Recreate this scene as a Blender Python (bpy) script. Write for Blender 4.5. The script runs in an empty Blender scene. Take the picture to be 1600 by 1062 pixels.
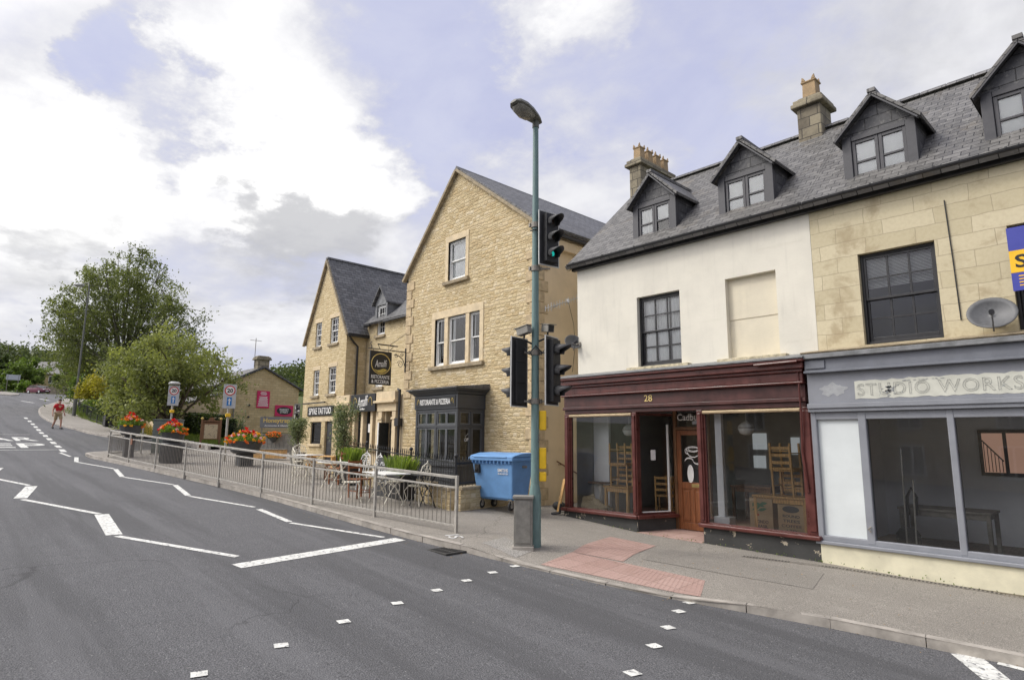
import bpy, math, random
import numpy as np
from mathutils import Vector, Matrix, Euler
from math import sin, cos, pi, radians
random.seed(7)
RNG = np.random.default_rng(11)
SC = bpy.context.scene
COL = SC.collection

# ------------------------------------------------------------------ camera
CAMZ = 2.1
cam_data = bpy.data.cameras.new('camera')
cam = bpy.data.objects.new('camera', cam_data); COL.objects.link(cam)
_yaw, _pit, _rol = 0.7523, 0.15995, 0.00811
_f = Vector((-cos(_yaw)*cos(_pit), sin(_yaw)*cos(_pit), sin(_pit)))
_r = _f.cross(Vector((0, 0, 1))).normalized(); _u = _r.cross(_f)
_r2 = cos(_rol)*_r + sin(_rol)*_u; _u2 = -sin(_rol)*_r + cos(_rol)*_u
cam.matrix_world = Matrix(((_r2.x, _u2.x, -_f.x, 0), (_r2.y, _u2.y, -_f.y, 0), (_r2.z, _u2.z, -_f.z, CAMZ), (0, 0, 0, 1)))
cam_data.sensor_width = 36; cam_data.lens = 36*961/1600
cam_data.clip_start = 0.05; cam_data.clip_end = 3000
SC.camera = cam

# ------------------------------------------------------------------ sky, sun, exposure
SUN_EL, SUN_AZ = 46, 40          # the sun stands in front of the facades, to the left
sun_dir = Vector((-sin(radians(SUN_AZ))*cos(radians(SUN_EL)), -cos(radians(SUN_AZ))*cos(radians(SUN_EL)), sin(radians(SUN_EL))))
sun_data = bpy.data.lights.new('sun', 'SUN'); sun_data.energy = 1.5; sun_data.angle = radians(10); sun_data.color = (1, .95, .87)
sun = bpy.data.objects.new('sun', sun_data); COL.objects.link(sun)
sun.rotation_euler = (-sun_dir).to_track_quat('-Z', 'Y').to_euler(); sun.location = (0, 0, 40)
SC.view_settings.view_transform = 'Standard'; SC.view_settings.look = 'None'
SC.view_settings.gamma = 1; SC.view_settings.use_curve_mapping = False
SC.view_settings.exposure = -0.40

class NT:
    """small helper for node trees"""
    def __init__(s, tree): s.t = tree; s.n = tree.nodes; s.n.clear()
    def add(s, typ, ins=None, **props):
        nd = s.n.new(typ)
        for k, v in props.items(): setattr(nd, k, v)
        for k, v in (ins or {}).items():
            sock = nd.inputs[k]
            if isinstance(v, bpy.types.NodeSocket): s.t.links.new(v, sock)
            else: sock.default_value = v
        return nd
    def math(s, op, a, b=0.0, c=0.0, clamp=False):
        nd = s.add('ShaderNodeMath', {0: a, 1: b, 2: c}, operation=op, use_clamp=clamp); return nd.outputs[0]
    def mix(s, f, a, b, blend='MIX'):
        nd = s.add('ShaderNodeMix', {0: f, 6: a, 7: b}, data_type='RGBA', blend_type=blend); return nd.outputs[2]
    def noise(s, v, scale, detail=4, rough=.55, dist=0.0):
        nd = s.add('ShaderNodeTexNoise', {'Scale': scale, 'Detail': detail, 'Roughness': rough, 'Distortion': dist})
        if v is not None: s.t.links.new(v, nd.inputs['Vector'])
        return nd.outputs['Fac']
    def ramp(s, f, a, b, lo=0.0, hi=1.0):
        nd = s.add('ShaderNodeMapRange', {0: f, 1: a, 2: b, 3: lo, 4: hi}, interpolation_type='SMOOTHSTEP'); return nd.outputs[0]

def c4(c): return (c[0], c[1], c[2], 1.0)

def pixel_dir(px, py):            # direction of a photograph pixel, used only to place the clouds round the sky
    d = _f + _r2*((px-800)/961) - _u2*((py-531)/961); return d.normalized()

world = bpy.data.worlds.new('World'); SC.world = world; world.use_nodes = True
def build_world():
    N = NT(world.node_tree)
    sky = N.add('ShaderNodeTexSky', sky_type='NISHITA', sun_disc=False, sun_elevation=radians(SUN_EL),
                sun_rotation=math.atan2(sun_dir.x, sun_dir.y), dust_density=2.0, air_density=1.0, ozone_density=2.0)
    skyc = N.mix(1.0, sky.outputs[0], (.105, .105, .105, 1), 'MULTIPLY')
    geo = N.add('ShaderNodeTexCoord').outputs['Generated']
    sep = N.add('ShaderNodeSeparateXYZ', {0: geo})
    z = N.math('MAXIMUM', sep.outputs[2], 0.0)
    den = N.math('ADD', z, .22)
    px = N.math('DIVIDE', sep.outputs[0], den); py = N.math('DIVIDE', sep.outputs[1], den)
    p = N.add('ShaderNodeCombineXYZ', {0: px, 1: py, 2: 0.0}).outputs[0]
    n1 = N.noise(p, 1.35, 9, .56, .35)
    n2 = N.noise(p, 5.5, 8, .6, .2)
    n = N.math('ADD', N.math('MULTIPLY', n1, .72), N.math('MULTIPLY', n2, .28))
    n = N.math('MULTIPLY_ADD', n, 1.5, -.25)
    wv = N.add('ShaderNodeTexNoise', {'Vector': p, 'Scale': 2.1, 'Detail': 9, 'Roughness': .62}).outputs['Color']
    wv = N.add('ShaderNodeVectorMath', {0: wv, 1: (.5, .5, .5)}, operation='SUBTRACT').outputs[0]
    geow = N.add('ShaderNodeVectorMath', {0: N.add('ShaderNodeVectorMath', {0: wv, 1: (.52, .52, .40), 2: geo}, operation='MULTIPLY_ADD').outputs[0]}, operation='NORMALIZE').outputs[0]
    acc = None; shade = None
    def lobe(px_, py_, ang, w):
        d = pixel_dir(px_, py_)
        dot = N.add('ShaderNodeVectorMath', {0: geow, 1: tuple(d)}, operation='DOT_PRODUCT').outputs['Value']
        return N.math('MULTIPLY', N.ramp(dot, cos(radians(ang)), 1.0), w)
    for a in CLOUD_LOBES:
        l = lobe(*a); acc = l if acc is None else N.math('ADD', acc, l)
    for a in SHADE_LOBES:
        l = lobe(*a); shade = l if shade is None else N.math('ADD', shade, l)
    dens = N.ramp(N.math('ADD', n, acc), .34, .72)
    core = N.ramp(N.math('ADD', n, acc), .50, 1.05)
    n3 = N.noise(p, 2.6, 7, .6, .3)
    sh = N.math('MULTIPLY', N.ramp(N.math('ADD', n3, shade), .46, .98), .72)
    white = N.mix(core, (.70, .705, .765, 1), (1.06, 1.055, 1.05, 1))
    cl = N.mix(sh, white, (.47, .475, .505, 1))
    skyl = N.mix(.82, skyc, (.60, .62, .84, 1))
    veil = N.mix(N.ramp(N.noise(p, 2.2, 6, .6, .5), .35, .75, 0.0, .45), skyl, (.73, .75, .86, 1))
    col = N.mix(dens, veil, cl)
    hz = N.ramp(sep.outputs[2], 0.0, .16, .65, 0.0)
    col = N.mix(hz, col, (.68, .685, .71, 1))
    col = N.mix(1.0, col, (1.38, 1.38, 1.38, 1), 'MULTIPLY')
    # thin-cloud glare round the hidden sun, a bright lobe added to lift ambient light
    fill_lobe = N.math('MULTIPLY', N.ramp(N.add('ShaderNodeVectorMath', {0: geo, 1: tuple(sun_dir)}, operation='DOT_PRODUCT').outputs['Value'], cos(radians(46)), 1.0), 4.8)
    col = N.mix(1.0, col, N.mix(1.0, N.add('ShaderNodeCombineXYZ', {0: fill_lobe, 1: fill_lobe, 2: fill_lobe}).outputs[0], (1.0, .955, .88, 1), 'MULTIPLY'), 'ADD')
    # the unseen lower half stands in for the ground beyond the horizon
    low = N.ramp(sep.outputs[2], -.06, -.01, 1.0, 0.0)
    col = N.mix(low, col, (.16, .17, .13, 1))
    bg = N.add('ShaderNodeBackground', {'Color': col, 'Strength': 1.0})
    bg0 = N.add('ShaderNodeOutputWorld', {'Surface': bg.outputs[0]})
CLOUD_LOBES = [(330, 30, 15, .14), (60, 120, 12, .12), (430, 110, 9, .18), (480, 275, 8, .34), (330, 262, 7, .30), (610, 278, 6, .30), (60, 290, 10, .20), (150, 250, 7, .16), (800, 15, 6, .24), (880, 30, 5, .18), (960, 290, 10, .26), (570, 280, 7, .12),
               (240, 70, 3.5, -.22), (275, 130, 4.5, -.30), (310, 210, 5.5, -.30), (370, 245, 4, -.2), (130, 170, 4, -.12), (620, 110, 10, -.24), (700, 60, 7, -.12), (1080, 130, 11, -.12), (720, 200, 7, -.14), (1500, 60, 16, .18), (480, 420, 12, .22), (60, 420, 14, .20)]
SHADE_LOBES = [(500, 360, 8, .34), (420, 390, 6, .14), (155, 325, 4.2, .46), (420, 500, 14, .06), (90, 480, 12, .10), (1420, 60, 14, .18), (300, 60, 18, -.3), (480, 265, 5, -.5), (610, 270, 5, -.4), (320, 255, 7, -.4), (130, 250, 8, -.3), (600, 345, 6, .2), (770, 20, 5, -.2)]
build_world()

# ------------------------------------------------------------------ materials
def new_mat(name):
    m = bpy.data.materials.new(name); m.use_nodes = True
    return m, NT(m.node_tree)
def finish(N, color, rough=.8, bump=None, bstr=.3, bdist=.02, metal=0.0, spec=.5, extra=None, coat=0.0):
    ins = {'Base Color': color, 'Roughness': rough, 'Metallic': metal, 'Specular IOR Level': spec, 'Coat Weight': coat}
    if bump is not None:
        b = N.add('ShaderNodeBump', {'Height': bump, 'Strength': bstr, 'Distance': bdist}); ins['Normal'] = b.outputs[0]
    ins.update(extra or {})
    p = N.add('ShaderNodeBsdfPrincipled', ins)
    N.add('ShaderNodeOutputMaterial', {'Surface': p.outputs[0]}); return p
def uv(N): return N.add('ShaderNodeTexCoord').outputs['UV']
def ob(N): return N.add('ShaderNodeTexCoord').outputs['Object']

def paint(name, c, rough=.45, var=.12, scale=6.0, bump=.15, metal=0.0, wear=None, wear_amt=.62, spec=.5, streak=0.0):
    """painted or plain surface with uneven tone, fine bump, optional chipped patches and vertical rain streaks"""
    m, N = new_mat(name); v = uv(N)
    n = N.noise(v, scale, 6, .6); f = N.noise(v, scale*14, 3, .6)
    lo = tuple(x*(1-var) for x in c); hi = tuple(min(1, x*(1+var)) for x in c)
    col = N.mix(N.ramp(n, .3, .7), c4(lo), c4(hi))
    if streak:
        mp = N.add('ShaderNodeMapping', {'Vector': v, 'Scale': (9.0, .7, 1)}).outputs[0]
        col = N.mix(N.math('MULTIPLY', N.ramp(N.noise(mp, 1.0, 5, .6), .5, .8), streak), col, c4(tuple(x*.45 for x in c)))
    r = N.ramp(n, .2, .8, max(0, rough-.1), min(1, rough+.12))
    if wear:
        w = N.noise(v, scale*2.2, 8, .68, .4); wm = N.ramp(w, wear_amt, wear_amt+.03)
        col = N.mix(wm, col, c4(wear)); f = N.math('SUBTRACT', f, N.math('MULTIPLY', wm, .8))
    finish(N, col, r, f, bump, .004, metal, spec); return m

def rubble(name, cols, bw=.16, bh=.125, mortar=(.40, .33, .20), depth=.026, strength=.7, edge=.016):
    """coursed rough stone: wandering courses, stones of many lengths, each with its own tone and a rough raised face"""
    m, N = new_mat(name); v = uv(N)
    wob = N.add('ShaderNodeTexNoise', {'Vector': v, 'Scale': 4.6, 'Detail': 4, 'Roughness': .62}).outputs['Color']
    wob = N.add('ShaderNodeVectorMath', {0: wob, 1: (.5, .5, .5)}, operation='SUBTRACT').outputs[0]
    vv = N.add('ShaderNodeVectorMath', {0: wob, 1: (.16, .135, 0), 2: v}, operation='MULTIPLY_ADD').outputs[0]
    sp = N.add('ShaderNodeSeparateXYZ', {0: vv}); x, y = sp.outputs[0], sp.outputs[1]
    # courses of two heights: every other joint slides up or down
    yr = N.math('DIVIDE', y, bh); row = N.math('FLOOR', yr); fy = N.math('FRACT', yr)
    r1 = N.add('ShaderNodeTexWhiteNoise', {'W': row}, noise_dimensions='1D').outputs['Value']
    w = N.math('MULTIPLY_ADD', r1, bw*1.0, bw)
    xs = N.math('ADD', N.math('DIVIDE', x, w), N.math('MULTIPLY', r1, 37.0)); cell = N.math('FLOOR', xs); fx = N.math('FRACT', xs)
    seed = N.add('ShaderNodeCombineXYZ', {0: cell, 1: row, 2: 0.0}).outputs[0]
    wn = N.add('ShaderNodeTexWhiteNoise', {'Vector': seed}, noise_dimensions='3D'); r2 = N.add('ShaderNodeSeparateColor', {0: wn.outputs['Color']})
    # some stones are split in two thin ones
    thin = N.math('GREATER_THAN', r2.outputs[2], .68); half = N.math('GREATER_THAN', fy, .5)
    fy2 = N.math('FRACT', N.math('MULTIPLY', fy, 2.0)); dy1 = N.math('MULTIPLY', N.math('MINIMUM', fy, N.math('SUBTRACT', 1.0, fy)), bh); dy2 = N.math('MULTIPLY', N.math('MINIMUM', fy2, N.math('SUBTRACT', 1.0, fy2)), bh*.5)
    dy = N.math('ADD', N.math('MULTIPLY', dy1, N.math('SUBTRACT', 1.0, thin)), N.math('MULTIPLY', dy2, thin))
    dx = N.math('MULTIPLY', N.math('MINIMUM', fx, N.math('SUBTRACT', 1.0, fx)), w)
    d = N.math('MINIMUM', dx, dy)
    tone = N.math('FRACT', N.math('ADD', r2.outputs[0], N.math('MULTIPLY', N.math('MULTIPLY', thin, half), .37)))
    cr = N.add('ShaderNodeValToRGB', {0: tone}); els = cr.color_ramp.elements
    for i, c in enumerate(cols):
        e = els[i] if i < 2 else els.new(i/(len(cols)-1))
        e.position = i/(len(cols)-1); e.color = c4(c)
    fine = N.noise(v, 26, 7, .68); big = N.noise(v, .6, 5, .6); med = N.noise(v, 7, 5, .6)
    col = N.mix(N.ramp(fine, .3, .75, 0.0, .5), cr.outputs[0], N.mix(1.0, cr.outputs[0], (.60, .55, .46, 1), 'MULTIPLY'))
    col = N.mix(N.ramp(med, .55, .8, 0.0, .35), col, N.mix(1.0, col, (1.25, 1.25, 1.3, 1), 'MULTIPLY'))
    col = N.mix(N.ramp(big, .45, .75, 0.0, .32), col, N.mix(1.0, col, (.68, .68, .66, 1), 'MULTIPLY'))
    j = N.ramp(d, edge*.25, edge, 1.0, 0.0); col = N.mix(N.math('MULTIPLY', j, .45), col, c4(mortar))
    h = N.math('ADD', N.math('MULTIPLY', N.ramp(d, 0.0, edge*2.2), .7), N.math('ADD', N.math('MULTIPLY', fine, .5), N.math('ADD', N.math('MULTIPLY', med, .55), N.math('MULTIPLY', r2.outputs[1], .35))))
    finish(N, col, .92, h, strength, depth, 0, .2); return m

def blocks(name, c1, c2, mortar, bw=.62, bh=.27, joint=.012, rough=.85, bump=.35, stain=(.30, .22, .12), stain_amt=.35, var=.5, dist=.01, off=.5):
    """bonded blocks (ashlar, brick, setts) with weather stains"""
    m, N = new_mat(name); v = uv(N)
    wob = N.add('ShaderNodeTexNoise', {'Vector': v, 'Scale': 3.0, 'Detail': 2}).outputs['Color']
    vv = N.add('ShaderNodeVectorMath', {0: v, 1: N.mix(1.0, wob, (dist, dist, dist, 1), 'MULTIPLY')}, operation='ADD').outputs[0]
    b = N.add('ShaderNodeTexBrick', {'Vector': vv, 'Color1': c4(c1), 'Color2': c4(c2), 'Mortar': c4(mortar), 'Scale': 1.0, 'Mortar Size': joint,
              'Mortar Smooth': .3, 'Bias': 0.0, 'Brick Width': bw, 'Row Height': bh}, offset=off)
    fine = N.noise(v, 18, 7, .66); big = N.noise(v, 1.7, 7, .62, .3)
    col = N.mix(N.ramp(fine, .35, .75, 0.0, .3), b.outputs[0], N.mix(1.0, b.outputs[0], (.7, .66, .58, 1), 'MULTIPLY'))
    col = N.mix(N.math('MULTIPLY', N.ramp(big, .5, .66), stain_amt), col, c4(stain))
    h = N.math('ADD', N.math('MULTIPLY', N.math('SUBTRACT', 1.0, b.outputs[1]), .7), N.math('MULTIPLY', fine, .5))
    finish(N, col, rough, h, bump, .012, 0, .3); return m

def slates(name, base=(.085, .087, .095), bw=.24, bh=.135, moss=.25):
    m, N = new_mat(name); v = uv(N)
    wob = N.add('ShaderNodeTexNoise', {'Vector': v, 'Scale': 5.0, 'Detail': 2}).outputs['Color']
    vv = N.add('ShaderNodeVectorMath', {0: v, 1: N.mix(1.0, wob, (.02, .02, .02, 1), 'MULTIPLY')}, operation='ADD').outputs[0]
    lo = tuple(x*.72 for x in base); hi = tuple(x*1.28 for x in base)
    b = N.add('ShaderNodeTexBrick', {'Vector': vv, 'Color1': c4(lo), 'Color2': c4(hi), 'Mortar': (.012, .012, .013, 1), 'Scale': 1.0,
              'Mortar Size': .007, 'Mortar Smooth': .1, 'Bias': -.1, 'Brick Width': bw, 'Row Height': bh}, offset=.5)
    sx = N.add('ShaderNodeSeparateXYZ', {0: vv}).outputs[1]
    step = N.math('FRACT', N.math('DIVIDE', sx, bh))          # each course tilts out over the one below
    fine = N.noise(v, 9, 7, .66); big = N.noise(v, 1.1, 7, .65, .4)
    col = N.mix(N.ramp(fine, .52, .66, 0.0, .6), b.outputs[0], (.25, .245, .235, 1))
    col = N.mix(N.math('MULTIPLY', N.ramp(big, .56, .68), moss), col, (.17, .13, .07, 1))
    h = N.math('ADD', N.math('MULTIPLY', N.math('SUBTRACT', 1.0, step), .6), N.math('ADD', N.math('MULTIPLY', N.math('SUBTRACT', 1.0, b.outputs[1]), .5), N.math('MULTIPLY', fine, .25)))
    finish(N, col, N.ramp(fine, .3, .7, .45, .7), h, .6, .02, 0, .4); return m

def asphalt(name, c=(.17, .17, .175), grain=90.0, patches=.25, bump=.6, tracks=.7):
    m, N = new_mat(name); v = ob(N)
    g = N.noise(v, grain, 3, .7); vo = N.add('ShaderNodeTexVoronoi', {'Vector': v, 'Scale': grain*.9}).outputs['Distance']
    b = N.noise(v, .45, 6, .6, .5); mid = N.noise(v, 3.5, 5, .6)
    col = N.mix(N.ramp(g, .35, .68), c4(tuple(x*.52 for x in c)), c4(tuple(x*1.55 for x in c)))
    col = N.mix(N.ramp(b, .4, .7, 0.0, patches), col, c4(tuple(x*.62 for x in c)))
    col = N.mix(N.ramp(mid, .5, .75, 0.0, .18), col, c4(tuple(min(1, x*1.5) for x in c)))
    # tyre-polished tracks and darker drips run along the street; fine cracks wander across it
    trk = N.add('ShaderNodeMapping', {'Vector': v, 'Scale': (.05, 1.1, 1)}).outputs[0]
    col = N.mix(N.ramp(N.noise(trk, 1.0, 5, .6), .46, .60, 0.0, tracks), col, c4(tuple(x*.66 for x in c)))
    col = N.mix(N.ramp(N.noise(trk, 2.3, 5, .6), .52, .64, 0.0, tracks*.5), col, c4(tuple(x*1.3 for x in c)))
    wb = N.add('ShaderNodeTexNoise', {'Vector': v, 'Scale': 1.4, 'Detail': 6}).outputs['Color']
    cv = N.add('ShaderNodeVectorMath', {0: wb, 1: (.9, .9, 0), 2: v}, operation='MULTIPLY_ADD').outputs[0]
    ck = N.add('ShaderNodeTexVoronoi', {'Vector': cv, 'Scale': .30}, feature='DISTANCE_TO_EDGE').outputs['Distance']
    ck = N.math('MULTIPLY', N.ramp(ck, .001, .005, 1.0, 0.0), N.ramp(N.noise(v, .22, 3, .5), .50, .60))
    col = N.mix(N.math('MULTIPLY', ck, .6), col, c4(tuple(x*.35 for x in c)))
    st = N.ramp(N.noise(v, 1.1, 4, .7, .8), .66, .74, 0.0, .28); col = N.mix(st, col, c4(tuple(x*.5 for x in c)))
    sp = N.ramp(N.noise(v, grain*.5, 2, .5), .70, .74, 0.0, .5)
    col = N.mix(sp, col, (.42, .41, .39, 1))
    h = N.math('ADD', N.math('MULTIPLY', vo, .7), g)
    finish(N, col, .82, h, bump, .012, 0, .35); return m

def glass(name, tint=(.93, .95, .95), refl=1.0, dirt=.012):
    m, N = new_mat(name)
    fr = N.add('ShaderNodeFresnel', {'IOR': 1.5 + .35*(refl-1)})
    n = N.noise(uv(N), 3.0, 6, .6)
    tr = N.add('ShaderNodeBsdfTransparent', {'Color': c4(tint)})
    gl = N.add('ShaderNodeBsdfGlossy', {'Color': (1, 1, 1, 1), 'Roughness': .01})
    bmp = N.add('ShaderNodeBump', {'Height': N.noise(uv(N), 1.3, 2, .4), 'Strength': .02, 'Distance': .02})
    N.t.links.new(bmp.outputs[0], gl.inputs['Normal'])
    mx = N.add('ShaderNodeMixShader', {0: fr.outputs[0], 1: tr.outputs[0], 2: gl.outputs[0]})
    df = N.add('ShaderNodeBsdfDiffuse', {'Color': (.5, .5, .48, 1)})
    mx2 = N.add('ShaderNodeMixShader', {0: N.ramp(n, .3, .8, dirt*.4, dirt*1.8), 1: mx.outputs[0], 2: df.outputs[0]})
    N.add('ShaderNodeOutputMaterial', {'Surface': mx2.outputs[0]}); return m

def leaf(name, c, var=.45, trans=.35, hue=(1.25, 1.1, .7)):
    """leaf: each face its own tone, some light passes through"""
    m, N = new_mat(name)
    at = N.add('ShaderNodeAttribute', attribute_name='tone').outputs['Fac']
    lo = tuple(x*(1-var) for x in c); hi = tuple(min(1, x*(1+var)*h) for x, h in zip(c, hue))
    col = N.mix(at, c4(lo), c4(hi))
    p = N.add('ShaderNodeBsdfPrincipled', {'Base Color': col, 'Roughness': .55, 'Specular IOR Level': .3})
    t = N.add('ShaderNodeBsdfTranslucent', {'Color': N.mix(1.0, col, (1.3, 1.35, .7, 1), 'MULTIPLY')})
    mx = N.add('ShaderNodeMixShader', {0: trans, 1: p.outputs[0], 2: t.outputs[0]})
    N.add('ShaderNodeOutputMaterial', {'Surface': mx.outputs[0]}); return m

def bark(name, c):
    m, N = new_mat(name); v = ob(N)
    mp = N.add('ShaderNodeMapping', {'Vector': v, 'Scale': (6, 6, 1.6)}).outputs[0]
    n = N.noise(mp, 2.0, 7, .7, .4)
    finish(N, N.mix(N.ramp(n, .35, .65), c4(tuple(x*.4 for x in c)), c4(c)), .9, n, .8, .03, 0, .2); return m

def soil(name, a, b, scale=2.0, bump=.6, dist=.05):
    m, N = new_mat(name); v = ob(N)
    n = N.noise(v, scale, 8, .65); f = N.noise(v, scale*18, 4, .7)
    col = N.mix(N.ramp(n, .35, .65), c4(a), c4(b)); col = N.mix(N.ramp(f, .3, .7, 0.0, .5), col, c4(tuple(x*.5 for x in a)))
    finish(N, col, .95, f, bump, dist, 0, .2); return m

def lamp_mat(name, c, strength):
    m, N = new_mat(name)
    finish(N, c4(c), .3, extra={'Emission Color': c4(c), 'Emission Strength': strength}); return m

def wood(name, c, rough=.5, sx=1.0, sy=14.0, var=.35):
    m, N = new_mat(name); v = uv(N)
    mp = N.add('ShaderNodeMapping', {'Vector': v, 'Scale': (sy, sx, 1)}).outputs[0]
    n = N.noise(mp, 3.0, 6, .6, .6)
    col = N.mix(N.ramp(n, .3, .7), c4(tuple(x*(1-var) for x in c)), c4(tuple(min(1, x*(1+var)) for x in c)))
    finish(N, col, rough, n, .15, .004, 0, .4); return m

# ------------------------------------------------------------------ objects
def wm(o):
    m = o.matrix_basis.copy() if o else Matrix()
    while o is not None and o.parent is not None:
        o = o.parent; m = o.matrix_basis @ m
    return m
def tag(o, label=None, cat=None, group=None, kind=None):
    if label: o['label'] = label
    if cat: o['category'] = cat
    if group: o['group'] = group
    if kind: o['kind'] = kind
    return o
def thing(name, label, cat, loc=(0, 0, 0), rz=0.0, group=None):
    o = bpy.data.objects.new(name, None); COL.objects.link(o)
    o.empty_display_size = .2; o.location = loc; o.rotation_euler = (0, 0, rz)
    return tag(o, label, cat, group)
def copy_tree(o, parent=None):
    c = o.copy(); COL.objects.link(c); c.parent = parent
    for ch in list(o.children): copy_tree(ch, c)
    return c
def copy_thing(o, loc, rz=0.0, label=None, scale=None):
    c = copy_tree(o); c.location = loc; c.rotation_euler = (0, 0, rz)
    if scale: c.scale = (scale,)*3
    if label: c['label'] = label
    return c

class MB:
    """collects shapes, in world coordinates (or in the thing's own frame with local=True), for ONE mesh object"""
    def __init__(s): s.v = []; s.f = []; s.m = []; s.cur = 0
    def add(s, vs, fs):
        o = len(s.v); s.v.extend([tuple(p) for p in vs])
        for f in fs: s.f.append([i+o for i in f]); s.m.append(s.cur)
        return s
    def use(s, i): s.cur = i; return s
    def box(s, x0, x1, y0, y1, z0, z1):
        if x0 > x1: x0, x1 = x1, x0
        if y0 > y1: y0, y1 = y1, y0
        if z0 > z1: z0, z1 = z1, z0
        return s.add([(x0, y0, z0), (x1, y0, z0), (x1, y1, z0), (x0, y1, z0), (x0, y0, z1), (x1, y0, z1), (x1, y1, z1), (x0, y1, z1)],
                     [(0, 3, 2, 1), (4, 5, 6, 7), (0, 1, 5, 4), (1, 2, 6, 5), (2, 3, 7, 6), (3, 0, 4, 7)])
    def obox(s, c, size, M=None):
        hx, hy, hz = size[0]/2, size[1]/2, size[2]/2; M = M or Matrix.Identity(3); c = Vector(c)
        vs = [c + M @ Vector((a*hx, b*hy, d*hz)) for d in (-1, 1) for a, b in ((-1, -1), (1, -1), (1, 1), (-1, 1))]
        return s.add(vs, [(0, 3, 2, 1), (4, 5, 6, 7), (0, 1, 5, 4), (1, 2, 6, 5), (2, 3, 7, 6), (3, 0, 4, 7)])
    def bar(s, p, q, w, h=None, up=(0, 0, 1)):
        p, q = Vector(p), Vector(q); d = q-p; L = d.length
        if L < 1e-6: return s
        x = d/L; upv = Vector(up)
        if abs(x.dot(upv)) > .98: upv = Vector((0, 1, 0))
        y = upv.cross(x).normalized(); z = x.cross(y)
        M = Matrix((x, y, z)).transposed()
        return s.obox((p+q)/2, (L, w, h or w), M)
    def quad(s, *p): return s.add(p, [tuple(range(len(p)))])
    def prism(s, poly, d):
        """poly: 3-D outline, extruded by the vector d"""
        n = len(poly); d = Vector(d); a = [Vector(p) for p in poly]; b = [p+d for p in a]
        nrm = Vector((0, 0, 0))
        for i in range(n): nrm += a[i].cross(a[(i+1) % n])
        if nrm.dot(d) > 0: a, b = b, a
        return s.add(a+b, [tuple(range(n)), tuple(range(2*n-1, n-1, -1))] + [(i, n+i, n+(i+1) % n, (i+1) % n) for i in range(n)])
    def tube(s, pts, r, n=8, caps=True):
        pts = [Vector(p) for p in pts]; k = len(pts)
        rs = r if isinstance(r, (list, tuple)) else [r]*k
        up = None; vs = []
        for i, p in enumerate(pts):
            t = (pts[min(i+1, k-1)]-pts[max(i-1, 0)]).normalized()
            if up is None: up = Vector((0, 0, 1)) if abs(t.z) < .9 else Vector((1, 0, 0))
            a = (up - t*up.dot(t)).normalized(); up = a; b = t.cross(a)
            for j in range(n):
                w = 2*pi*j/n; vs.append(p + (a*cos(w)+b*sin(w))*rs[i])
        fs = [(i*n+j, i*n+(j+1) % n, (i+1)*n+(j+1) % n, (i+1)*n+j) for i in range(k-1) for j in range(n)]
        if caps: fs += [tuple(range(n-1, -1, -1)), tuple(range((k-1)*n, k*n))]
        return s.add(vs, fs)
    def cyl(s, p, q, r0, r1=None, n=16): return s.tube([p, q], [r0, r0 if r1 is None else r1], n)
    def lathe(s, prof, c=(0, 0, 0), n=20, sx=1.0, sy=1.0):
        c = Vector(c); vs = []
        for r, z in prof:
            for j in range(n):
                w = 2*pi*(j+.5)/n; vs.append(c + Vector((r*cos(w)*sx, r*sin(w)*sy, z)))
        k = len(prof)
        fs = [(i*n+j, i*n+(j+1) % n, (i+1)*n+(j+1) % n, (i+1)*n+j) for i in range(k-1) for j in range(n)]
        fs += [tuple(range(n-1, -1, -1)), tuple(range((k-1)*n, k*n))]
        return s.add(vs, fs)
    def ball(s, c, r, nu=12, nv=8):
        rx, ry, rz = r if isinstance(r, (tuple, list)) else (r, r, r)
        c = Vector(c); vs = []
        for i in range(nv+1):
            a = pi*(i/nv) ; a = min(max(a, .02), pi-.02)
            for j in range(nu):
                w = 2*pi*j/nu; vs.append(c + Vector((rx*sin(a)*cos(w), ry*sin(a)*sin(w), -rz*cos(a))))
        fs = [(i*nu+j, i*nu+(j+1) % nu, (i+1)*nu+(j+1) % nu, (i+1)*nu+j) for i in range(nv) for j in range(nu)]
        fs += [tuple(range(nu-1, -1, -1)), tuple(range(nv*nu, (nv+1)*nu))]
        return s.add(vs, fs)
    def build(s, name, mat, parent=None, bevel=0.0, smooth=False, local=False, seg=2):
        me = bpy.data.meshes.new(name)
        V = np.array(s.v, dtype=np.float64).reshape(-1, 3)
        if parent is not None and not local:
            inv = np.array(wm(parent).inverted()); V2 = V @ inv[:3, :3].T + inv[:3, 3]
        else: V2 = V
        me.from_pydata(V2.tolist(), [], s.f)
        for mm in (mat if isinstance(mat, (list, tuple)) else [mat]): me.materials.append(mm)
        if any(s.m): me.polygons.foreach_set('material_index', s.m)
        box_uv(me, V)
        if smooth: me.polygons.foreach_set('use_smooth', [True]*len(me.polygons))
        me.update()
        o = bpy.data.objects.new(name, me); COL.objects.link(o)
        if parent is not None: o.parent = parent
        if bevel:
            b = o.modifiers.new('edge', 'BEVEL'); b.width = bevel; b.segments = seg; b.limit_method = 'ANGLE'; b.angle_limit = radians(35)
            b.harden_normals = False
        if smooth == 'auto': smooth_by_angle(me)
        return o
def smooth_by_angle(me, ang=40):
    """sharp edges stay sharp on a smooth-shaded mesh"""
    import bmesh
    bm = bmesh.new(); bm.from_mesh(me)
    for e in bm.edges:
        if len(e.link_faces) == 2 and e.calc_face_angle(0) > radians(ang): e.smooth = False
    bm.to_mesh(me); bm.free()
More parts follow.
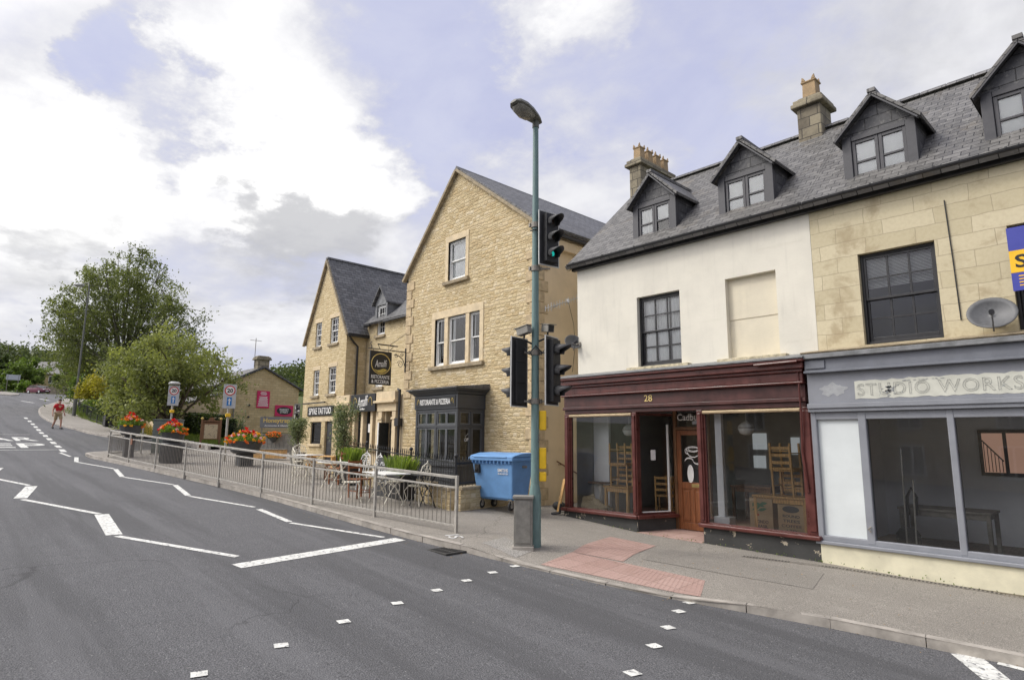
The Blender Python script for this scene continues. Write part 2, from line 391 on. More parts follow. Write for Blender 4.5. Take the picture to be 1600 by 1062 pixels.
def box_uv(me, V):
    """metres on every face: along the horizontal and up the slope"""
    nl = len(me.loops)
    if nl == 0: return
    li = np.empty(nl, np.int32); me.loops.foreach_get('vertex_index', li)
    npoly = len(me.polygons); ls = np.empty(npoly, np.int32); lt = np.empty(npoly, np.int32)
    me.polygons.foreach_get('loop_start', ls); me.polygons.foreach_get('loop_total', lt)
    pid = np.repeat(np.arange(npoly), lt)
    nrm = np.empty(npoly*3); me.polygons.foreach_get('normal', nrm); nrm = nrm.reshape(-1, 3)
    t = np.stack([-nrm[:, 1], nrm[:, 0], np.zeros(npoly)], 1); L = np.linalg.norm(t, axis=1)
    flat = L < .12; t[flat] = (1, 0, 0); L[flat] = 1; t /= L[:, None]
    b = np.cross(nrm, t); b[flat] = (0, 1, 0)
    P = V[li]; U = np.stack([(P*t[pid]).sum(1), (P*b[pid]).sum(1)], 1)
    lay = me.uv_layers.new(name='UVMap'); lay.data.foreach_set('uv', U.astype(np.float32).ravel())
def one(name, mat, fn, parent=None, **k):
    b = MB(); fn(b); return b.build(name, mat, parent, **k)

def text(name, body, origin, xdir, ydir, w, h, mat, parent=None, depth=.004, shear=0.0, space=1.0, bold=0.0, outline=None):
    """lettering as real relief: centred at origin, fitted to w by h metres (h of the whole block)"""
    cu = bpy.data.curves.new(name, 'FONT'); cu.body = body; cu.align_x = 'CENTER'; cu.align_y = 'CENTER'
    cu.extrude = .05; cu.shear = shear; cu.space_character = space; cu.offset = bold; cu.resolution_u = 3; cu.space_line = .95
    if outline: cu.fill_mode = 'NONE'; cu.extrude = 0; cu.bevel_depth = outline; cu.bevel_resolution = 0
    tmp = bpy.data.objects.new(name, cu); COL.objects.link(tmp)
    dg = bpy.context.evaluated_depsgraph_get(); dg.update()
    src = bpy.data.meshes.new_from_object(tmp.evaluated_get(dg))
    n = len(src.vertices); V = np.empty(n*3); src.vertices.foreach_get('co', V); V = V.reshape(-1, 3)
    faces = [tuple(p.vertices) for p in src.polygons]
    bpy.data.objects.remove(tmp); bpy.data.curves.remove(cu); bpy.data.meshes.remove(src)
    mn, mx = V.min(0), V.max(0); ctr = (mn+mx)/2
    S = np.array([w/(mx[0]-mn[0]), h/(mx[1]-mn[1]), depth*2/max(1e-6, mx[2]-mn[2])])
    V = (V-ctr)*S
    X = Vector(xdir).normalized(); Y = Vector(ydir).normalized(); Z = X.cross(Y)
    R = np.array((X, Y, Z)); W = V @ R + np.array(origin)
    b = MB(); b.add(W.tolist(), faces); return b.build(name, mat, parent)

def interp(x, xs, ys): return float(np.interp(x, xs, ys))
def zp(x): return interp(x, (-300, -131, -43, -28, 50), (19, 9.14, 2.36, 1.353, -2.55))   # height of the pavement along the hill

def wall(mb, x0, x1, z0, top, Y, holes=(), depth=.15, back=None):
    """front wall in the plane y=Y; top is a height or [(x,z)...]; holes (x0,x1,z0,z1) get reveals of the given depth"""
    tx, tz = ([x0, x1], [top, top]) if not isinstance(top, (list, tuple)) else ([p[0] for p in top], [p[1] for p in top])
    xs = sorted(set([x0, x1] + [x for x in tx if x0 < x < x1] + [h[0] for h in holes] + [h[1] for h in holes]))
    xs = [x for x in xs if x0 <= x <= x1]
    T = lambda x: interp(x, tx, tz)
    for a, b in zip(xs[:-1], xs[1:]):
        hs = sorted([h for h in holes if h[0] < (a+b)/2 < h[1]], key=lambda h: h[2]); z = z0
        for h in hs:
            if h[2] > z: mb.quad((a, Y, z), (b, Y, z), (b, Y, h[2]), (a, Y, h[2]))
            z = h[3]
        mb.quad((a, Y, z), (b, Y, z), (b, Y, T(b)), (a, Y, T(a)))
    for h in holes:
        d = h[4] if len(h) > 4 else depth; a, b, c, e = h[:4]
        mb.quad((a, Y, c), (a, Y, e), (a, Y+d, e), (a, Y+d, c)); mb.quad((b, Y, c), (b, Y+d, c), (b, Y+d, e), (b, Y, e))
        mb.quad((a, Y, e), (b, Y, e), (b, Y+d, e), (a, Y+d, e)); mb.quad((a, Y, c), (a, Y+d, c), (b, Y+d, c), (b, Y, c))
# ------------------------------------------------------------------ material set
MT = {}
MT['road'] = asphalt('road_asphalt', (.122, .122, .126), 70, .22, .8)
MT['pave'] = asphalt('pavement_asphalt', (.285, .262, .228), 85, .3, .5, .12)
MT['kerb'] = paint('kerb_concrete', (.36, .33, .29), .9, .28, 3.0, .5)
MT['line'] = paint('road_line_white', (.66, .66, .62), .85, .16, 7, .5, wear=(.22, .22, .22), wear_amt=.56)
MT['yellow_line'] = paint('road_line_yellow', (.72, .52, .08), .8, .12, 5, .4, wear=(.25, .24, .2), wear_amt=.66)
MT['tactile'] = blocks('tactile_red', (.375, .25, .215), (.44, .305, .265), (.27, .19, .16), .40, .40, .008, .85, .35, (.25, .16, .12), .3, off=0.0)
MT['iron'] = paint('cast_iron', (.06, .058, .055), .6, .3, 20, .5, metal=.4)
MT['honey'] = rubble('honey_rubble', [(.49, .385, .225), (.61, .50, .305), (.67, .56, .365), (.55, .425, .24), (.72, .62, .44)], .13, .108, (.44, .34, .19))
MT['honey2'] = rubble('honey_rubble_small', [(.53, .425, .245), (.63, .52, .325), (.69, .58, .375), (.57, .455, .265)], .13, .10, (.47, .37, .22), .02, .5)
MT['dress'] = paint('dressed_stone', (.64, .52, .34), .85, .14, 4, .35, streak=.18)
MT['quoin'] = paint('quoin_stone', (.50, .39, .24), .9, .22, 5, .5, streak=.35)
MT['sill_stone'] = paint('sill_stone', (.33, .27, .18), .9, .3, 7, .5)
MT['tan'] = paint('tan_render', (.69, .555, .365), .9, .08, 1.2, .35, streak=.12)
MT['cream'] = paint('cream_painted_stone', (.70, .668, .575), .8, .06, 1.4, .5, streak=.16)
MT['cream_block'] = None
MT['ashlar'] = blocks('ashlar_limestone', (.53, .465, .31), (.64, .57, .40), (.42, .36, .25), .74, .265, .006, .88, .4, (.34, .265, .16), .62, dist=.05, off=.37)
MT['oldsill'] = paint('lichen_stone', (.50, .44, .30), .95, .35, 9, .7, wear=(.62, .58, .48), wear_amt=.58)
MT['slate'] = slates('slate_old', (.135, .13, .124))
MT['slate2'] = slates('slate_even', (.13, .13, .132), .27, .14, .08)
MT['slate_hung'] = slates('slate_hung', (.08, .08, .086), .42, .21, .05)
MT['lead'] = paint('lead_sheet', (.19, .195, .20), .6, .3, 5, .3, metal=.1)
MT['black'] = paint('black_paint', (.018, .018, .020), .4, .3, 8, .15)
MT['dark_frame'] = paint('charcoal_frame', (.055, .054, .060), .45, .2, 8, .15)
MT['gutter'] = paint('gutter_black', (.022, .022, .024), .4, .3, 6, .1)
MT['white_frame'] = paint('white_frame', (.80, .80, .77), .4, .05, 6, .1)
MT['net'] = paint('net_curtain', (.88, .88, .86), .95, .06, 2, .1)
MT['maroon'] = paint('maroon_gloss', (.098, .027, .022), .33, .3, 4, .25, wear=(.40, .30, .27), wear_amt=.68, streak=.3)
MT['maroon_dark'] = paint('maroon_fascia', (.070, .023, .020), .42, .35, 3, .25, wear=(.22, .14, .13), wear_amt=.74, streak=.3)
MT['stall'] = paint('stallriser_black', (.045, .045, .043), .75, .3, 2.0, .6, wear=(.46, .40, .30), wear_amt=.60)
MT['grey_shop'] = paint('blue_grey_paint', (.235, .245, .27), .5, .07, 3, .2, streak=.12)
MT['grey_shop_dark'] = paint('blue_grey_band', (.16, .17, .195), .5, .1, 3, .2)
MT['blocked'] = paint('blocked_window_paint', (.69, .63, .49), .8, .06, 2, .5, streak=.15)
MT['scuff'] = paint('scuffed_grey', (.34, .35, .36), .6, .12, 9, .2)
MT['patch'] = paint('scraped_band', (.55, .55, .48), .7, .10, 4, .3, wear=(.30, .33, .33), wear_amt=.64)
MT['letter_line'] = paint('letter_outline', (.30, .31, .31), .6, .1)
MT['cream_base'] = paint('cream_stall_base', (.66, .62, .46), .85, .12, 2, .5, wear=(.46, .40, .28), wear_amt=.66)
MT['board'] = paint('pale_window_board', (.66, .70, .70), .5, .05, 1.5, .05)
MT['anthracite'] = paint('anthracite_paint', (.050, .053, .058), .42, .12, 4, .12)
MT['anth_light'] = paint('anthracite_glazing', (.10, .105, .112), .4, .12, 4, .12)
MT['sign_black'] = paint('sign_black', (.012, .012, .013), .35, .2, 4, .05)
MT['sign_white'] = paint('sign_white', (.82, .81, .78), .5, .03)
MT['gold'] = paint('gold_paint', (.62, .46, .14), .4, .15, 9, .1)
MT['gold_num'] = paint('brass_numerals', (.75, .58, .22), .4, .1)
MT['gold_sand'] = paint('ochre_sign', (.55, .42, .10), .5, .3, 14, .1)
MT['glass'] = glass('window_glass', refl=1.35)
MT['glass_dark'] = glass('window_glass_dark', (.55, .58, .60), 1.4)
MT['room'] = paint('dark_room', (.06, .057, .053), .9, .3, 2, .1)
MT['room_floor'] = wood('room_floor', (.22, .16, .11))
MT['room_wall'] = paint('room_wall', (.34, .33, .31), .9, .15, 1, .1)
MT['plaster'] = paint('white_plaster', (.82, .83, .85), .9, .04, 2, .1)
MT['pine'] = wood('pine_wood', (.55, .33, .13), .5)
MT['oak'] = wood('dark_oak', (.17, .085, .04), .5)
MT['door_wood'] = wood('brown_door', (.23, .085, .035), .35, var=.25)
MT['brass'] = paint('brass_plate', (.50, .38, .16), .35, .2, 10, .1, metal=.8)
MT['card'] = paint('brown_card', (.42, .30, .18), .85, .1, 3, .1)
MT['sack'] = paint('hessian', (.46, .38, .25), .95, .25, 30, .8)
MT['shade'] = paint('lamp_glass', (.72, .72, .68), .2, .05)
MT['green_print'] = paint('green_print', (.10, .19, .11), .7, .1)
MT['dark_print'] = paint('dark_print', (.09, .08, .08), .7, .1)
MT['red_print'] = paint('red_print', (.40, .06, .04), .7, .1)
MT['pole_green'] = paint('teal_pole_paint', (.135, .215, .205), .5, .14, 4, .2, streak=.25)
MT['lamp_grey'] = paint('lamp_housing', (.12, .12, .105), .55, .25, 9, .2)
MT['lamp_bowl'] = paint('lamp_bowl', (.20, .19, .165), .25, .25, 9, .1)
MT['signal_black'] = paint('signal_black', (.020, .020, .021), .55, .3, 9, .15)
MT['signal_grey'] = paint('signal_visor', (.065, .065, .067), .55, .3, 9, .15)
MT['signal_edge'] = paint('backing_board_edge', (.50, .50, .48), .5, .12)
MT['lens_off'] = paint('dark_lens', (.05, .035, .03), .2, .2)
MT['lens_green'] = lamp_mat('green_lens', (.02, .62, .52), .75)
MT['yellow'] = paint('yellow_box', (.80, .50, .015), .45, .1, 6, .1)
MT['cab_grey'] = paint('cabinet_grey', (.225, .215, .19), .6, .2, 6, .2, streak=.35)
MT['cab_green'] = paint('cabinet_green', (.115, .135, .12), .6, .2, 6, .2, streak=.2)
MT['galv'] = paint('galvanised', (.40, .38, .34), .55, .22, 9, .3, metal=.35, wear=(.26, .20, .14), wear_amt=.68)
MT['galv_dark'] = paint('galvanised_dull', (.24, .22, .19), .6, .25, 9, .3, metal=.3)
MT['bin_blue'] = paint('bin_blue', (.14, .30, .56), .5, .1, 3, .12, streak=.12)
MT['rubber'] = paint('rubber', (.025, .025, .025), .8, .2)
MT['dish'] = paint('dish_grey', (.12, .122, .125), .5, .15, 9, .2)
MT['alu'] = paint('aluminium', (.55, .55, .54), .4, .1, 5, .1, metal=.8)
MT['planter'] = paint('planter_plastic', (.060, .062, .064), .55, .2, 4, .2)
MT['cream_iron'] = paint('cream_wrought_iron', (.74, .70, .58), .5, .1, 10, .2)
MT['marble'] = paint('white_table_top', (.80, .80, .78), .35, .05)
MT['terracotta'] = paint('chimney_pot', (.36, .255, .145), .85, .2, 6, .4)
MT['chim'] = blocks('chimney_stone', (.19, .165, .125), (.34, .30, .215), (.10, .09, .075), .36, .24, .012, .95, .6, (.08, .07, .06), .55)
MT['sign_grey'] = paint('grey_sign', (.15, .155, .16), .5, .06)
MT['sign_pink'] = paint('crimson_sign', (.56, .012, .10), .5, .06)
MT['sign_red'] = paint('red_ring', (.55, .02, .02), .4, .04)
MT['sign_blue'] = paint('blue_panel', (.02, .18, .50), .4, .04)
MT['sign_plate'] = paint('sign_back_grey', (.46, .48, .50), .5, .06)
MT['estate_blue'] = paint('estate_navy', (.045, .055, .33), .4, .04)
MT['estate_yel'] = paint('estate_yellow', (.86, .50, .01), .4, .04)
MT['estate_sky'] = paint('estate_pale_blue', (.30, .66, .80), .4, .04)
MT['bgstone'] = blocks('yellow_coursed_stone', (.52, .40, .22), (.64, .51, .30), (.42, .34, .21), .34, .15, .012, .9, .45, (.30, .2, .1), .3, dist=.05)
MT['grass'] = soil('grass_soil', (.075, .115, .030), (.13, .15, .05), 1.2)
MT['drygrass'] = soil('bank_soil', (.12, .12, .045), (.075, .11, .03), .8)
MT['field'] = soil('far_field', (.06, .095, .03), (.10, .12, .045), .05)
MT['bark_birch'] = bark('birch_bark', (.24, .22, .19))
MT['bark'] = bark('brown_bark', (.16, .125, .09))
MT['l_birch'] = leaf('birch_leaf', (.135, .172, .085), .5)
MT['l_maple'] = leaf('grey_green_leaf', (.185, .225, .105), .45)
MT['l_yellow'] = leaf('yellow_leaf', (.30, .29, .045), .35)
MT['l_dark'] = leaf('dark_shrub_leaf', (.042, .068, .028), .5)
MT['l_mid'] = leaf('mid_leaf', (.10, .16, .048), .45)
MT['l_bright'] = leaf('bright_leaf', (.120, .205, .040), .4)
MT['l_olive'] = leaf('olive_leaf', (.175, .205, .125), .4, hue=(1.1, 1.1, 1.0))
MT['l_lav'] = leaf('lavender_leaf', (.155, .235, .060), .4)
MT['l_wood'] = leaf('wood_leaf', (.075, .105, .055), .45)
MT['fl_red'] = leaf('red_petal', (.62, .012, .012), .3, .3, (1, 1, 1))
MT['fl_orange'] = leaf('orange_petal', (.78, .19, .03), .3, .3, (1, 1, 1))
MT['fl_yellow'] = leaf('yellow_petal', (.80, .42, .03), .25, .3, (1, 1, 1))
MT['fl_pink'] = leaf('pink_petal', (.78, .42, .55), .25, .3, (1, 1, 1))
MT['skin'] = paint('skin', (.50, .27, .19), .55, .08)
MT['hair'] = paint('hair', (.06, .04, .03), .7, .2)
MT['shirt'] = paint('red_cloth', (.48, .012, .018), .85, .12)
MT['shorts'] = paint('khaki_cloth', (.36, .27, .15), .9, .1)
MT['shoe'] = paint('black_shoe', (.02, .02, .02), .6, .2)
MT['car'] = paint('maroon_car_paint', (.17, .045, .07), .18, .08, 2, .02, spec=.6)
MT['chalk'] = paint('chalk_marks', (.6, .6, .58), .9, .1)
MT['slush'] = paint('red_brick_opposite', (.36, .14, .09), .9, .15)
# ------------------------------------------------------------------ ground, road, pavement
KERB = [(9, 9.6), (3, 8.85), (0, 8.5), (-1.29, 8.30), (-2.14, 8.10), (-3.32, 7.82), (-4.34, 7.45), (-5.54, 7.15), (-6.95, 6.93), (-8.14, 6.79), (-9.64, 6.58),
        (-12.43, 6.46), (-16.44, 6.28), (-22.86, 5.50), (-27.45, 4.84), (-28.8, 4.62), (-29.4, 4.72), (-29.8, 5.1), (-30.1, 6.0), (-30.3, 7.6), (-30.4, 10.0), (-30.5, 14.0), (-30.5, 30.0)]
def resample(pts, step):
    out = [pts[0]]; acc = 0.0
    for a, b in zip(pts[:-1], pts[1:]):
        L = math.dist(a, b); t = step-acc
        while t <= L:
            out.append((a[0]+(b[0]-a[0])*t/L, a[1]+(b[1]-a[1])*t/L)); t += step
        acc = L-(t-step)
    return out
def smooth_line(pts, it=2):
    for _ in range(it):
        q = [pts[0]]
        for a, b in zip(pts[:-1], pts[1:]):
            q += [(a[0]*.75+b[0]*.25, a[1]*.75+b[1]*.25), (a[0]*.25+b[0]*.75, a[1]*.25+b[1]*.75)]
        pts = q + [pts[-1]]
    return pts
def offset_line(pts, d):
    out = []
    for i, p in enumerate(pts):
        a = pts[max(i-1, 0)]; b = pts[min(i+1, len(pts)-1)]
        tx, ty = b[0]-a[0], b[1]-a[1]; L = math.hypot(tx, ty) or 1
        out.append((p[0]+ty/L*d, p[1]-tx/L*d))
    return out
def face_z(x): return interp(x, (-12.5, -10.2, -7.9, -4.3, -1.67, 3), (.578, .37, .20, .13, .05, -.16))    # pavement at the foot of the shops
def drop(x):                     # the kerb dips at the crossing
    return .075*max(0, min(1, (x+8.0)/.9))*max(0, min(1, (-3.7-x)/.9))
def zr(x): return zp(x) - .10    # road
def ztop(x, y): 
    k = interp(x, [p[0] for p in KERB[13::-1]], [p[1] for p in KERB[13::-1]])
    f = max(0, min(1, (y-8.0)/2.6)) if x > -12.5 else 0; f = f*f*(3-2*f)
    return (zp(x) - drop(x)*max(0, 1-max(0, y-k)/1.6))*(1-f) + face_z(x)*f

def strip(name, left, right, zf, mat, kind='structure', dz=0.0, nw=1):
    b = MB(); n = len(left); vs = []
    for l, r in zip(left, right):
        for j in range(nw+1):
            t = j/nw; x, y = l[0]+(r[0]-l[0])*t, l[1]+(r[1]-l[1])*t; vs.append((x, y, zf(x, y)+dz))
    w = nw+1
    b.add(vs, [(i*w+j, (i+1)*w+j, (i+1)*w+j+1, i*w+j+1) for i in range(n-1) for j in range(nw)])
    o = b.build(name, mat); up_faces(o); o['kind'] = kind; return o
def up_faces(o):
    me = o.data
    if sum(p.normal.z for p in me.polygons) < 0: me.flip_normals()

def grid(name, xs, ys, zf, mat, kind='structure'):
    b = MB(); nx, ny = len(xs), len(ys)
    vs = [(x, y, zf(x, y)) for x in xs for y in ys]
    b.add(vs, [(i*ny+j, (i+1)*ny+j, (i+1)*ny+j+1, i*ny+j+1) for i in range(nx-1) for j in range(ny-1)])
    o = b.build(name, mat, smooth=True); o['kind'] = kind; return o

ground = grid('ground', [-900, -600, -300, -131, -100, -80, -43, -28, 0, 50, 120, 400, 900], [-900, -300, -60, -20, 0, 20, 60, 300, 900],
              lambda x, y: zp(x) - .5 - max(0, (abs(y)-30))*.01, MT['field'])
road = grid('road', list(np.linspace(-150, 14, 165)), [-14, -7, -3, 0, 3, 5, 8, 9.2, 9.6, 12, 20, 30], lambda x, y: zr(x) - (.7 if y > 9.4 and x > -29 else 0), MT['road'])

kl = smooth_line(KERB, 2)
inner = offset_line(kl, -.135)
# pavement slab, from the back of the kerb to below the buildings
px_ = [p for p in inner if p[1] < 9.0 and p[0] > -30.2]
def pave_mesh():
    b = MB(); ny = 46; vs = []
    for x, y in px_:
        for j in range(ny+1):
            yy = y + (24-y)*(j/ny)**1.6; vs.append((x, yy, ztop(x, yy)))
    n = len(px_); w = ny+1
    b.add(vs, [(i*w+j, (i+1)*w+j, (i+1)*w+j+1, i*w+j+1) for i in range(n-1) for j in range(ny)])
    o = b.build('pavement', MT['pave'], smooth=True); up_faces(o); o['kind'] = 'structure'; return o
pave_mesh()
def kerb_mesh(name, line, wid, sgn, topf, seed):
    r = random.Random(seed); pts = resample(line, .914); b = MB()
    for a, c in zip(pts[:-1], pts[1:]):
        A, Cc = Vector((a[0], a[1], 0)), Vector((c[0], c[1], 0)); t = (Cc-A).normalized(); nn = Vector((t.y, -t.x, 0))*sgn
        A += t*.006; Cc -= t*.006; jz = r.uniform(-.004, .005); jy = r.uniform(-.006, .006)
        p = [A+nn*jy, Cc+nn*jy, Cc+nn*wid, A+nn*wid]
        ch = .022
        def zt(v): return topf(v.x, v.y)+jz
        lo = [Vector((v.x, v.y, zr(v.x)-.06)) for v in p]
        f_ = [p[0]+nn*ch, p[1]+nn*ch]
        vs = lo + [Vector((p[0].x, p[0].y, zt(p[0])-ch)), Vector((p[1].x, p[1].y, zt(p[1])-ch)),
                   Vector((f_[0].x, f_[0].y, zt(p[0])+.004)), Vector((f_[1].x, f_[1].y, zt(p[1])+.004)),
                   Vector((p[2].x, p[2].y, zt(p[2])+.004)), Vector((p[3].x, p[3].y, zt(p[3])+.004))]
        fs = [(0, 1, 5, 4), (4, 5, 7, 6), (6, 7, 8, 9), (1, 2, 8, 7, 5), (3, 0, 4, 6, 9), (2, 3, 9, 8)]
        if sgn > 0: fs = [tuple(reversed(q)) for q in fs]
        b.add(vs, fs)
    o = b.build(name, MT['kerb']); o['kind'] = 'structure'; return o
kerb_mesh('kerb', [p for p in kl if p[0] < 8], .13, -1, lambda x, y: ztop(x, y), 3)

# far pavement on the other side of the side street, with its kerb and verge
FAR = smooth_line([(-37.2, 30), (-37.6, 14), (-38.0, 9.6), (-38.6, 7.7), (-40.2, 7.0), (-45.9, 6.5), (-52, 6.0), (-63, 6.4), (-76, 7.8), (-86, 9.9), (-100, 12.4), (-120, 16.4), (-145, 22)], 2)
FARIN = offset_line(FAR, -.13)
FARBACK = [(x, y) for x, y in offset_line(FAR, -2.3)]
zfar = lambda x, y: zp(x)
fi = [i for i, p in enumerate(FAR) if p[0] < -38.8]
strip('pavement', [FARIN[i] for i in fi], [(FARIN[i][0], FARIN[i][1]+2.5) for i in fi], zfar, MT['pave'])
kerb_mesh('kerb', [FAR[i] for i in fi], .13, -1, zfar, 5)
# small traffic island at the top of the hill
isl = [(-113, 8.0), (-116, 9.0), (-122, 9.6), (-132, 8.6), (-140, 6.0), (-136, 3.0), (-124, 3.2), (-116, 5.4)]
b = MB(); b.prism([(x, y, zp(x)-.1) for x, y in isl], (0, 0, .12)); tag(b.build('traffic_island', MT['pave']), kind='structure')
# planted bank behind the far pavement
def bank_z(x, y):
    e = interp(x, [p[0] for p in FAR[::-1]], [p[1]+2.3 for p in FAR[::-1]]) if x < -39 else 9.6
    d = max(0, y-e)
    s = interp(x, (-60, -44, -38, -30), (1.9, 1.7, .55, .3))
    return zp(x) - .03 + s*(1-math.exp(-d/2.6)) + .05*sin(x*1.7)*sin(y*1.3)*min(1, d) if d > 0 else zp(x)-.16
grid('bank', list(np.linspace(-150, -38.4, 112)), list(np.linspace(7.5, 60, 90)), bank_z, MT['drygrass'])
grid('lawn', list(np.linspace(-38.4, -30.65, 24)), list(np.linspace(9.6, 30, 50)), lambda x, y: zp(x)+.10+.25*min(1, (y-9.6)/3)*min(1, (-30.5-x)/3)+.03*sin(x*3)*sin(y*2), MT['grass'])
b = MB()
for i in range(9): b.box(-38.3+i*.86, -37.46+i*.86, 9.48, 9.6, zp(-38+i*.86)-.12, zp(-38+i*.86)+.16)
tag(b.build('lawn_edging', MT['kerb'], bevel=.01), kind='structure')

# ------------------------------------------------------------------ markings on the road
def line_poly(b, pts, w, dz=.006):
    """painted line through pts with square mitres"""
    L = offset_line(pts, w/2); R = offset_line(pts, -w/2)
    for i in range(len(pts)-1):
        q = [L[i], R[i], R[i+1], L[i+1]]
        b.quad(*[(x, y, zr(x)+dz) for x, y in q])
def dashes(b, a, c, w, n=6):
    line_poly(b, [(a[0]+(c[0]-a[0])*t/n, a[1]+(c[1]-a[1])*t/n) for t in range(n+1)], w)
def mark(name, b, m='line'):
    o = b.build(name, MT[m]); up_faces_each(o); o['kind'] = 'structure'; return o
def up_faces_each(o):
    import bmesh
    bm = bmesh.new(); bm.from_mesh(o.data)
    bad = [f for f in bm.faces if f.normal.z < 0]
    if bad: bmesh.ops.reverse_faces(bm, faces=bad)
    bm.to_mesh(o.data); bm.free()
b = MB(); dashes(b, (-9.20, 3.36), (-9.62, 6.33), .28); mark('stop_line', b)
b = MB()
Z1 = [((-9.90, 6.16), (-12.02, 5.36)), ((-12.14, 5.39), (-13.88, 5.46)), ((-14.2, 5.48), (-16.5, 4.78)), ((-16.62, 4.79), (-18.82, 5.07)), ((-18.95, 5.05), (-21.2, 4.32)), ((-21.3, 4.30), (-23.7, 4.57)), ((-23.85, 4.56), (-26.6, 3.93)), ((-26.7, 3.93), (-28.6, 4.20))]
for a, c in Z1[::2]: dashes(b, a, c, .10)
for a, c in Z1[1::2]: dashes(b, a, c, .13)
mark('zigzag_line', b)
b = MB()
Z2 = [((-9.76, 3.57), (-12.2, 2.47)), ((-12.32, 2.46), (-14.58, 2.66)), ((-14.66, 2.63), (-17.35, 1.66)), ((-17.55, 1.64), (-19.75, 2.04)), ((-19.95, 2.02), (-22.4, 1.28)), ((-22.5, 1.28), (-24.9, 1.7)), ((-25.1, 1.68), (-27.4, .9))]
for a, c in Z2[::2]: dashes(b, a, c, .12)
for a, c in Z2[1::2]: dashes(b, a, c, .24)
mark('zigzag_line', b)
b = MB()
SA = [(-5.80, 1.88), (-6.02, 2.67), (-6.29, 3.46), (-6.51, 4.27), (-6.68, 4.97), (-6.83, 5.58), (-6.96, 6.17), (-7.06, 6.70)]
SB = [(-3.42, 4.1), (-3.58, 4.87), (-3.85, 5.61), (-4.08, 6.22), (-4.33, 6.84), (-4.45, 7.28)]
for S in (SA, SB):
    for x, y in S:
        j = random.uniform(-.1, .1)
        c_, s_ = cos(-.25+j), sin(-.25+j); h = .065
        b.quad(*[(x+a*c_-d*s_, y+a*s_+d*c_, zr(x)+.006) for a, d in ((-h, -h), (h, -h), (h, h), (-h, h))])
mark('crossing_stud_marks', b)
b = MB(); 
b.quad(*[(x, y, zr(x)+.006) for x, y in ((-1.84, 7.98), (-1.66, 8.22), (-1.30, 7.62), (-1.48, 7.42))])
dashes(b, (-1.47, 8.08), (.6, 8.1), .10); dashes(b, (-1.4, 7.5), (-.2, 6.2), .12)
mark('zigzag_line', b)
b = MB()
for (x0, y0, x1, y1) in [(-30.9, 4.10, -32.1, 4.15), (-33.0, 4.2, -34.1, 4.22), (-35.0, 4.25, -36.3, 4.3), (-37.3, 4.35, -38.6, 4.4), (-39.6, 4.42, -40.9, 4.5), (-42.0, 4.5, -43.2, 4.55), (-44.3, 4.6, -45.6, 4.65), (-46.8, 4.7, -48.1, 4.75), (-49.5, 4.8, -50.8, 4.85), (-52.5, 4.9, -53.8, 4.95), (-56, 5.0, -57.6, 5.05)]:
    dashes(b, (x0, y0), (x1, y1), .20, 1)
for x0 in (-75, -82, -90, -98, -106): dashes(b, (x0, 4.4-(x0+75)*.055), (x0-4, 4.65-(x0+75)*.055), .22, 2)
dashes(b, (-88, 8.3), (-93, 7.6), .25); dashes(b, (-98, 10.8), (-104, 10.4), .25)
mark('give_way_dashes', b)
b = MB()
dashes(b, (-31.8, -.2), (-31.95, 4.0), .10); dashes(b, (-41.0, -.2), (-41.2, 3.9), .10)
dashes(b, (-28.9, 4.05), (-30.6, 3.92), .10)
mark('edge_line', b)
yl = [p for p in offset_line(FAR, .16) if -80 < p[0] < -39.0]; yl2 = [p for p in offset_line(FAR, .42) if -80 < p[0] < -39.0]
b = MB(); line_poly(b, yl, .09); line_poly(b, yl2, .09); mark('double_yellow_line', b, 'yellow_line')
b = MB(); yk = [p for p in offset_line(kl, .16) if p[0] < -27.8 and p[1] < 9]
line_poly(b, yk, .09); mark('double_yellow_line', b, 'yellow_line')
for body, x, n in (('KEEP', -34.1, 0), ('CLEAR', -37.9, 1)):
    # read by traffic coming down the hill
    o = text('road_lettering', body, (x, 1.6, zr(x)+.008), (0, 1, .0), (-1, 0, .066), 4.5, 2.4, MT['line'], depth=.002, bold=.012)
    o['kind'] = 'structure'

# ------------------------------------------------------------------ things let into the pavement
def lay(name, poly, mat, dz, kind='structure', nx=8):
    b = MB(); (a, c, d, e) = poly; vs = []
    for i in range(nx+1):
        for j in range(nx+1):
            s, t = i/nx, j/nx
            x = (a[0]*(1-s)+c[0]*s)*(1-t)+(e[0]*(1-s)+d[0]*s)*t; y = (a[1]*(1-s)+c[1]*s)*(1-t)+(e[1]*(1-s)+d[1]*s)*t
            vs.append((x, y, ztop(x, y)+dz))
    b.add(vs, [(i*(nx+1)+j, (i+1)*(nx+1)+j, (i+1)*(nx+1)+j+1, i*(nx+1)+j+1) for i in range(nx) for j in range(nx)])
    o = b.build(name, mat); up_faces(o); o['kind'] = kind; return o
def blister_paving():
    """red slabs with raised blisters, an L of a stem across the pavement and a strip along the kerb"""
    b = MB(); polys = [((-6.82, 7.02), (-4.42, 7.50), (-4.76, 8.22), (-7.0, 7.95)), ((-7.0, 7.96), (-6.1, 8.12), (-6.73, 9.95), (-7.85, 10.05))]
    obs = [lay('tactile_paving', p, MT['tactile'], .006) for p in polys]
    d = MB()
    for (a, c, dd, e), nu, nv in zip(polys, (36, 14), (12, 30)):
        for i in range(nu):
            for j in range(nv):
                s, t = (i+.5)/nu, (j+.5)/nv
                x = (a[0]*(1-s)+c[0]*s)*(1-t)+(e[0]*(1-s)+dd[0]*s)*t; y = (a[1]*(1-s)+c[1]*s)*(1-t)+(e[1]*(1-s)+dd[1]*s)*t
                d.lathe([(.014, 0), (.010, .005)], (x, y, ztop(x, y)+.006), 6)
    o = d.build('tactile_paving_blisters', MT['tactile']); o['kind'] = 'structure'
blister_paving()
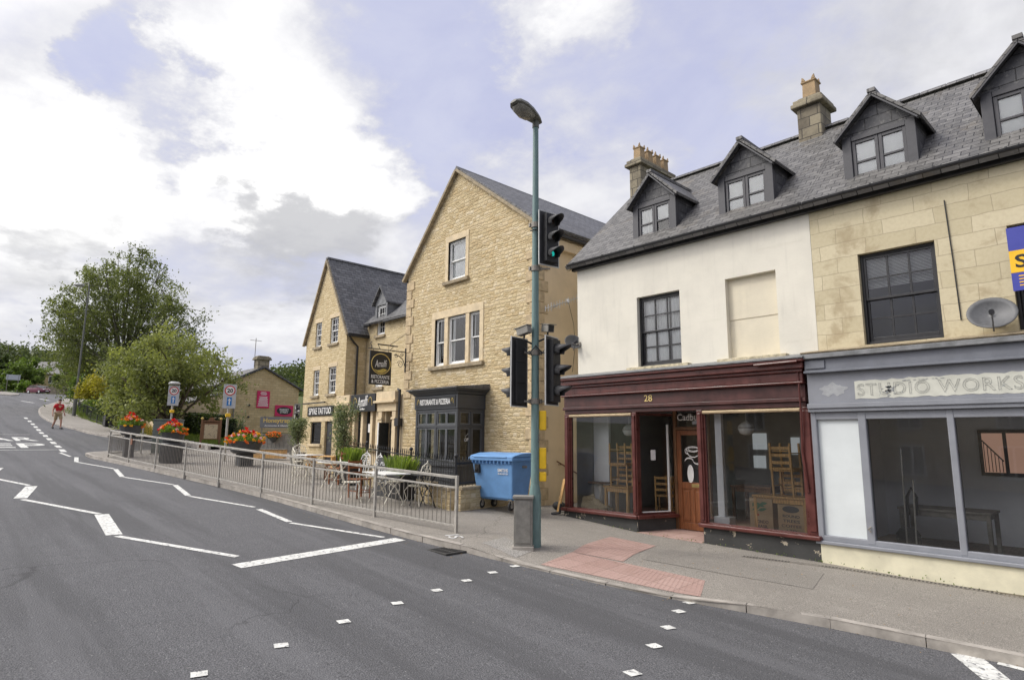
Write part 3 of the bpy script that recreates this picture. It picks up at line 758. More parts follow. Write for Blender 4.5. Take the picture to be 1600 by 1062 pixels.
lay('pavement_patch', ((-8.25, 7.05), (-7.30, 6.95), (-7.42, 7.42), (-8.42, 7.74)), asphalt('cover_surround', (.30, .285, .26), 60, .3, .4, .1), .004)
lay('pavement_patch', ((-6.0, 8.5), (-3.6, 9.0), (-3.9, 10.2), (-6.4, 9.9)), asphalt('pavement_repair', (.258, .238, .208), 85, .2, .4, .1), .005)
def gully():
    b = MB(); x0, y0 = -8.42, 6.44; z = zr(x0)+.008
    b.box(x0-.27, x0+.27, y0-.21, y0-.165, z-.05, z+.012); b.box(x0-.27, x0+.27, y0+.165, y0+.21, z-.05, z+.012)
    b.box(x0-.27, x0-.225, y0-.165, y0+.165, z-.05, z+.012); b.box(x0+.225, x0+.27, y0-.165, y0+.165, z-.05, z+.012)
    for i in range(7): b.box(x0-.20+i*.062, x0-.175+i*.062, y0-.165, y0+.165, z-.05, z+.009)
    b.box(x0-.22, x0+.22, y0-.012, y0+.012, z-.05, z+.0095)
    tag(b.build('drain_grate', MT['iron'], bevel=.004), 'square iron gully grate in the road at the foot of the kerb', 'drain')
gully()
def channel():
    b = MB()
    pts = [(-5.3, 10.42), (-3.9, 10.80), (-2.0, 11.0), (1.5, 11.02)]
    for a, c in zip(pts[:-1], pts[1:]):
        n = int(math.dist(a, c)/.05)
        A = Vector((a[0], a[1], ztop(*a)+.004)); Cc = Vector((c[0], c[1], ztop(*c)+.004))
        t = (Cc-A).normalized(); nn = Vector((-t.y, t.x, 0))
        b.bar(A+nn*.06, Cc+nn*.06, .014, .012); b.bar(A-nn*.06, Cc-nn*.06, .014, .012)
        for i in range(n):
            p = A+(Cc-A)*(i/n); b.bar(p+nn*.054, p-nn*.054, .022, .008)
    tag(b.build('drain_channel', MT['galv_dark']), 'long slotted metal drain channel at the foot of the shop fronts', 'drain')
    d = MB()
    for a, c in zip(pts[:-1], pts[1:]): d.bar((a[0], a[1], ztop(*a)-.002), (c[0], c[1], ztop(*c)-.002), .115, .008)
    o = d.build('channel_bed', MT['iron']); o['kind'] = 'structure'
channel()
text('chalk_lettering', 'SI', (-8.9, 6.98, ztop(-8.9, 6.98)+.006), (-.9, .25, .04), (-.1, -.95, 0), .34, .26, MT['chalk'], depth=.002, shear=.1)['kind'] = 'structure'
# ------------------------------------------------------------------ building helpers
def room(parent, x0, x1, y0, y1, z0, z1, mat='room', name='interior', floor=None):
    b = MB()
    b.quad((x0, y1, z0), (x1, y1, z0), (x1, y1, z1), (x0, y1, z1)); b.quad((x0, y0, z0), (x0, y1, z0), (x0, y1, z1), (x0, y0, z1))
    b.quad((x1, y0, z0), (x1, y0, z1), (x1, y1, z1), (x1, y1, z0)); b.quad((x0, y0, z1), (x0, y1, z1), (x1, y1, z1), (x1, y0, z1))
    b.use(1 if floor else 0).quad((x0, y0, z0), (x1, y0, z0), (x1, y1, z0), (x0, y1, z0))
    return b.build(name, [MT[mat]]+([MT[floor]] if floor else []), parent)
def frame_boxes(b, x0, x1, z0, z1, y0, y1, w, wb=None, wt=None):
    wb = wb or w; wt = wt or w
    b.box(x0, x0+w, y0, y1, z0, z1); b.box(x1-w, x1, y0, y1, z0, z1)
    b.box(x0+w, x1-w, y0+.002, y1, z0, z0+wb); b.box(x0+w, x1-w, y0+.002, y1, z1-wt, z1)
def wavy(b, x0, x1, y, z0, z1, amp=.02, per=.12):
    n = max(6, int((x1-x0)/.03)); ph = random.random()*6
    for i in range(n):
        a, c = x0+(x1-x0)*i/n, x0+(x1-x0)*(i+1)/n
        f = lambda t: y+amp*sin(2*pi*t/per+ph+sin(t*9)*.8)
        b.quad((a, f(a), z0), (c, f(c), z0), (c, f(c), z1), (a, f(a), z1))
def sash_window(parent, x0, x1, z0, z1, Y, fmat, cols=1, rows=2, fw=.05, bar=.022, curtain=None, glz='glass', name='window', deep=.55, blind=None):
    """sliding sash: box frame, two sashes one behind the other, glazing bars, glass, what hangs behind it; Y = face of the frame"""
    e = .012; b = MB(); zm = z0+(z1-z0)*.5
    frame_boxes(b, x0-e, x1+e, z0-e, z1+e, Y, Y+.10, fw*.7+e, fw*.8+e, fw*.7+e)
    X0, X1 = x0+fw*.7, x1-fw*.7
    frame_boxes(b, X0, X1, zm-.02, z1-fw*.7, Y+.018, Y+.052, fw*.6, .038, fw*.7)
    frame_boxes(b, X0, X1, z0+fw*.8, zm+.02, Y+.056, Y+.09, fw*.6, fw*1.2, .038)
    w = b.build(name, MT[fmat], parent, bevel=.004)
    g = MB()
    half = rows//2 if rows > 1 else 1
    for (a, c, y) in ((zm+.018, z1-fw*1.4, Y+.026), (z0+fw*2.0, zm-.018, Y+.064)):
        for i in range(1, cols): 
            x = X0+fw*.6+(X1-X0-fw*1.2)*i/cols; g.box(x-bar/2, x+bar/2, y, y+.02, a, c)
        for j in range(1, half):
            z = a+(c-a)*j/half; g.box(X0+fw*.6, X1-fw*.6, y+.001, y+.019, z-bar/2, z+bar/2)
    if g.v: g.build('glazing_bars', MT[fmat], w)
    p = MB(); p.quad((X0+.01, Y+.036, zm), (X1-.01, Y+.036, zm), (X1-.01, Y+.036, z1-.03), (X0+.01, Y+.036, z1-.03))
    p.quad((X0+.01, Y+.074, z0+.03), (X1-.01, Y+.074, z0+.03), (X1-.01, Y+.074, zm), (X0+.01, Y+.074, zm))
    p.build('pane', MT[glz], w)
    if curtain:
        c = MB()
        for f0, f1 in curtain: wavy(c, X0+(X1-X0)*f0, X0+(X1-X0)*f1, Y+.108, z0+.03, z1-.03, .010)
        c.build('curtain', MT['net'], w)
    if blind:
        c = MB(); z = z1-.05
        while z > z0+(z1-z0)*blind: c.obox(((x0+x1)/2, Y+.125, z), (x1-x0-.08, .021, .003), Matrix.Rotation(radians(35), 3, 'X')); z -= .024
        c.build('blind', MT['net'], w)
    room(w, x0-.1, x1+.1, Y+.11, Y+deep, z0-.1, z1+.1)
    return w
def slab_roof(parent, x0, x1, ya, za, yb, zb, mat, th=.09, name='roof'):
    """slope from the eaves (ya,za) up to the ridge (yb,zb), ridge along x"""
    b = MB(); d = Vector((0, yb-ya, zb-za)); n = Vector((0, -d.z, d.y)).normalized()
    if n.z < 0: n = -n
    p = [Vector((x0, ya, za)), Vector((x0, yb, zb)), Vector((x0, yb, zb))+n*th, Vector((x0, ya, za))+n*th]
    b.prism(p, (x1-x0, 0, 0)); return b.build(name, mat, parent)
def slab_roof_y(parent, y0, y1, xa, za, xb, zb, mat, th=.09, name='roof'):
    """slope with its ridge running along y"""
    b = MB(); d = Vector((xb-xa, 0, zb-za)); n = Vector((-d.z, 0, d.x)).normalized()
    if n.z < 0: n = -n
    p = [Vector((xa, y0, za)), Vector((xb, y0, zb)), Vector((xb, y0, zb))+n*th, Vector((xa, y0, za))+n*th]
    b.prism(p, (0, y1-y0, 0)); return b.build(name, mat, parent)
def chimney(parent, x0, x1, y0, y1, z0, z1, pots, seed=0):
    b = MB(); b.box(x0, x1, y0, y1, z0, z1-.22)
    b.box(x0-.10, x1+.10, y0-.10, y1+.10, z1-.22, z1-.12); b.box(x0-.06, x1+.06, y0-.06, y1+.06, z1-.12, z1-.03); b.box(x0+.02, x1-.02, y0+.02, y1-.02, z1-.03, z1+.03)
    c = b.build('chimney', MT['chim'], parent, bevel=.02)
    for (x, y, h, r) in pots:
        p = MB(); z = z1+.02
        p.lathe([(r, z), (r*.93, z+h*.75), (r*1.12, z+h*.78), (r*1.12, z+h*.84), (r*.95, z+h*.86)], (x, y, 0), 4, 1.25, 1.25)
        for a, bb in ((-1, -1), (1, -1), (1, 1), (-1, 1)):
            p.prism([(x+a*r*.35, y+bb*r*.85-.02, z+h*.86), (x+a*r*.9, y+bb*r*.85-.02, z+h*.86), (x+a*r*.8, y+bb*r*.85-.02, z+h*1.08), (x+a*r*.55, y+bb*r*.85-.02, z+h*1.0)], (0, .04, 0))
        p.build('chimney_pot', MT['terracotta'], c, bevel=.01)
    f = MB(); f.box(x0-.05, x1+.05, y0-.12, y1+.05, z0, z0+.14); f.build('flashing', MT['oldsill'], c, bevel=.03)
    return c
def roof_z(y): return 6.43+.927*(y-11.27)
def dormer(parent, x0, x1, blind=True, tilt=None, variant=0):
    """slate-hung dormer with a pair of casements, its own small gabled roof running back into the slope"""
    Y = 11.46; zb, ze, za = 6.60, 7.50, 8.10; xm = (x0+x1)/2
    b = MB()                                   # front posts, head and sill
    b.box(x0, x0+.15, Y, Y+.12, zb-.05, ze); b.box(x1-.15, x1, Y, Y+.12, zb-.05, ze); b.box(x0+.15, x1-.15, Y+.01, Y+.12, ze-.09, ze); b.box(x0+.10, x1-.10, Y-.05, Y+.12, zb-.055, zb)
    d = b.build('dormer', MT['dark_frame'], parent, bevel=.008)
    for x, dx in ((x0, .05), (x1, -.05)):
        c = MB(); c.prism([(x, Y+.12, zb-.1), (x, Y+.12, ze+.02), (x, 12.5, ze+.02), (x, 12.5, roof_z(12.5)-.1)], (dx, 0, 0)); c.build('cheek', MT['slate_hung'], d)
    g = MB(); g.prism([(x0-.02, Y+.02, ze), (x1+.02, Y+.02, ze), (xm, Y+.02, za-.02)], (0, .08, 0)); g.build('gable', MT['slate_hung'], d)
    r = MB(); o = .10
    for s in (-1, 1):
        xe = xm+s*((x1-x0)/2+o); z_e = ze-.07
        p = [Vector((xe, Y-.13, z_e)), Vector((xm, Y-.13, za+.02)), Vector((xm, Y-.13, za+.09)), Vector((xe+s*.02, Y-.13, z_e+.055))]
        r.prism(p, (0, 1.95, 0))
    r.bar((xm, Y-.15, za+.075), (xm, Y+1.75, za+.075), .13, .07)
    r.build('dormer_roof', MT['slate'], d, bevel=.006)
    f = MB()                                   # bargeboards
    for s in (-1, 1):
        f.bar((xm+s*((x1-x0)/2+.07), Y-.115, ze-.085), (xm, Y-.115, za-.02), .025, .09, up=(0, 1, 0))
    f.build('bargeboard', MT['dark_frame'], d)
    gx0, gx1 = x0+.15, x1-.15
    w = MB(); 
    for a, e in ((gx0, xm), (xm, gx1)):
        frame_boxes(w, a+.004, e-.004, zb+.002, ze-.092, Y+.03, Y+.09, .055)
        zz = (zb+ze-.09)/2; w.box(a+.059, e-.059, Y+.035, Y+.08, zz-.018, zz+.018)
    w = w.build('casement', MT['dark_frame'], d, bevel=.004)
    p = MB(); p.quad((gx0+.02, Y+.06, zb+.02), (gx1-.02, Y+.06, zb+.02), (gx1-.02, Y+.06, ze-.1), (gx0+.02, Y+.06, ze-.1)); p.build('pane', MT['glass'], d)
    k = MB()
    if variant == 1:
        wavy(k, gx0, xm-.05, Y+.075, zb, ze-.1, .006, .09); k.box(xm, gx1, Y+.07, Y+.075, zb+.42, ze-.1)
    else: k.box(gx0, gx1, Y+.07, Y+.075, zb, ze-.1)
    k.build('blind', MT['net'], d)
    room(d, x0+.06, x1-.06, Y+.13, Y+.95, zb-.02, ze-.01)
    l = MB()                                   # lead apron and soakers, lifted here and there
    l.quad((x1, 12.0, roof_z(12.0)+.105), (x1+.30, 12.1, roof_z(12.1)+.11), (x1+.10, 12.45, roof_z(12.45)+.11), (x1, 12.5, roof_z(12.5)+.115))
    l.box(x0-.02, x1+.06, Y-.10, Y+.02, zb-.075, zb-.056)
    l.build('flashing', MT['lead'], d)
    return d

# ------------------------------------------------------------------ cream shop and stone shop: one terrace, two owners
EZ, RZ, RY = 6.43, 8.96, 14.0
def terrace_shell(t, x0, x1, wmat, holes, left_gable, right_gable):
    b = MB(); wall(b, x0, x1, 2.76, EZ+.06, 11.3, holes, .16)
    w = b.build('wall', MT[wmat], t)
    s = MB()
    for x, on in ((x0, left_gable), (x1, right_gable)):
        if on: s.add([(x, 11.3, -.6), (x, 16.7, -.6), (x, 16.7, EZ), (x, 14, RZ), (x, 11.3, EZ)], [(0, 1, 2, 3, 4)])
    s.quad((x0, 16.7, -.6), (x1, 16.7, -.6), (x1, 16.7, EZ), (x0, 16.7, EZ))
    if s.v: s.build('side_wall', MT[wmat], t)
    return w
cr = thing('shop_building', 'cream painted shop with a maroon front and two slate dormers', 'shop', (-6.9, 11.3, .3))
CX0, CX1 = -9.72, -4.15
terrace_shell(cr, CX0, CX1, 'cream', [(-7.97, -6.88, 3.69, 5.27), (-5.84, -4.82, 3.67, 5.30, .13)], True, False)
def faint_joints():
    b = MB(); r = random.Random(4)
    for (xa, xb, z) in [(-9.1, -8.2, 4.35), (-8.5, -8.0, 4.62), (-6.7, -6.1, 5.6), (-9.3, -8.6, 5.2), (-5.2, -4.3, 5.75), (-4.75, -4.25, 3.9), (-6.6, -6.0, 4.5)]:
        b.box(xa, xb, 11.298, 11.302, z, z+.005); b.box(xb-.006, xb, 11.298, 11.302, z, z+.27)
    b.build('mortar_ridge', MT['cream'], cr)
faint_joints()
sash_window(cr, -7.97, -6.88, 3.69, 5.27, 11.40, 'black', 3, 4, .065, .03, curtain=[(0.0, .30), (.33, .66), (.7, 1.0)])
b = MB(); b.quad((-5.84, 11.43, 3.67), (-4.82, 11.43, 3.67), (-4.82, 11.43, 4.46), (-5.84, 11.43, 4.46)); b.quad((-5.84, 11.415, 4.475), (-4.82, 11.415, 4.475), (-4.82, 11.415, 5.30), (-5.84, 11.415, 5.30)); b.quad((-5.84, 11.43, 4.46), (-4.82, 11.43, 4.46), (-4.82, 11.415, 4.475), (-5.84, 11.415, 4.475))
b.build('blocked_window', MT['blocked'], cr)
for x0, x1 in ((-8.20, -6.66), (-6.02, -4.66)):
    b = MB(); b.box(x0, x1, 11.16, 11.36, 3.60, 3.685); b.build('sill', MT['oldsill'], cr, bevel=.012)
# roof
rf = slab_roof(cr, CX0-.16, CX1-.002, 11.08, roof_z(11.08), RY, RZ, MT['slate'])
slab_roof(cr, CX0-.16, CX1-.002, 16.9, EZ-.1, RY, RZ, MT['slate'])
def ridge(parent, x0, x1, y, z):
    b = MB(); x = x0
    while x < x1-.05:
        e = min(x+.45, x1); b.prism([(x+.004, y-.13, z-.02), (x+.004, y, z+.10), (x+.004, y+.13, z-.02)], (e-x-.008, 0, 0)); x = e
    b.build('ridge_tiles', MT['slate'], parent, bevel=.012)
ridge(rf, CX0-.16, CX1, RY, RZ+.11)
b = MB(); 
for i in range(3): b.box(CX0-.165, CX0-.05, 11.06, 11.08, 0, 0) if False else None
d_ = Vector((0, RY-11.08, RZ-roof_z(11.08)))
b.bar((CX0-.12, 11.10, roof_z(11.10)-.035), (CX0-.12, RY, RZ-.03), .09, .06); b.build('verge', MT['quoin'], rf)
def gutter(parent, x0, x1, y=11.06, z=6.34):
    b = MB(); n = 8
    prof = [(y+.062*cos(pi+pi*i/n), z+.062*sin(pi+pi*i/n)) for i in range(n+1)]
    outer = [(x0, p[0], p[1]+.02) for p in prof]; inn = [(x0, y+(p[0]-y)*.88, z+(p[1]-z)*.88+.02) for p in prof[::-1]]
    b.prism(outer+inn, (x1-x0, 0, 0))
    for i in range(int((x1-x0)/.9)+1): b.box(x0+.2+i*.9, x0+.23+i*.9, y-.068, y+.20, z+.015, z+.035)
    b.box(x0, x1, y+.14, y+.239, z-.12, z+.06)
    b.build('gutter', MT['gutter'], parent)
gutter(cr, CX0-.1, CX1-.003)
dormer(cr, -8.14, -6.99, variant=1); dormer(cr, -5.98, -4.82)
chimney(cr, CX0-.10, CX0+.28, 13.72, 15.4, 8.5, 9.98, [(CX0+.09, 13.95+i*.40, .44, .135) for i in range(4)])
chimney(cr, -5.13, -4.62, 13.70, 14.35, 8.4, 9.84, [(-4.87, 13.95, .50, .17)])

# maroon shop front
SY = 11.10
def maroon_front():
    T = cr
    b = MB()                                     # cornice: lead capped, three stepped boards
    b.box(-10.02, -4.28, 10.88, 11.32, 3.36, 3.47); b.box(-10.05, -4.25, 10.82, 11.32, 3.47, 3.53)
    b.box(-9.99, -4.31, 10.94, 11.30, 3.30, 3.36); b.box(-9.97, -4.33, 10.99, 11.30, 3.14, 3.30); b.box(-9.98, -4.32, 10.96, 11.30, 3.10, 3.14)
    co = b.build('cornice', MT['maroon'], T, bevel=.014)
    l = MB(); l.prism([(-10.06, 10.80, 3.53), (-10.06, 11.30, 3.64), (-10.06, 11.30, 3.66), (-10.06, 10.80, 3.55)], (5.82, 0, 0)); l.build('lead_flashing', MT['lead'], co)
    r = MB(); r.tube([(-5.1, 10.80, 3.46), (-4.33, 10.79, 3.47)], .022, 8); r.build('broken_moulding', MT['maroon'], co)
    b = MB(); b.box(-9.97, -4.33, 11.06, 11.30, 2.86, 3.10); b.box(-9.98, -4.32, 11.02, 11.30, 2.79, 2.86); b.box(-9.96, -4.34, 11.075, 11.30, 2.70, 2.79)
    fa = b.build('fascia', MT['maroon_dark'], T, bevel=.01)
    text('numerals', '28', (-7.57, 11.055, 2.985), (1, 0, 0), (0, 0, 1), .20, .135, MT['gold_num'], fa, .004)
    b = MB(); b.box(-9.98, -4.30, 10.965, 11.0, 3.30, 3.305)
    # posts of the front, floor to fascia
    for x0, x1, zt in ((-9.98, -9.83, 2.70), (-8.03, -7.91, 2.70), (-6.47, -6.34, 2.70), (-4.44, -4.26, 2.70)):
        p = MB(); z0 = .55
        p.box(x0, x1, SY-.02, SY+.12, z0, zt); p.box(x0+.03, x1-.03, SY-.045, SY-.02, z0+.05, zt-.06)
        p.build('pilaster', MT['maroon'], T, bevel=.012)
    p = MB(); p.tube([(-4.40, 10.98, 3.40), (-4.40, 11.0, 2.5), (-4.43, 11.03, 1.95), (-4.385, 11.04, 1.25)], [.016, .018, .024, .03], 8); p.build('hanging_trim', MT['maroon'], T)
    # roller blind housings above the panes
    for x0, x1 in ((-9.82, -8.04), (-6.33, -4.45)):
        p = MB(); p.tube([(x0, SY-.01, 2.655), (x1, SY-.01, 2.655)], .032, 10); p.build('blind_box', MT['quoin'], T)
    # windows
    def shopwin(x0, x1, z0=.53, z1=2.66):
        f = MB(); frame_boxes(f, x0, x1, z0, z1, SY+.02, SY+.09, .035, .03, .04); w = f.build('shop_window', MT['maroon'], T, bevel=.005)
        g = MB(); g.quad((x0+.03, SY+.05, z0+.03), (x1-.03, SY+.05, z0+.03), (x1-.03, SY+.05, z1-.03), (x0+.03, SY+.05, z1-.03)); g.build('pane', MT['glass'], w); return w
    shopwin(-9.83, -8.03); shopwin(-6.34, -4.44)
    # canted glass at the side of the porch
    A, B = Vector((-7.93, SY+.06, 0)), Vector((-7.62, 12.0, 0))
    f = MB(); f.bar(A+Vector((0, 0, .56)), B+Vector((0, 0, .56)), .05, .06); f.bar(A+Vector((0, 0, 2.66)), B+Vector((0, 0, 2.66)), .05, .05); w = f.build('side_window', MT['maroon'], T)
    f = MB(); P_ = A.lerp(B, .86); f.bar(P_+Vector((0, 0, .58)), P_+Vector((0, 0, 2.45)), .04, .04); f.bar(A.lerp(B, .08)+Vector((0, 0, .60)), P_+Vector((0, 0, .60)), .035, .025); f.build('white_bead', MT['white_frame'], w)
    g = MB(); g.quad(A+Vector((0, 0, .56)), B+Vector((0, 0, .56)), B+Vector((0, 0, 2.66)), A+Vector((0, 0, 2.66))); g.build('pane', MT['glass'], w)
    m = P_.lerp(A, .52); dr = (B-A).normalized()
    nt = MB(); nt.bar(m+Vector((.012, 0, 1.68)), m+Vector((.012, 0, 1.90)), .006, .12, up=tuple(dr)); nt.build('notice', MT['sign_white'], w)
    A2, B2 = Vector((-6.42, SY+.06, 0)), Vector((-6.74, 12.0, 0))
    g = MB(); g.quad(A2+Vector((0, 0, .56)), B2+Vector((0, 0, .56)), B2+Vector((0, 0, 2.66)), A2+Vector((0, 0, 2.66))); g.build('pane', MT['glass'], w)
    # sills and stallrisers follow the slope of the pavement at their feet
    for pts in ([(-9.99, SY-.06), (-7.90, SY-.06), (-7.58, 12.02)], [(-6.75, 12.02), (-6.40, SY-.06), (-4.24, SY-.06)]):
        s = MB()
        for a, c in zip(pts[:-1], pts[1:]): 
            a_, c_ = Vector((a[0], a[1], .51)), Vector((c[0], c[1], .51)); t = (c_-a_).normalized()*.03; s.bar(a_-t, c_+t, .15, .075)
        s.build('shop_sill', MT['maroon'], T, bevel=.018)
        k = MB()
        for a, c in zip(pts[:-1], pts[1:]):
            a_, c_ = Vector((a[0], a[1], 0)), Vector((c[0], c[1], 0)); t = (c_-a_).normalized(); nn = Vector((-t.y, t.x, 0)) 
            lo = min(ztop(*a), ztop(*c))-.08
            k.prism([a_+nn*.02+Vector((0, 0, lo)), c_+nn*.02+Vector((0, 0, lo)), c_+nn*.02+Vector((0, 0, .475)), a_+nn*.02+Vector((0, 0, .475))], nn*.16)
        k.build('stallriser', MT['stall'], T, bevel=.015)
    # door at the back of the porch
    z0 = .21; DX0, DX1, DY = -7.60, -6.78, 12.06
    f = MB(); f.box(DX0-.02, DX0+.05, DY-.02, DY+.08, z0, 2.82); f.box(DX1-.05, DX1+.02, DY-.02, DY+.08, z0, 2.82); f.box(DX0+.05, DX1-.05, DY-.02, DY+.08, 2.33, 2.40); f.build('door_frame', MT['oak'], T, bevel=.006)
    D = MB(); a, c = DX0+.052, DX1-.052
    D.box(a, a+.10, DY, DY+.045, z0+.02, 2.32); D.box(c-.10, c, DY, DY+.045, z0+.02, 2.32); D.box(a+.10, c-.10, DY+.002, DY+.043, 2.22, 2.32); D.box(a+.10, c-.10, DY+.002, DY+.043, 1.08, 1.22); D.box(a+.10, c-.10, DY+.002, DY+.043, z0+.02, z0+.17)
    D.box((a+c)/2-.04, (a+c)/2+.04, DY+.002, DY+.043, z0+.17, 1.08)
    D.box(a+.10, c-.10, DY+.02, DY+.04, z0+.17, 1.08)
    for q in (a+.12, (a+c)/2+.06): D.box(q, q+.155, DY+.008, DY+.022, z0+.21, 1.03)
    D = D.build('door', MT['door_wood'], T, bevel=.008)
    g = MB(); g.quad((a+.09, DY+.02, 1.21), (c-.09, DY+.02, 1.21), (c-.09, DY+.02, 2.23), (a+.09, DY+.02, 2.23)); g.build('pane', MT['glass'], D)
    g = MB(); g.box((a+c)/2-.02, (a+c)/2+.20, DY-.006, DY+.002, 1.12, 1.185); g.build('letterbox', MT['brass'], D, bevel=.003)
    # white painted cup on the glass: bowl, handle and a curl of a saucer
    q = MB(); cx, cz, y = (a+c)/2+.03, 1.90, DY+.012
    el = lambda cx_, cz_, rx, rz, a0, a1, n=22: [(cx_+rx*cos(a0+(a1-a0)*i/n), y, cz_+rz*sin(a0+(a1-a0)*i/n)) for i in range(n+1)]
    q.tube(el(cx, cz+.02, .16, .055, 0, 2*pi), .010, 6); q.tube(el(cx+.01, cz+.02, .12, .034, .5, 2*pi), .007, 6)
    q.tube(el(cx+.005, cz+.0, .155, .15, pi, 2*pi-.35), [.004+.010*sin(pi*i/22) for i in range(23)], 6); q.tube(el(cx-.14, cz-.02, .05, .06, .6, 5.2), .008, 6)
    q.tube(el(cx-.10, cz-.24, .10, .07, pi, .15), [.004+.014*sin(pi*i/22) for i in range(23)], 6); q.tube(el(cx+.10, cz-.22, .10, .07, pi+.2, 2*pi+1.2), [.004+.014*sin(pi*i/22) for i in range(23)], 6)
    q.build('cup_emblem', MT['sign_white'], D)
    q = MB(); q.lathe([(.10, 0), (.10, .006)], (0, 0, 0), 24, .75, 1.9); q.v = [((a+c)/2-.04+p[0], DY+.008-p[2], 1.40+p[1]) for p in q.v]; q.build('oval_notice', MT['sign_white'], D)
    g = MB(); g.quad((DX0+.05, DY+.03, 2.40), (DX1-.05, DY+.03, 2.40), (DX1-.05, DY+.03, 2.82), (DX0+.05, DY+.03, 2.82)); tl = g.build('transom_pane', MT['glass'], T)
    text('shop_lettering', 'Cadbury', (-7.16, DY-.03, 2.585), (1, 0, 0), (0, 0, 1), .66, .19, MT['sign_white'], tl, .003, bold=.006)
    g = MB(); g.obox((-7.02, DY+.008, 2.50), (.26, .008, .07), Matrix.Rotation(radians(-9), 3, 'Y')); g.build('ribbon', MT['sign_plate'], tl)
    # porch floor in red tiles, ceiling and dark interior
    g = MB(); g.prism([(-7.92, 11.02, ztop(-7.9, 11)+.012), (-6.40, 11.02, ztop(-6.4, 11)+.012), (-6.74, 12.1, .215), (-7.62, 12.1, .22)], (0, 0, -.3)); g.build('porch_floor', MT['tactile'], T)
    g = MB(); g.box(-9.90, -4.35, SY+.12, 14.5, 2.82, 2.86); g.build('ceiling', MT['plaster'], T)
    for nm, x0, x1 in (('room_left', -9.69, -7.66), ('room_right', -6.70, -4.2)): pass
    for q_ in ([(-9.85, SY+.13), (-7.90, SY+.13), (-7.62, 12.04), (-7.62, 16.5), (-9.85, 16.5)], [(-6.44, SY+.13), (-4.2, SY+.13), (-4.2, 16.5), (-6.74, 16.5), (-6.74, 12.04)], [(-7.62, 12.2), (-6.74, 12.2), (-6.74, 16.5), (-7.62, 16.5)]):
        fl = MB(); fl.add([(x, y, .40) for x, y in q_], [tuple(range(len(q_)))]); fl.build('floor', MT['room_floor'], T)
    bw = MB(); bw.quad((-9.7, 15.2, .4), (-4.2, 15.2, .4), (-4.2, 15.2, 2.82), (-9.7, 15.2, 2.82)); bw.quad((-4.20, 11.2, .4), (-4.20, 15.2, .4), (-4.20, 15.2, 2.82), (-4.20, 11.2, 2.82)); bw.quad((-9.70, 11.2, .4), (-9.70, 15.2, .4), (-9.70, 15.2, 2.82), (-9.70, 11.2, 2.82))
    bw.build('back_wall', MT['room_wall'], T)
    wp = MB(); wp.box(-9.68, -9.22, 11.80, 11.88, .4, 2.8); wp.box(-4.62, -4.22, 11.52, 11.60, .4, 2.8); wp.box(-4.70, -4.22, 11.45, 11.62, .40, .62); wp.box(-6.26, -6.12, 11.40, 11.50, .4, 2.8); wp.box(-6.30, -5.98, 11.30, 11.55, .40, .66)
    wp.build('white_panel', MT['plaster'], T, bevel=.006)
    # glowing panels added on the back wall to brighten the room
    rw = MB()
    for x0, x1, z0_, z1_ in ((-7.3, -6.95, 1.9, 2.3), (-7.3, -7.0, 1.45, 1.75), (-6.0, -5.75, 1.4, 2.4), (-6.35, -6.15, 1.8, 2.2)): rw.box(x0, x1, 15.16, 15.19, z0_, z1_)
    rw.build('rear_glow_window', lamp_mat('rear_fill_glow', (.62, .66, .68), .45), T)
    dp = MB(); dp.tube([(-10.02, 11.0, .62), (-10.05, 10.98, .42), (-10.2, 10.85, .38)], .035, 8); dp.build('waste_pipe', MT['black'], T)
maroon_front()

# stone shop
st = thing('shop_building', 'bare stone shop with a blue-grey front and a satellite dish', 'shop', (-1.6, 11.3, .1))
SX0, SX1 = -4.146, 3.2
terrace_shell(st, SX0, SX1, 'ashlar', [(-3.40, -2.28, 3.71, 5.28), (-1.37, -.25, 3.71, 5.28), (.9, 2.0, 3.71, 5.28)], False, True)
sash_window(st, -3.40, -2.28, 3.71, 5.28, 11.40, 'black', 3, 4, .065, .03, blind=.62)
sash_window(st, -1.37, -.25, 3.71, 5.28, 11.40, 'black', 3, 4, .065, .03, blind=.62)
sash_window(st, .9, 2.0, 3.71, 5.28, 11.40, 'black', 3, 4, .065, .03)
rf2 = slab_roof(st, SX0, SX1+.1, 11.08, roof_z(11.08), RY, RZ, MT['slate']); slab_roof(st, SX0, SX1+.1, 16.9, EZ-.1, RY, RZ, MT['slate'])
ridge(rf2, SX0+.004, SX1+.1, RY, RZ+.11); gutter(st, SX0, SX1+.05)
dormer(st, -3.55, -2.40); dormer(st, -1.52, -.42); dormer(st, 1.0, 2.15)
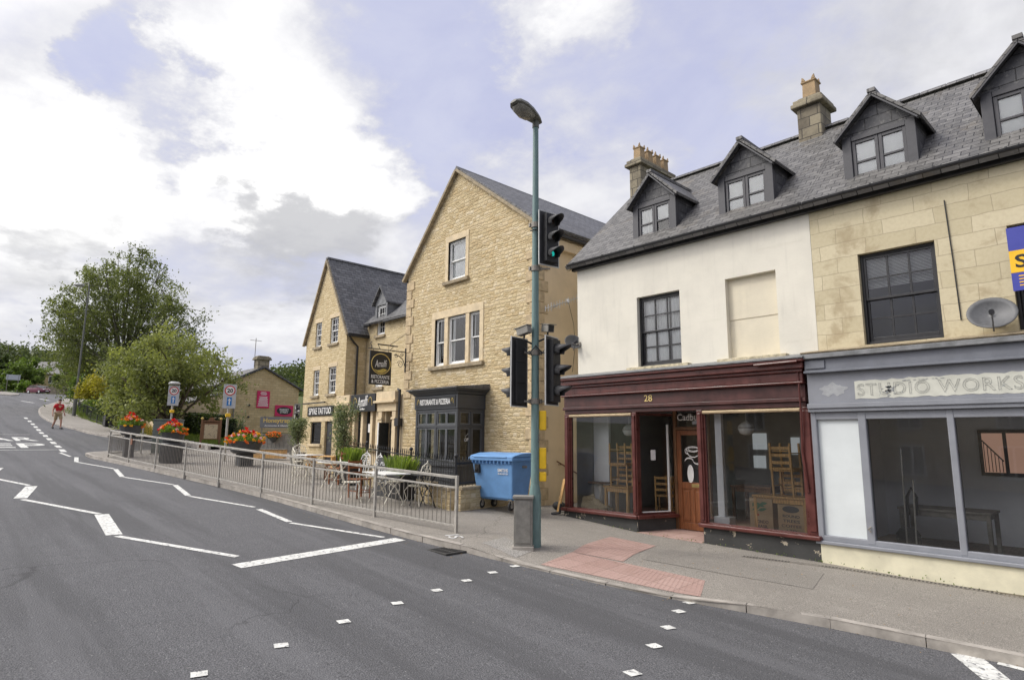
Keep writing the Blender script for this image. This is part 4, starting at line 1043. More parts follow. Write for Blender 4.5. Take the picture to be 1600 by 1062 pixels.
def grey_front():
    T = st
    b = MB(); b.box(-4.30, 3.2, 10.86, 11.32, 3.50, 3.585); co = b.build('cornice', MT['lead'], T, bevel=.012)
    s = MB(); s.prism([(-4.30, 10.86, 3.585), (-4.30, 11.30, 3.65), (-4.30, 11.30, 3.69), (-4.30, 10.84, 3.615)], (7.5, 0, 0)); s.build('stone_capping', MT['sill_stone'], co, bevel=.015)
    b = MB(); b.box(-4.27, 3.2, 10.94, 11.3, 3.30, 3.50); b.box(-4.28, 3.2, 10.91, 11.3, 3.26, 3.30)
    for x in (-4.25, -.6): b.box(x, x+.32, 10.915, 10.94, 3.33, 3.47)
    b.build('frieze', MT['grey_shop_dark'], T, bevel=.008)
    b = MB(); b.box(-4.27, 3.2, 11.02, 11.3, 2.74, 3.26); b.box(-4.28, 3.2, 10.97, 11.3, 2.66, 2.74); b.box(-4.28, 3.2, 11.0, 11.3, 2.60, 2.66)
    fa = b.build('fascia', MT['grey_shop'], T, bevel=.008)
    p = MB(); r = random.Random(3); pts = []
    n = 60; x0, x1 = -3.52, 1.2
    top = [(x0+(x1-x0)*i/n, 11.016, 3.09+r.uniform(-.012, .018)) for i in range(n+1)]; bot = [(x0+(x1-x0)*i/n, 11.016, 2.80+r.uniform(-.012, .01)) for i in range(n+1)]
    p.add(top+bot, [(i, i+1, n+2+i, n+1+i) for i in range(n)])
    q_ = MB(); q_.prism([(-3.86+(.20+.02*sin(3*a+1)+.03*sin(7*a))*cos(a), 11.017, 2.965+(.10+.02*sin(5*a)+.015*sin(9*a))*sin(a)) for a in np.linspace(0, 2*pi, 40, endpoint=False)], (0, .003, 0)); q_.build('scuffed_patch', MT['scuff'], fa)
    p.build('scraped_band', MT['patch'], fa)
    text('shop_lettering', 'STUDIO WORKS', (-2.42, 11.010, 2.945), (1, 0, 0), (0, 0, 1), 2.12, .19, MT['letter_line'], fa, .003, outline=.006, space=1.12)
    q = MB()
    for i in range(26): q.obox((-3.03+r.gauss(0, .05), 11.012, 2.93+r.gauss(0, .05)), (r.uniform(.01, .06), .004, r.uniform(.008, .03)), Matrix.Rotation(r.uniform(-.9, .3), 3, 'Y'))
    for i in range(14): q.obox((-2.75+r.uniform(-.1, .5), 11.012, 3.06+r.gauss(0, .006)), (r.uniform(.01, .05), .004, .008))
    q.build('bare_spot', MT['letter_line'], fa)
    f = MB()
    for x0, x1 in ((-4.27, -4.18), (-3.53, -3.41), (-2.31, -2.22), (-1.06, -.97), (.2, .3), (1.4, 1.5), (3.1, 3.2)): f.box(x0, x1, 11.06, 11.20, .50, 2.60)
    f.box(-4.27, 3.2, 11.07, 11.20, 2.47, 2.60); f.box(-4.27, 3.2, 11.065, 11.20, .48, .57)
    f.build('shop_frame', MT['grey_shop'], T, bevel=.012)
    s = MB(); s.box(-4.30, 3.2, 11.0, 11.22, .43, .485); s.build('shop_sill', MT['grey_shop'], T, bevel=.012)
    d = MB(); d.box(-4.18, -3.53, 11.13, 11.15, .57, 2.47); d.build('window_board', MT['board'], T)
    for x0, x1 in ((-3.41, -2.31), (-2.22, -1.06), (-.97, .2), (.3, 1.4), (1.5, 3.1)):
        g = MB(); g.quad((x0-.01, 11.12, .56), (x1+.01, 11.12, .56), (x1+.01, 11.12, 2.48), (x0-.01, 11.12, 2.48)); g.build('shop_window', MT['glass'], T)
    k = MB(); k.add([(-4.24, 11.05, ztop(-4.3, 11)-.1), (3.2, 11.05, ztop(3.2, 11)-.1), (3.2, 11.05, .43), (-4.24, 11.05, .43), (-4.24, 11.3, ztop(-4.3, 11)-.1), (-4.24, 11.3, .43)], [(0, 1, 2, 3), (4, 0, 3, 5)]); k.build('stallriser', MT['cream_base'], T)
    k = MB(); k.box(-3.4, 3.2, 11.045, 11.06, -.35, .075); k.build('brick_plinth', MT['chim'], T)
    room(T, -4.12, 3.1, 11.22, 14.2, .3, 2.62, 'plaster', 'interior', 'room_floor')
    for (x, z0_, z1_) in ((-3.15, .58, 2.0), (-3.02, .6, 1.5)):
        t_ = MB(); t_.tube([(x, 11.7, .35), (x+.03, 11.72, z1_)], .012, 6); t_.build('display_rod', MT['galv'], T)
    h = MB(); h.tube([(-3.45, 11.04, .78), (-3.49, 11.02, .74), (-3.45, 11.02, .70)], .012, 6); h.build('latch', MT['galv_dark'], T)
grey_front()
cab = MB(); cab.tube([(-2.09, 11.285, 5.88), (-2.06, 11.285, 4.9), (-2.04, 11.285, 3.95)], .009, 6); cab.build('cable', MT['black'], st)

# satellite dish, estate agent's board, aerial: fixed to the fronts but things of their own
def satellite_dish(name, label, c, az, el, r, wall_pt):
    t = thing(name, label, 'satellite dish', c)
    R = Matrix.Rotation(az, 3, 'Z') @ Matrix.Rotation(el, 3, 'X')
    b = MB(); n, k = 28, 5; vs = []
    for i in range(k+1):
        rr = r*i/k
        for j in range(n):
            w = 2*pi*j/n; vs.append(Vector(c) + R @ Vector((rr*cos(w), (rr/r)**2*-.10+.02, rr*sin(w)*.86)))
    b.add(vs, [(i*n+j, i*n+(j+1) % n, (i+1)*n+(j+1) % n, (i+1)*n+j) for i in range(k) for j in range(n)])
    o = b.build('reflector', MT['dish'], t, smooth=True); s = o.modifiers.new('thick', 'SOLIDIFY'); s.thickness = .012
    a = MB(); p0 = Vector(c)+R @ Vector((0, 0, -r*.86)); p1 = Vector(c)+R @ Vector((0, -r*1.05, -r*.45)); a.tube([p0, (p0+p1)/2-Vector((0, 0, .04)), p1], .012, 6); a.build('arm', MT['dish'], t)
    f = MB(); f.tube([p1+R @ Vector((0, -.05, -.02)), p1+R @ Vector((0, .07, .03))], .035, 10); f.build('receiver', MT['black'], t)
    m = MB(); m.tube([Vector(c)+R @ Vector((0, .02, 0)), Vector(wall_pt)-Vector((0, .06, .0)), Vector(wall_pt)], .018, 8); m.obox(wall_pt, (.12, .02, .12)); m.build('bracket', MT['galv_dark'], t)
satellite_dish('satellite_dish', 'grey oval satellite dish above the blue-grey shop front', (-1.62, 11.02, 3.92), radians(8), radians(-22), .30, (-1.60, 11.28, 3.86))
satellite_dish('satellite_dish', 'small grey satellite dish on the corner of the cream wall beside the alley', (-9.80, 11.18, 4.42), radians(62), radians(-20), .22, (-9.68, 11.28, 4.38))
def estate_board():
    t = thing('estate_board', 'blue and yellow letting board fixed over the stone shop window', 'sign', (-1.1, 10.95, 4.2))
    Y, X0, X1, Z0, Z1 = 10.95, -1.34, -.30, 4.22, 5.14
    b = MB(); b.box(X0, X1, Y, Y+.02, Z0, Z1); b.build('panel', MT['estate_blue'], t)
    b = MB(); b.box(X0+.001, X1, Y-.003, Y, 4.48, 4.80); b.build('yellow_band', MT['estate_yel'], t)
    b = MB(); cx, cz = X0+.55, 4.80
    arc = [(cx-.35+.62*cos(a)-.0, Y-.002, cz+.34*sin(a)) for a in np.linspace(pi/2, 0, 10)]
    b.add([(X1, Y-.002, Z1), (X0+.30, Y-.002, Z1)]+[(X0+.30+.5*sin(a), Y-.002, Z1-.34*(1-cos(a))) for a in np.linspace(.2, pi/2, 8)]+[(X1, Y-.002, Z1-.34)], [tuple(range(11))]); b.build('pale_corner', MT['estate_sky'], t)
    text('lettering', 'SHOP', (X0+.45, Y-.004, 4.64), (1, 0, 0), (0, 0, 1), .78, .19, MT['sign_black'], t, .003, bold=.02)
    b = MB()
    for i in range(4): b.box(X0+.08, X0+.08+(.22, .25, .18, .28)[i], Y-.003, Y, 4.42-i*.045, 4.435-i*.045)
    b.build('small_print', MT['estate_yel'], t)
    m = MB(); m.bar((X1-.05, Y+.02, 4.7), (X1-.05, 11.29, 4.7), .04, .04); m.bar((X0+.5, Y+.02, 5.05), (X0+.5, 11.29, 5.05), .03, .03); m.build('bracket', MT['galv_dark'], t)
estate_board()
# ------------------------------------------------------------------ tall gabled stone house with the dark bay
GY = 11.3
def quoins(parent, x, z0, z1, sgn, Y=GY, ret=True, h=.30, seed=1):
    """raised corner stones, long and short by turns; sgn: which way the facade lies"""
    b = MB(); z = z0; i = 0
    while z < z1-.1:
        L = (.40, .26)[i % 2]; e = min(z+h-.012, z1)
        x0, x1 = (x-.03*sgn, x+L*sgn)
        b.box(x0, x1, Y-.03, Y+((.26, .40)[i % 2] if ret else .02), z, e); z += h; i += 1
    return b.build('quoins', MT['quoin'], parent, bevel=.012)
def stone_window(parent, x0, x1, z0, z1, Y, fmat='white_frame', cols=1, rows=2, sw=.13, head=.18, sill=True, curtain=None, name='window', glz='glass', lights=None):
    """opening with dressed stone surround; lights: x ranges of several sashes between mullions"""
    s = MB()
    s.box(x0-sw, x0, Y-.02, Y+.14, z0, z1); s.box(x1, x1+sw, Y-.02, Y+.14, z0, z1); s.box(x0-sw, x1+sw, Y-.022, Y+.14, z1, z1+head)
    L = lights or [(x0, x1)]
    for (a, c), (d, e) in zip(L[:-1], L[1:]): s.box(c, d, Y-.01, Y+.14, z0, z1)
    s.build('surround', MT['dress'], parent, bevel=.008)
    if sill:
        k = MB(); k.prism([(x0-sw-.04, Y-.09, z0-.13), (x0-sw-.04, Y-.10, z0-.03), (x0-sw-.04, Y+.10, z0+.005), (x0-sw-.04, Y+.10, z0-.13)], (x1-x0+2*sw+.08, 0, 0)); k.build('sill', MT['sill_stone'], parent, bevel=.01)
    for a, c in L: sash_window(parent, a, c, z0+.005, z1, Y+.06, fmat, cols, rows, .05, .018, curtain=curtain, glz=glz, name=name)

gb = thing('stone_house', 'tall honey stone house with a steep gable and a dark bay window', 'building', (-14.2, 11.3, .65))
AP = (-14.62, 10.42); GL, GR = (-17.25, 7.52), (-11.12, 7.84)
def tall():
    b = MB(); wall(b, -17.25, -11.12, -.2, [GL, AP, GR], GY, [(-15.02, -14.16, 6.95, 8.20, .2), (-15.62, -13.44, 4.32, 5.80, .2), (-15.10, -13.2, 1.0, 2.9, .9)], .2)
    b.build('wall', MT['honey'], gb)
    s = MB(); s.add([(-11.12, GY, -.3), (-11.12, 21, -.3), (-11.12, 21, 7.84), (-11.12, GY, 7.84)], [(0, 1, 2, 3)]); s.build('side_wall', MT['tan'], gb)
    s = MB(); s.add([(-17.25, GY, -.3), (-17.25, 21, -.3), (-17.25, 21, 7.5), (-17.25, GY, 7.5)], [(3, 2, 1, 0)]); s.add([(-17.25, 21, 0), (-11.12, 21, 0), (-11.12, 21, 7.8), (-14.62, 21, 10.4), (-17.25, 21, 7.5)], [(0, 1, 2, 3, 4)]); s.build('rear_wall', MT['honey'], gb)
    sl = (10.42-7.84)/(14.62-11.12)
    r1 = slab_roof_y(gb, GY-.06, 21.2, -10.86, 7.84-.26*sl+.02, -14.62, 10.46, MT['slate2'], .10)
    sL = (10.42-7.52)/(17.25-14.62)
    r2 = slab_roof_y(gb, GY-.06, 21.2, -17.42, 7.52-.17*sL+.02, -14.62, 10.46, MT['slate2'], .10)
    v = MB()
    v.bar((-10.86, GY-.07, 7.84-.26*sl+.02), (-14.60, GY-.07, 10.47), .08, .13, up=(0, 1, 0)); v.bar((-17.42, GY-.07, 7.52-.17*sL+.02), (-14.64, GY-.07, 10.47), .08, .13, up=(0, 1, 0))
    v.build('verge', MT['sill_stone'], r1)
    k = MB(); y = GY-.1
    while y < 21: k.prism([(-14.75, y, 10.46), (-14.62, y, 10.62), (-14.49, y, 10.46)], (0, .44, 0)); y += .45
    k.build('ridge_tiles', MT['slate2'], r1, bevel=.01)
    k = MB(); k.box(-11.12, -10.82, GY-.05, GY+.28, 7.30, 7.62); k.box(-11.12, -10.92, GY-.04, GY+.26, 7.08, 7.30); k.build('kneeler', MT['quoin'], gb, bevel=.03)
    k = MB(); k.tube([(-10.88, GY+.1, 7.60), (-10.88, 21, 7.60)], .055, 8); k.build('gutter', MT['gutter'], gb)
    k = MB(); k.box(-11.10, -10.97, GY+.3, 21, 7.25, 7.52); k.build('eaves_board', MT['tan'], gb)
    quoins(gb, -11.12, .3, 7.1, -1); quoins(gb, -17.25, 3.4, 7.35, 1)
    stone_window(gb, -15.02, -14.16, 6.95, 8.20, GY, rows=2, sw=.15, head=.20, curtain=[(.0, 1.0)])
    stone_window(gb, -15.62, -13.44, 4.32, 5.80, GY, sw=.17, head=.24, lights=[(-15.62, -15.14), (-14.96, -14.10), (-13.93, -13.44)], glz='glass', curtain=[(0, .18)])
    # bay
    x0, x1, yf, yb = -15.13, -13.16, 10.33, 11.3
    base = MB(); base.box(x0, x1, yf, yb, .3, 1.36); base.box(x0-.05, x1+.05, yf-.05, yb, 1.36, 1.43)
    for (a, c) in ((x0+.12, (x0+x1)/2-.08), ((x0+x1)/2+.08, x1-.12)): base.box(a, c, yf-.012, yf, .75, 1.25)
    base.box(x1, x1+.012, yf+.15, yb-.15, .75, 1.25)
    base.build('bay_base', MT['anthracite'], gb, bevel=.01)
    f = MB()
    for x in (x0, x1-.09): f.box(x, x+.09, yf, yf+.09, 1.43, 2.92); f.box(x, x+.09, yb-.09, yb, 1.43, 2.92)
    xm = [x0+.09+(x1-x0-.18)*i/2 for i in range(3)]
    f.box(xm[1]-.045, xm[1]+.045, yf+.002, yf+.08, 1.43, 2.92)
    f.box(x0+.09, x1-.09, yf+.003, yf+.08, 2.40, 2.48); f.box(x0+.09, x1-.09, yf+.003, yf+.08, 2.84, 2.92); f.box(x0+.09, x1-.09, yf+.003, yf+.08, 1.43, 1.50)
    for xx in (x1-.088, x0): 
        f.box(xx+.002, xx+.086, yf+.09, yb-.09, 2.40, 2.48); f.box(xx+.002, xx+.086, yf+.09, yb-.09, 2.84, 2.92); f.box(xx+.002, xx+.086, yf+.09, yb-.09, 1.43, 1.50)
        f.box(xx+.004, xx+.084, (yf+yb)/2-.035, (yf+yb)/2+.035, 1.43, 2.92)
    f = f.build('bay_frame', MT['anthracite'], gb, bevel=.008)
    c = MB()
    for a, e in ((xm[0], xm[1]-.045), (xm[1]+.045, xm[2])):
        for z0, z1 in ((1.50, 2.40), (2.48, 2.84)):
            m = (a+e)/2
            for p, q in ((a, m), (m, e)): frame_boxes(c, p+.004, q-.004, z0+.004, z1-.004, yf+.02, yf+.06, .04)
    for z0, z1 in ((1.50, 2.40), (2.48, 2.84)):
        for p, q in ((yf+.09, (yf+yb)/2-.035), ((yf+yb)/2+.035, yb-.09)):
            for y in (p+.02, q-.02): c.box(x1-.06, x1-.02, y-.018, y+.018, z0+.04, z1-.04)
            c.box(x1-.06, x1-.02, p+.003, q-.003, z0+.004, z0+.04); c.box(x1-.06, x1-.02, p+.003, q-.003, z1-.04, z1-.004)
    c.build('casement', MT['anth_light'], f)
    g = MB(); g.quad((x0+.05, yf+.04, 1.45), (x1-.05, yf+.04, 1.45), (x1-.05, yf+.04, 2.9), (x0+.05, yf+.04, 2.9)); g.quad((x1-.04, yf+.05, 1.45), (x1-.04, yb, 1.45), (x1-.04, yb, 2.9), (x1-.04, yf+.05, 2.9)); g.quad((x0+.04, yf+.05, 1.45), (x0+.04, yb, 1.45), (x0+.04, yb, 2.9), (x0+.04, yf+.05, 2.9)); g.build('pane', MT['glass_dark'], gb)
    r = MB(); wavy(r, x0+.12, x0+.45, yf+.16, 1.5, 2.85, .02, .10); r.build('curtain', MT['net'], gb)
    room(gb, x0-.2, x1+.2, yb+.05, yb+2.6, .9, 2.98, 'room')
    # fascia board with lettering, swept cornice, slate roof
    fb = MB(); fb.box(x0-.03, x1+.03, yf-.03, yb, 2.92, 3.30); fa = fb.build('fascia', MT['anthracite'], gb, bevel=.008)
    sb = MB(); sb.box(x0+.06, x1-.05, yf-.045, yf-.03, 2.97, 3.27); sb.build('sign_panel', MT['sign_black'], fa)
    text('lettering', 'RISTORANTE & PIZZERIA', ((x0+x1)/2, yf-.05, 3.12), (1, 0, 0), (0, 0, 1), 1.42, .155, MT['sign_white'], fa, .004, bold=.008, space=.96)
    for s in (-1, 1):
        w = MB(); cx = (x0+x1)/2+s*.86; w.tube([(cx-s*.06+.05*cos(a)*s, yf-.05, 3.06+.14*sin(a)) for a in np.linspace(0, pi*.9, 10)], .008, 5); w.build('gold_swag', MT['gold'], fa)
    c = MB()
    pr = [(0, 3.30), (.05, 3.32), (.07, 3.36), (.16, 3.42), (.18, 3.46)]
    for (o0, z0), (o1, z1) in zip(pr[:-1], pr[1:]):
        c.add([(x0-o0, yf-o0, z0), (x1+o0, yf-o0, z0), (x1+o0, yb, z0), (x0-o0, yb, z0), (x0-o1, yf-o1, z1), (x1+o1, yf-o1, z1), (x1+o1, yb, z1), (x0-o1, yb, z1)], [(0, 1, 5, 4), (1, 2, 6, 5), (3, 0, 4, 7)])
    c.build('cornice', MT['anthracite'], gb)
    r = MB(); o = .22; r.prism([(x0-o, yf-o, 3.46), (x1+o, yf-o, 3.46), (x1+o, yb-.001, 3.46), (x0-o, yb-.001, 3.46)], (0, 0, .04)); r.prism([(x0-o+.02, yf-o+.02, 3.50), (x0-o+.02, yb-.001, 3.62), (x0-o+.02, yb-.001, 3.50)], (x1-x0+2*o-.04, 0, 0)); r.build('bay_roof', MT['slate2'], gb, bevel=.01)
    tx = text('open_sign', 'OPEN', (x1-.03, yf+.42, 2.08), (0, 1, 0), (0, 0, 1), .28, .09, MT['sign_white'], gb, .004, shear=.2)
    w = MB(); w.tube([(x1-.03, yf+.30, 2.15), (x1-.03, yf+.42, 2.26), (x1-.03, yf+.54, 2.15)], .004, 5); w.build('sign_string', MT['sign_white'], gb)
    # handrail of the alley steps, wires on the side wall
    h = MB(); h.tube([(-10.98, 11.9, 1.55), (-10.98, 13.2, 1.0), (-10.98, 13.25, .5)], .02, 8); h.tube([(-11.12, 12.1, 1.46), (-10.98, 12.1, 1.46)], .012, 6); h.build('handrail', MT['oak'], gb)
tall()
aer = thing('tv_aerial', 'television aerial with many short rods on the tan side wall', 'aerial', (-11.1, 11.8, 5.6))
def aerial():
    b = MB(); p, q = Vector((-10.72, 11.2, 5.42)), Vector((-10.45, 12.5, 5.95)); b.tube([p, q], .016, 6); b.build('boom', MT['alu'], aer)
    r = MB(); d = (q-p).normalized()
    for i in range(15): 
        c = p.lerp(q, i/14.5); w = .07+.02*(i % 3); r.tube([c+Vector((0, 0, w)), c-Vector((0, 0, w))], .008, 5)
    r.build('rods', MT['alu'], aer)
    m = MB(); c = p.lerp(q, .55); m.tube([c, c+Vector((-.25, 0, -.04)), c+Vector((-.58, 0, -.1))], .014, 6); m.lathe([(.05, -.05), (.05, .05)], c, 8); m.build('bracket', MT['alu'], aer)
    w = MB(); w.tube([c, c+Vector((.05, .15, -.6)), c+Vector((-.2, .5, -1.1)), c+Vector((-.4, .6, -1.8))], .006, 5); w.build('cable', MT['black'], aer)
aerial()
# hanging sign on scrolled ironwork
def hanging_sign():
    t = thing('hanging_sign', 'black hanging pub-style sign with a gold oval on scrolled ironwork', 'sign', (-17.3, 10.5, 4.3))
    X, y0, y1, z0, z1 = -17.2, 9.93, 10.72, 3.78, 4.86
    b = MB(); b.box(X-.025, X+.025, y0, y1, z0, z1); b.build('board', MT['sign_black'], t, bevel=.006)
    yc = (y0+y1)/2
    o = MB(); 
    ring = lambda r0, r1, x: [(x, yc+r0*cos(a), 4.45+r1*sin(a)) for a in np.linspace(0, 2*pi, 33)]
    o.tube(ring(.345, .325, X+.028), .016, 6, caps=False); o.build('gold_oval', MT['gold'], t)
    o = MB(); n = 14; top = [(X+.028, yc-.24+.48*i/n, 4.27-.03*sin(pi*i/n*2)) for i in range(n+1)]; bot = [(X+.028, yc-.24+.48*i/n, 4.27-.11*sin(pi*i/n)-.005) for i in range(n+1)]
    o.add(top+bot, [(i, n+1+i, n+2+i, i+1) for i in range(n)]); o.build('gold_shore', MT['gold_sand'], t)
    text('lettering', 'Amalfi', (X+.03, yc, 4.46), (0, 1, .08), (0, -.08, 1), .44, .22, MT['sign_white'], t, .004, shear=.35, bold=-.005)
    text('lettering', 'RISTORANTE', (X+.03, yc, 4.03), (0, 1, 0), (0, 0, 1), .66, .11, MT['sign_white'], t, .004, bold=.006)
    text('lettering', '& PIZZERIA', (X+.03, yc, 3.88), (0, 1, 0), (0, 0, 1), .64, .11, MT['sign_white'], t, .004, bold=.006)
    k = MB(); k.tube([(X, 11.28, 4.92), (X, 9.86, 4.92)], .016, 8); k.tube([(X, 11.26, 5.05), (X, 11.26, 4.25)], .022, 8); k.tube([(X, 11.26, 5.55), (X, 10.6, 5.06), (X, 10.62, 4.92)], .008, 6); k.tube([(X, 10.2, 5.08), (X, 10.95, 5.08)], .022, 8)
    k.tube([(X, 10.2, 5.08), (X, 10.3, 4.92)], .01, 6); k.tube([(X, 10.8, 5.08), (X, 10.65, 4.92)], .01, 6)
    def curl(c, r, a0, a1, turns=20): return [(X, c[0]+r*(1-.6*i/turns)*cos(a0+(a1-a0)*i/turns), c[1]+r*(1-.6*i/turns)*sin(a0+(a1-a0)*i/turns)) for i in range(turns+1)]
    k.tube([(X, 11.25, 4.45), (X, 11.15, 4.68), (X, 11.0, 4.78), (X, 10.82, 4.80)], .014, 6); k.tube(curl((11.06, 4.50), .12, pi*.9, -pi*1.4), .010, 6); k.tube(curl((10.9, 4.78), .07, 0, -pi*2.2), .009, 6); k.tube(curl((11.12, 4.82), .06, 0, pi*2.2), .009, 6)
    k.tube([(X, 9.98, 4.92), (X, 9.98, 5.02), (X, 9.93, 5.08), (X, 9.99, 5.14)], .012, 6)
    k.build('bracket', MT['black'], t)
    h = MB(); h.tube([(X, 10.05, 4.92), (X, 10.05, 4.85)], .008, 5); h.tube([(X, 10.6, 4.92), (X, 10.6, 4.85)], .008, 5); h.build('hook', MT['black'], t)
hanging_sign()

# ------------------------------------------------------------------ link with the columned front, and the smaller gable beyond
lk = thing('stone_house', 'low stone range with square columns and a black arched sign, between the two gables', 'building', (-19.3, 11.3, .9))
LY = 12.15
def link():
    b = MB(); wall(b, -21.30, -17.26, 3.2, 6.50, LY, [(-20.62, -20.03, 5.98, 6.5), (-20.62, -20.05, 4.0, 5.1)], .14); b.build('wall', MT['honey2'], lk)
    r = slab_roof(lk, -21.30, -17.27, LY-.15, 6.42, 14.6, 8.75, MT['slate2']); slab_roof(lk, -21.30, -17.27, 17.0, 6.4, 14.6, 8.75, MT['slate2'])
    g = MB(); g.tube([(-21.25, LY-.17, 6.42), (-20.85, LY-.17, 6.42)], .05, 8); g.tube([(-19.85, LY-.17, 6.42), (-17.3, LY-.17, 6.42)], .05, 8); g.build('gutter', MT['gutter'], lk)
    # dormer breaking the eaves
    x0, x1, Y = -20.76, -19.90, LY-.01
    d = MB(); d.prism([(x0, Y, 6.45), (x0, Y, 7.25), ((x0+x1)/2, Y, 7.80), (x1, Y, 7.25), (x1, Y, 6.45), (x1-.12, Y, 6.45), (x1-.12, Y, 7.15), (x0+.12, Y, 7.15), (x0+.12, Y, 6.45)], (0, .08, 0)); d = d.build('dormer', MT['lead'], lk)
    for x in (x0, x1-.05): c = MB(); c.prism([(x, Y+.08, 6.3), (x, Y+.08, 7.25), (x, 13.2, 7.25), (x, 13.2, 7.1)], (.05, 0, 0)); c.build('cheek', MT['lead'], d)
    for s in (0, 1):
        q = MB(); xe = (x0-.1, x1+.1)[s]; xm = (x0+x1)/2
        q.prism([(xe, Y-.12, 7.16), (xm, Y-.12, 7.84), (xm, Y-.12, 7.90), (xe, Y-.12, 7.22)], (0, 1.6, 0)); q.build('dormer_roof', MT['slate2'], d)
    sash_window(lk, -20.62, -20.03, 6.0, 7.12, LY+.05, 'white_frame', 3, 4, .05, .016)
    for za, zb_ in ((5.88, 5.98), (3.88, 4.0)): k = MB(); k.box(-20.70, -19.96, LY-.08, LY+.1, za, zb_); k.build('sill', MT['sill_stone'], lk, bevel=.008)
    sash_window(lk, -20.62, -20.05, 4.0, 5.1, LY+.05, 'white_frame', 3, 4, .05, .016)
    # single storey front
    F = 11.3; b = MB(); wall(b, -21.62, -17.26, .3, 3.55, F, [(-21.25, -20.62, 1.5, 2.95, .3), (-20.52, -18.72, 1.75, 3.1, .3), (-18.32, -17.72, 1.0, 3.05, .4)], .3); b.build('front_wall', MT['dress'], lk)
    t = MB(); t.box(-21.62, -17.26, F+.001, LY-.001, 3.46, 3.54); t.build('flat_roof', MT['lead'], lk)
    for x0, x1 in ((-21.55, -20.55), (-18.68, -17.50)):
        p = MB(); p.box(x0, x1, F-.20, F-.001, 3.36, 3.66); p.box(x0-.06, x1+.06, F-.28, F-.001, 3.28, 3.36); p.box(x0+.0, x1-.0, F-.14, F-.001, 3.0, 3.28); p.build('parapet_block', MT['dress'], lk, bevel=.012)
        for xx in (x0+.05, x1-.27):
            q = MB(); q.box(xx, xx+.22, F-.12, F-.001, .5, 2.72); q.box(xx-.03, xx+.25, F-.15, F-.001, 2.72, 2.80); q.box(xx, xx+.22, F-.12, F-.001, 2.80, 3.0); q.build('column', MT['dress'], lk, bevel=.012)
    for x in (-20.50, -19.90, -19.25, -18.88):
        q = MB(); q.box(x, x+.15, F-.06, F+.12, 1.75, 3.1); q.build('column', MT['dress'], lk, bevel=.01)
    for x0, x1 in ((-20.35, -19.9), (-19.75, -19.25), (-19.10, -18.88)): sash_window(lk, x0, x1, 1.78, 3.08, F+.10, 'anthracite', 1, 2, .04)
    nt = MB(); nt.box(-19.62, -19.40, F+.085, F+.09, 2.30, 2.60); nt.build('paper_notice', MT['sign_white'], lk)
    k = MB(); k.box(-20.55, -18.70, F-.12, F-.001, 1.66, 1.75); k.build('sill', MT['sill_stone'], lk, bevel=.008)
    s = MB(); s.box(-20.46, -18.75, F-.19, F-.13, 3.02, 3.64); s = s.build('sign', MT['sign_black'], lk, bevel=.006)
    text('lettering', 'Amalfi', (-19.6, F-.195, 3.38), (1, 0, .10), (-.10, 0, 1), .72, .36, MT['sign_white'], s, .004, shear=.35)
    text('lettering', 'italian', (-19.6, F-.195, 3.12), (1, 0, 0), (0, 0, 1), .32, .07, MT['sign_white'], s, .004, bold=.02)
    for sg in (-1, 1):
        w = MB(); w.tube([(-19.6+sg*(.52+.13*cos(a)), F-.195, 3.2+.32*sin(a)) for a in np.linspace(.1, pi*.85, 10)], .011, 5); w.build('gold_swag', MT['gold'], s)
    w = MB(); frame_boxes(w, -21.25, -20.62, 1.5, 2.95, F+.12, F+.18, .05); w.build('window', MT['anthracite'], lk); room(lk, -21.4, -20.55, F+.19, F+.8, 1.4, 3.0)
    # open door: white edge, green glass
    d = MB(); d.box(-18.32, -18.28, F-.28, F+.1, .95, 2.62); d = d.build('door', MT['black'], lk); e = MB(); e.box(-18.345, -18.28, F-.30, F-.28, .95, 2.62); e.build('door_edge', MT['white_frame'], d)
    f = MB(); f.box(-18.27, -17.72, F+.15, F+.2, 2.55, 2.64); f.box(-18.27, -18.2, F+.15, F+.2, .95, 2.55); f.box(-17.79, -17.72, F+.15, F+.2, .95, 2.55); f.build('door_frame', MT['black'], lk)
    f = MB(); f.box(-18.02, -17.80, F+.17, F+.19, .95, 2.55); f.build('inner_door', paint('sea_green_door', (.085, .15, .14), .4, .1), lk)
    f = MB(); f.box(-18.1, -17.8, F+.16, F+.17, 2.72, 2.92); f.build('paper_notice', MT['sign_white'], lk)
    room(lk, -18.5, -17.6, F+.45, F+1.4, .8, 3.1)
    p = MB(); p.tube([(-17.40, F-.08, 3.70), (-17.40, F-.08, .9)], .045, 8); p.tube([(-17.55, F-.06, 3.72), (-17.40, F-.08, 3.66)], .04, 8); p.box(-17.52, -17.29, F-.18, F-.01, 2.5, 2.75); p.tube([(-17.28, LY-.2, 6.4), (-17.30, F+.5, 3.6)], .035, 8)
    p.build('downpipe', MT['gutter'], lk)
    p = MB(); p.tube([(-18.35, LY-.06, 6.4), (-18.35, LY-.06, 3.55)], .03, 8); p.build('downpipe', MT['gutter'], lk)
link()
lg = thing('stone_house', 'farthest gabled stone house, with four small paned windows and a lettered black sign', 'building', (-23.1, 11.3, 1.1))
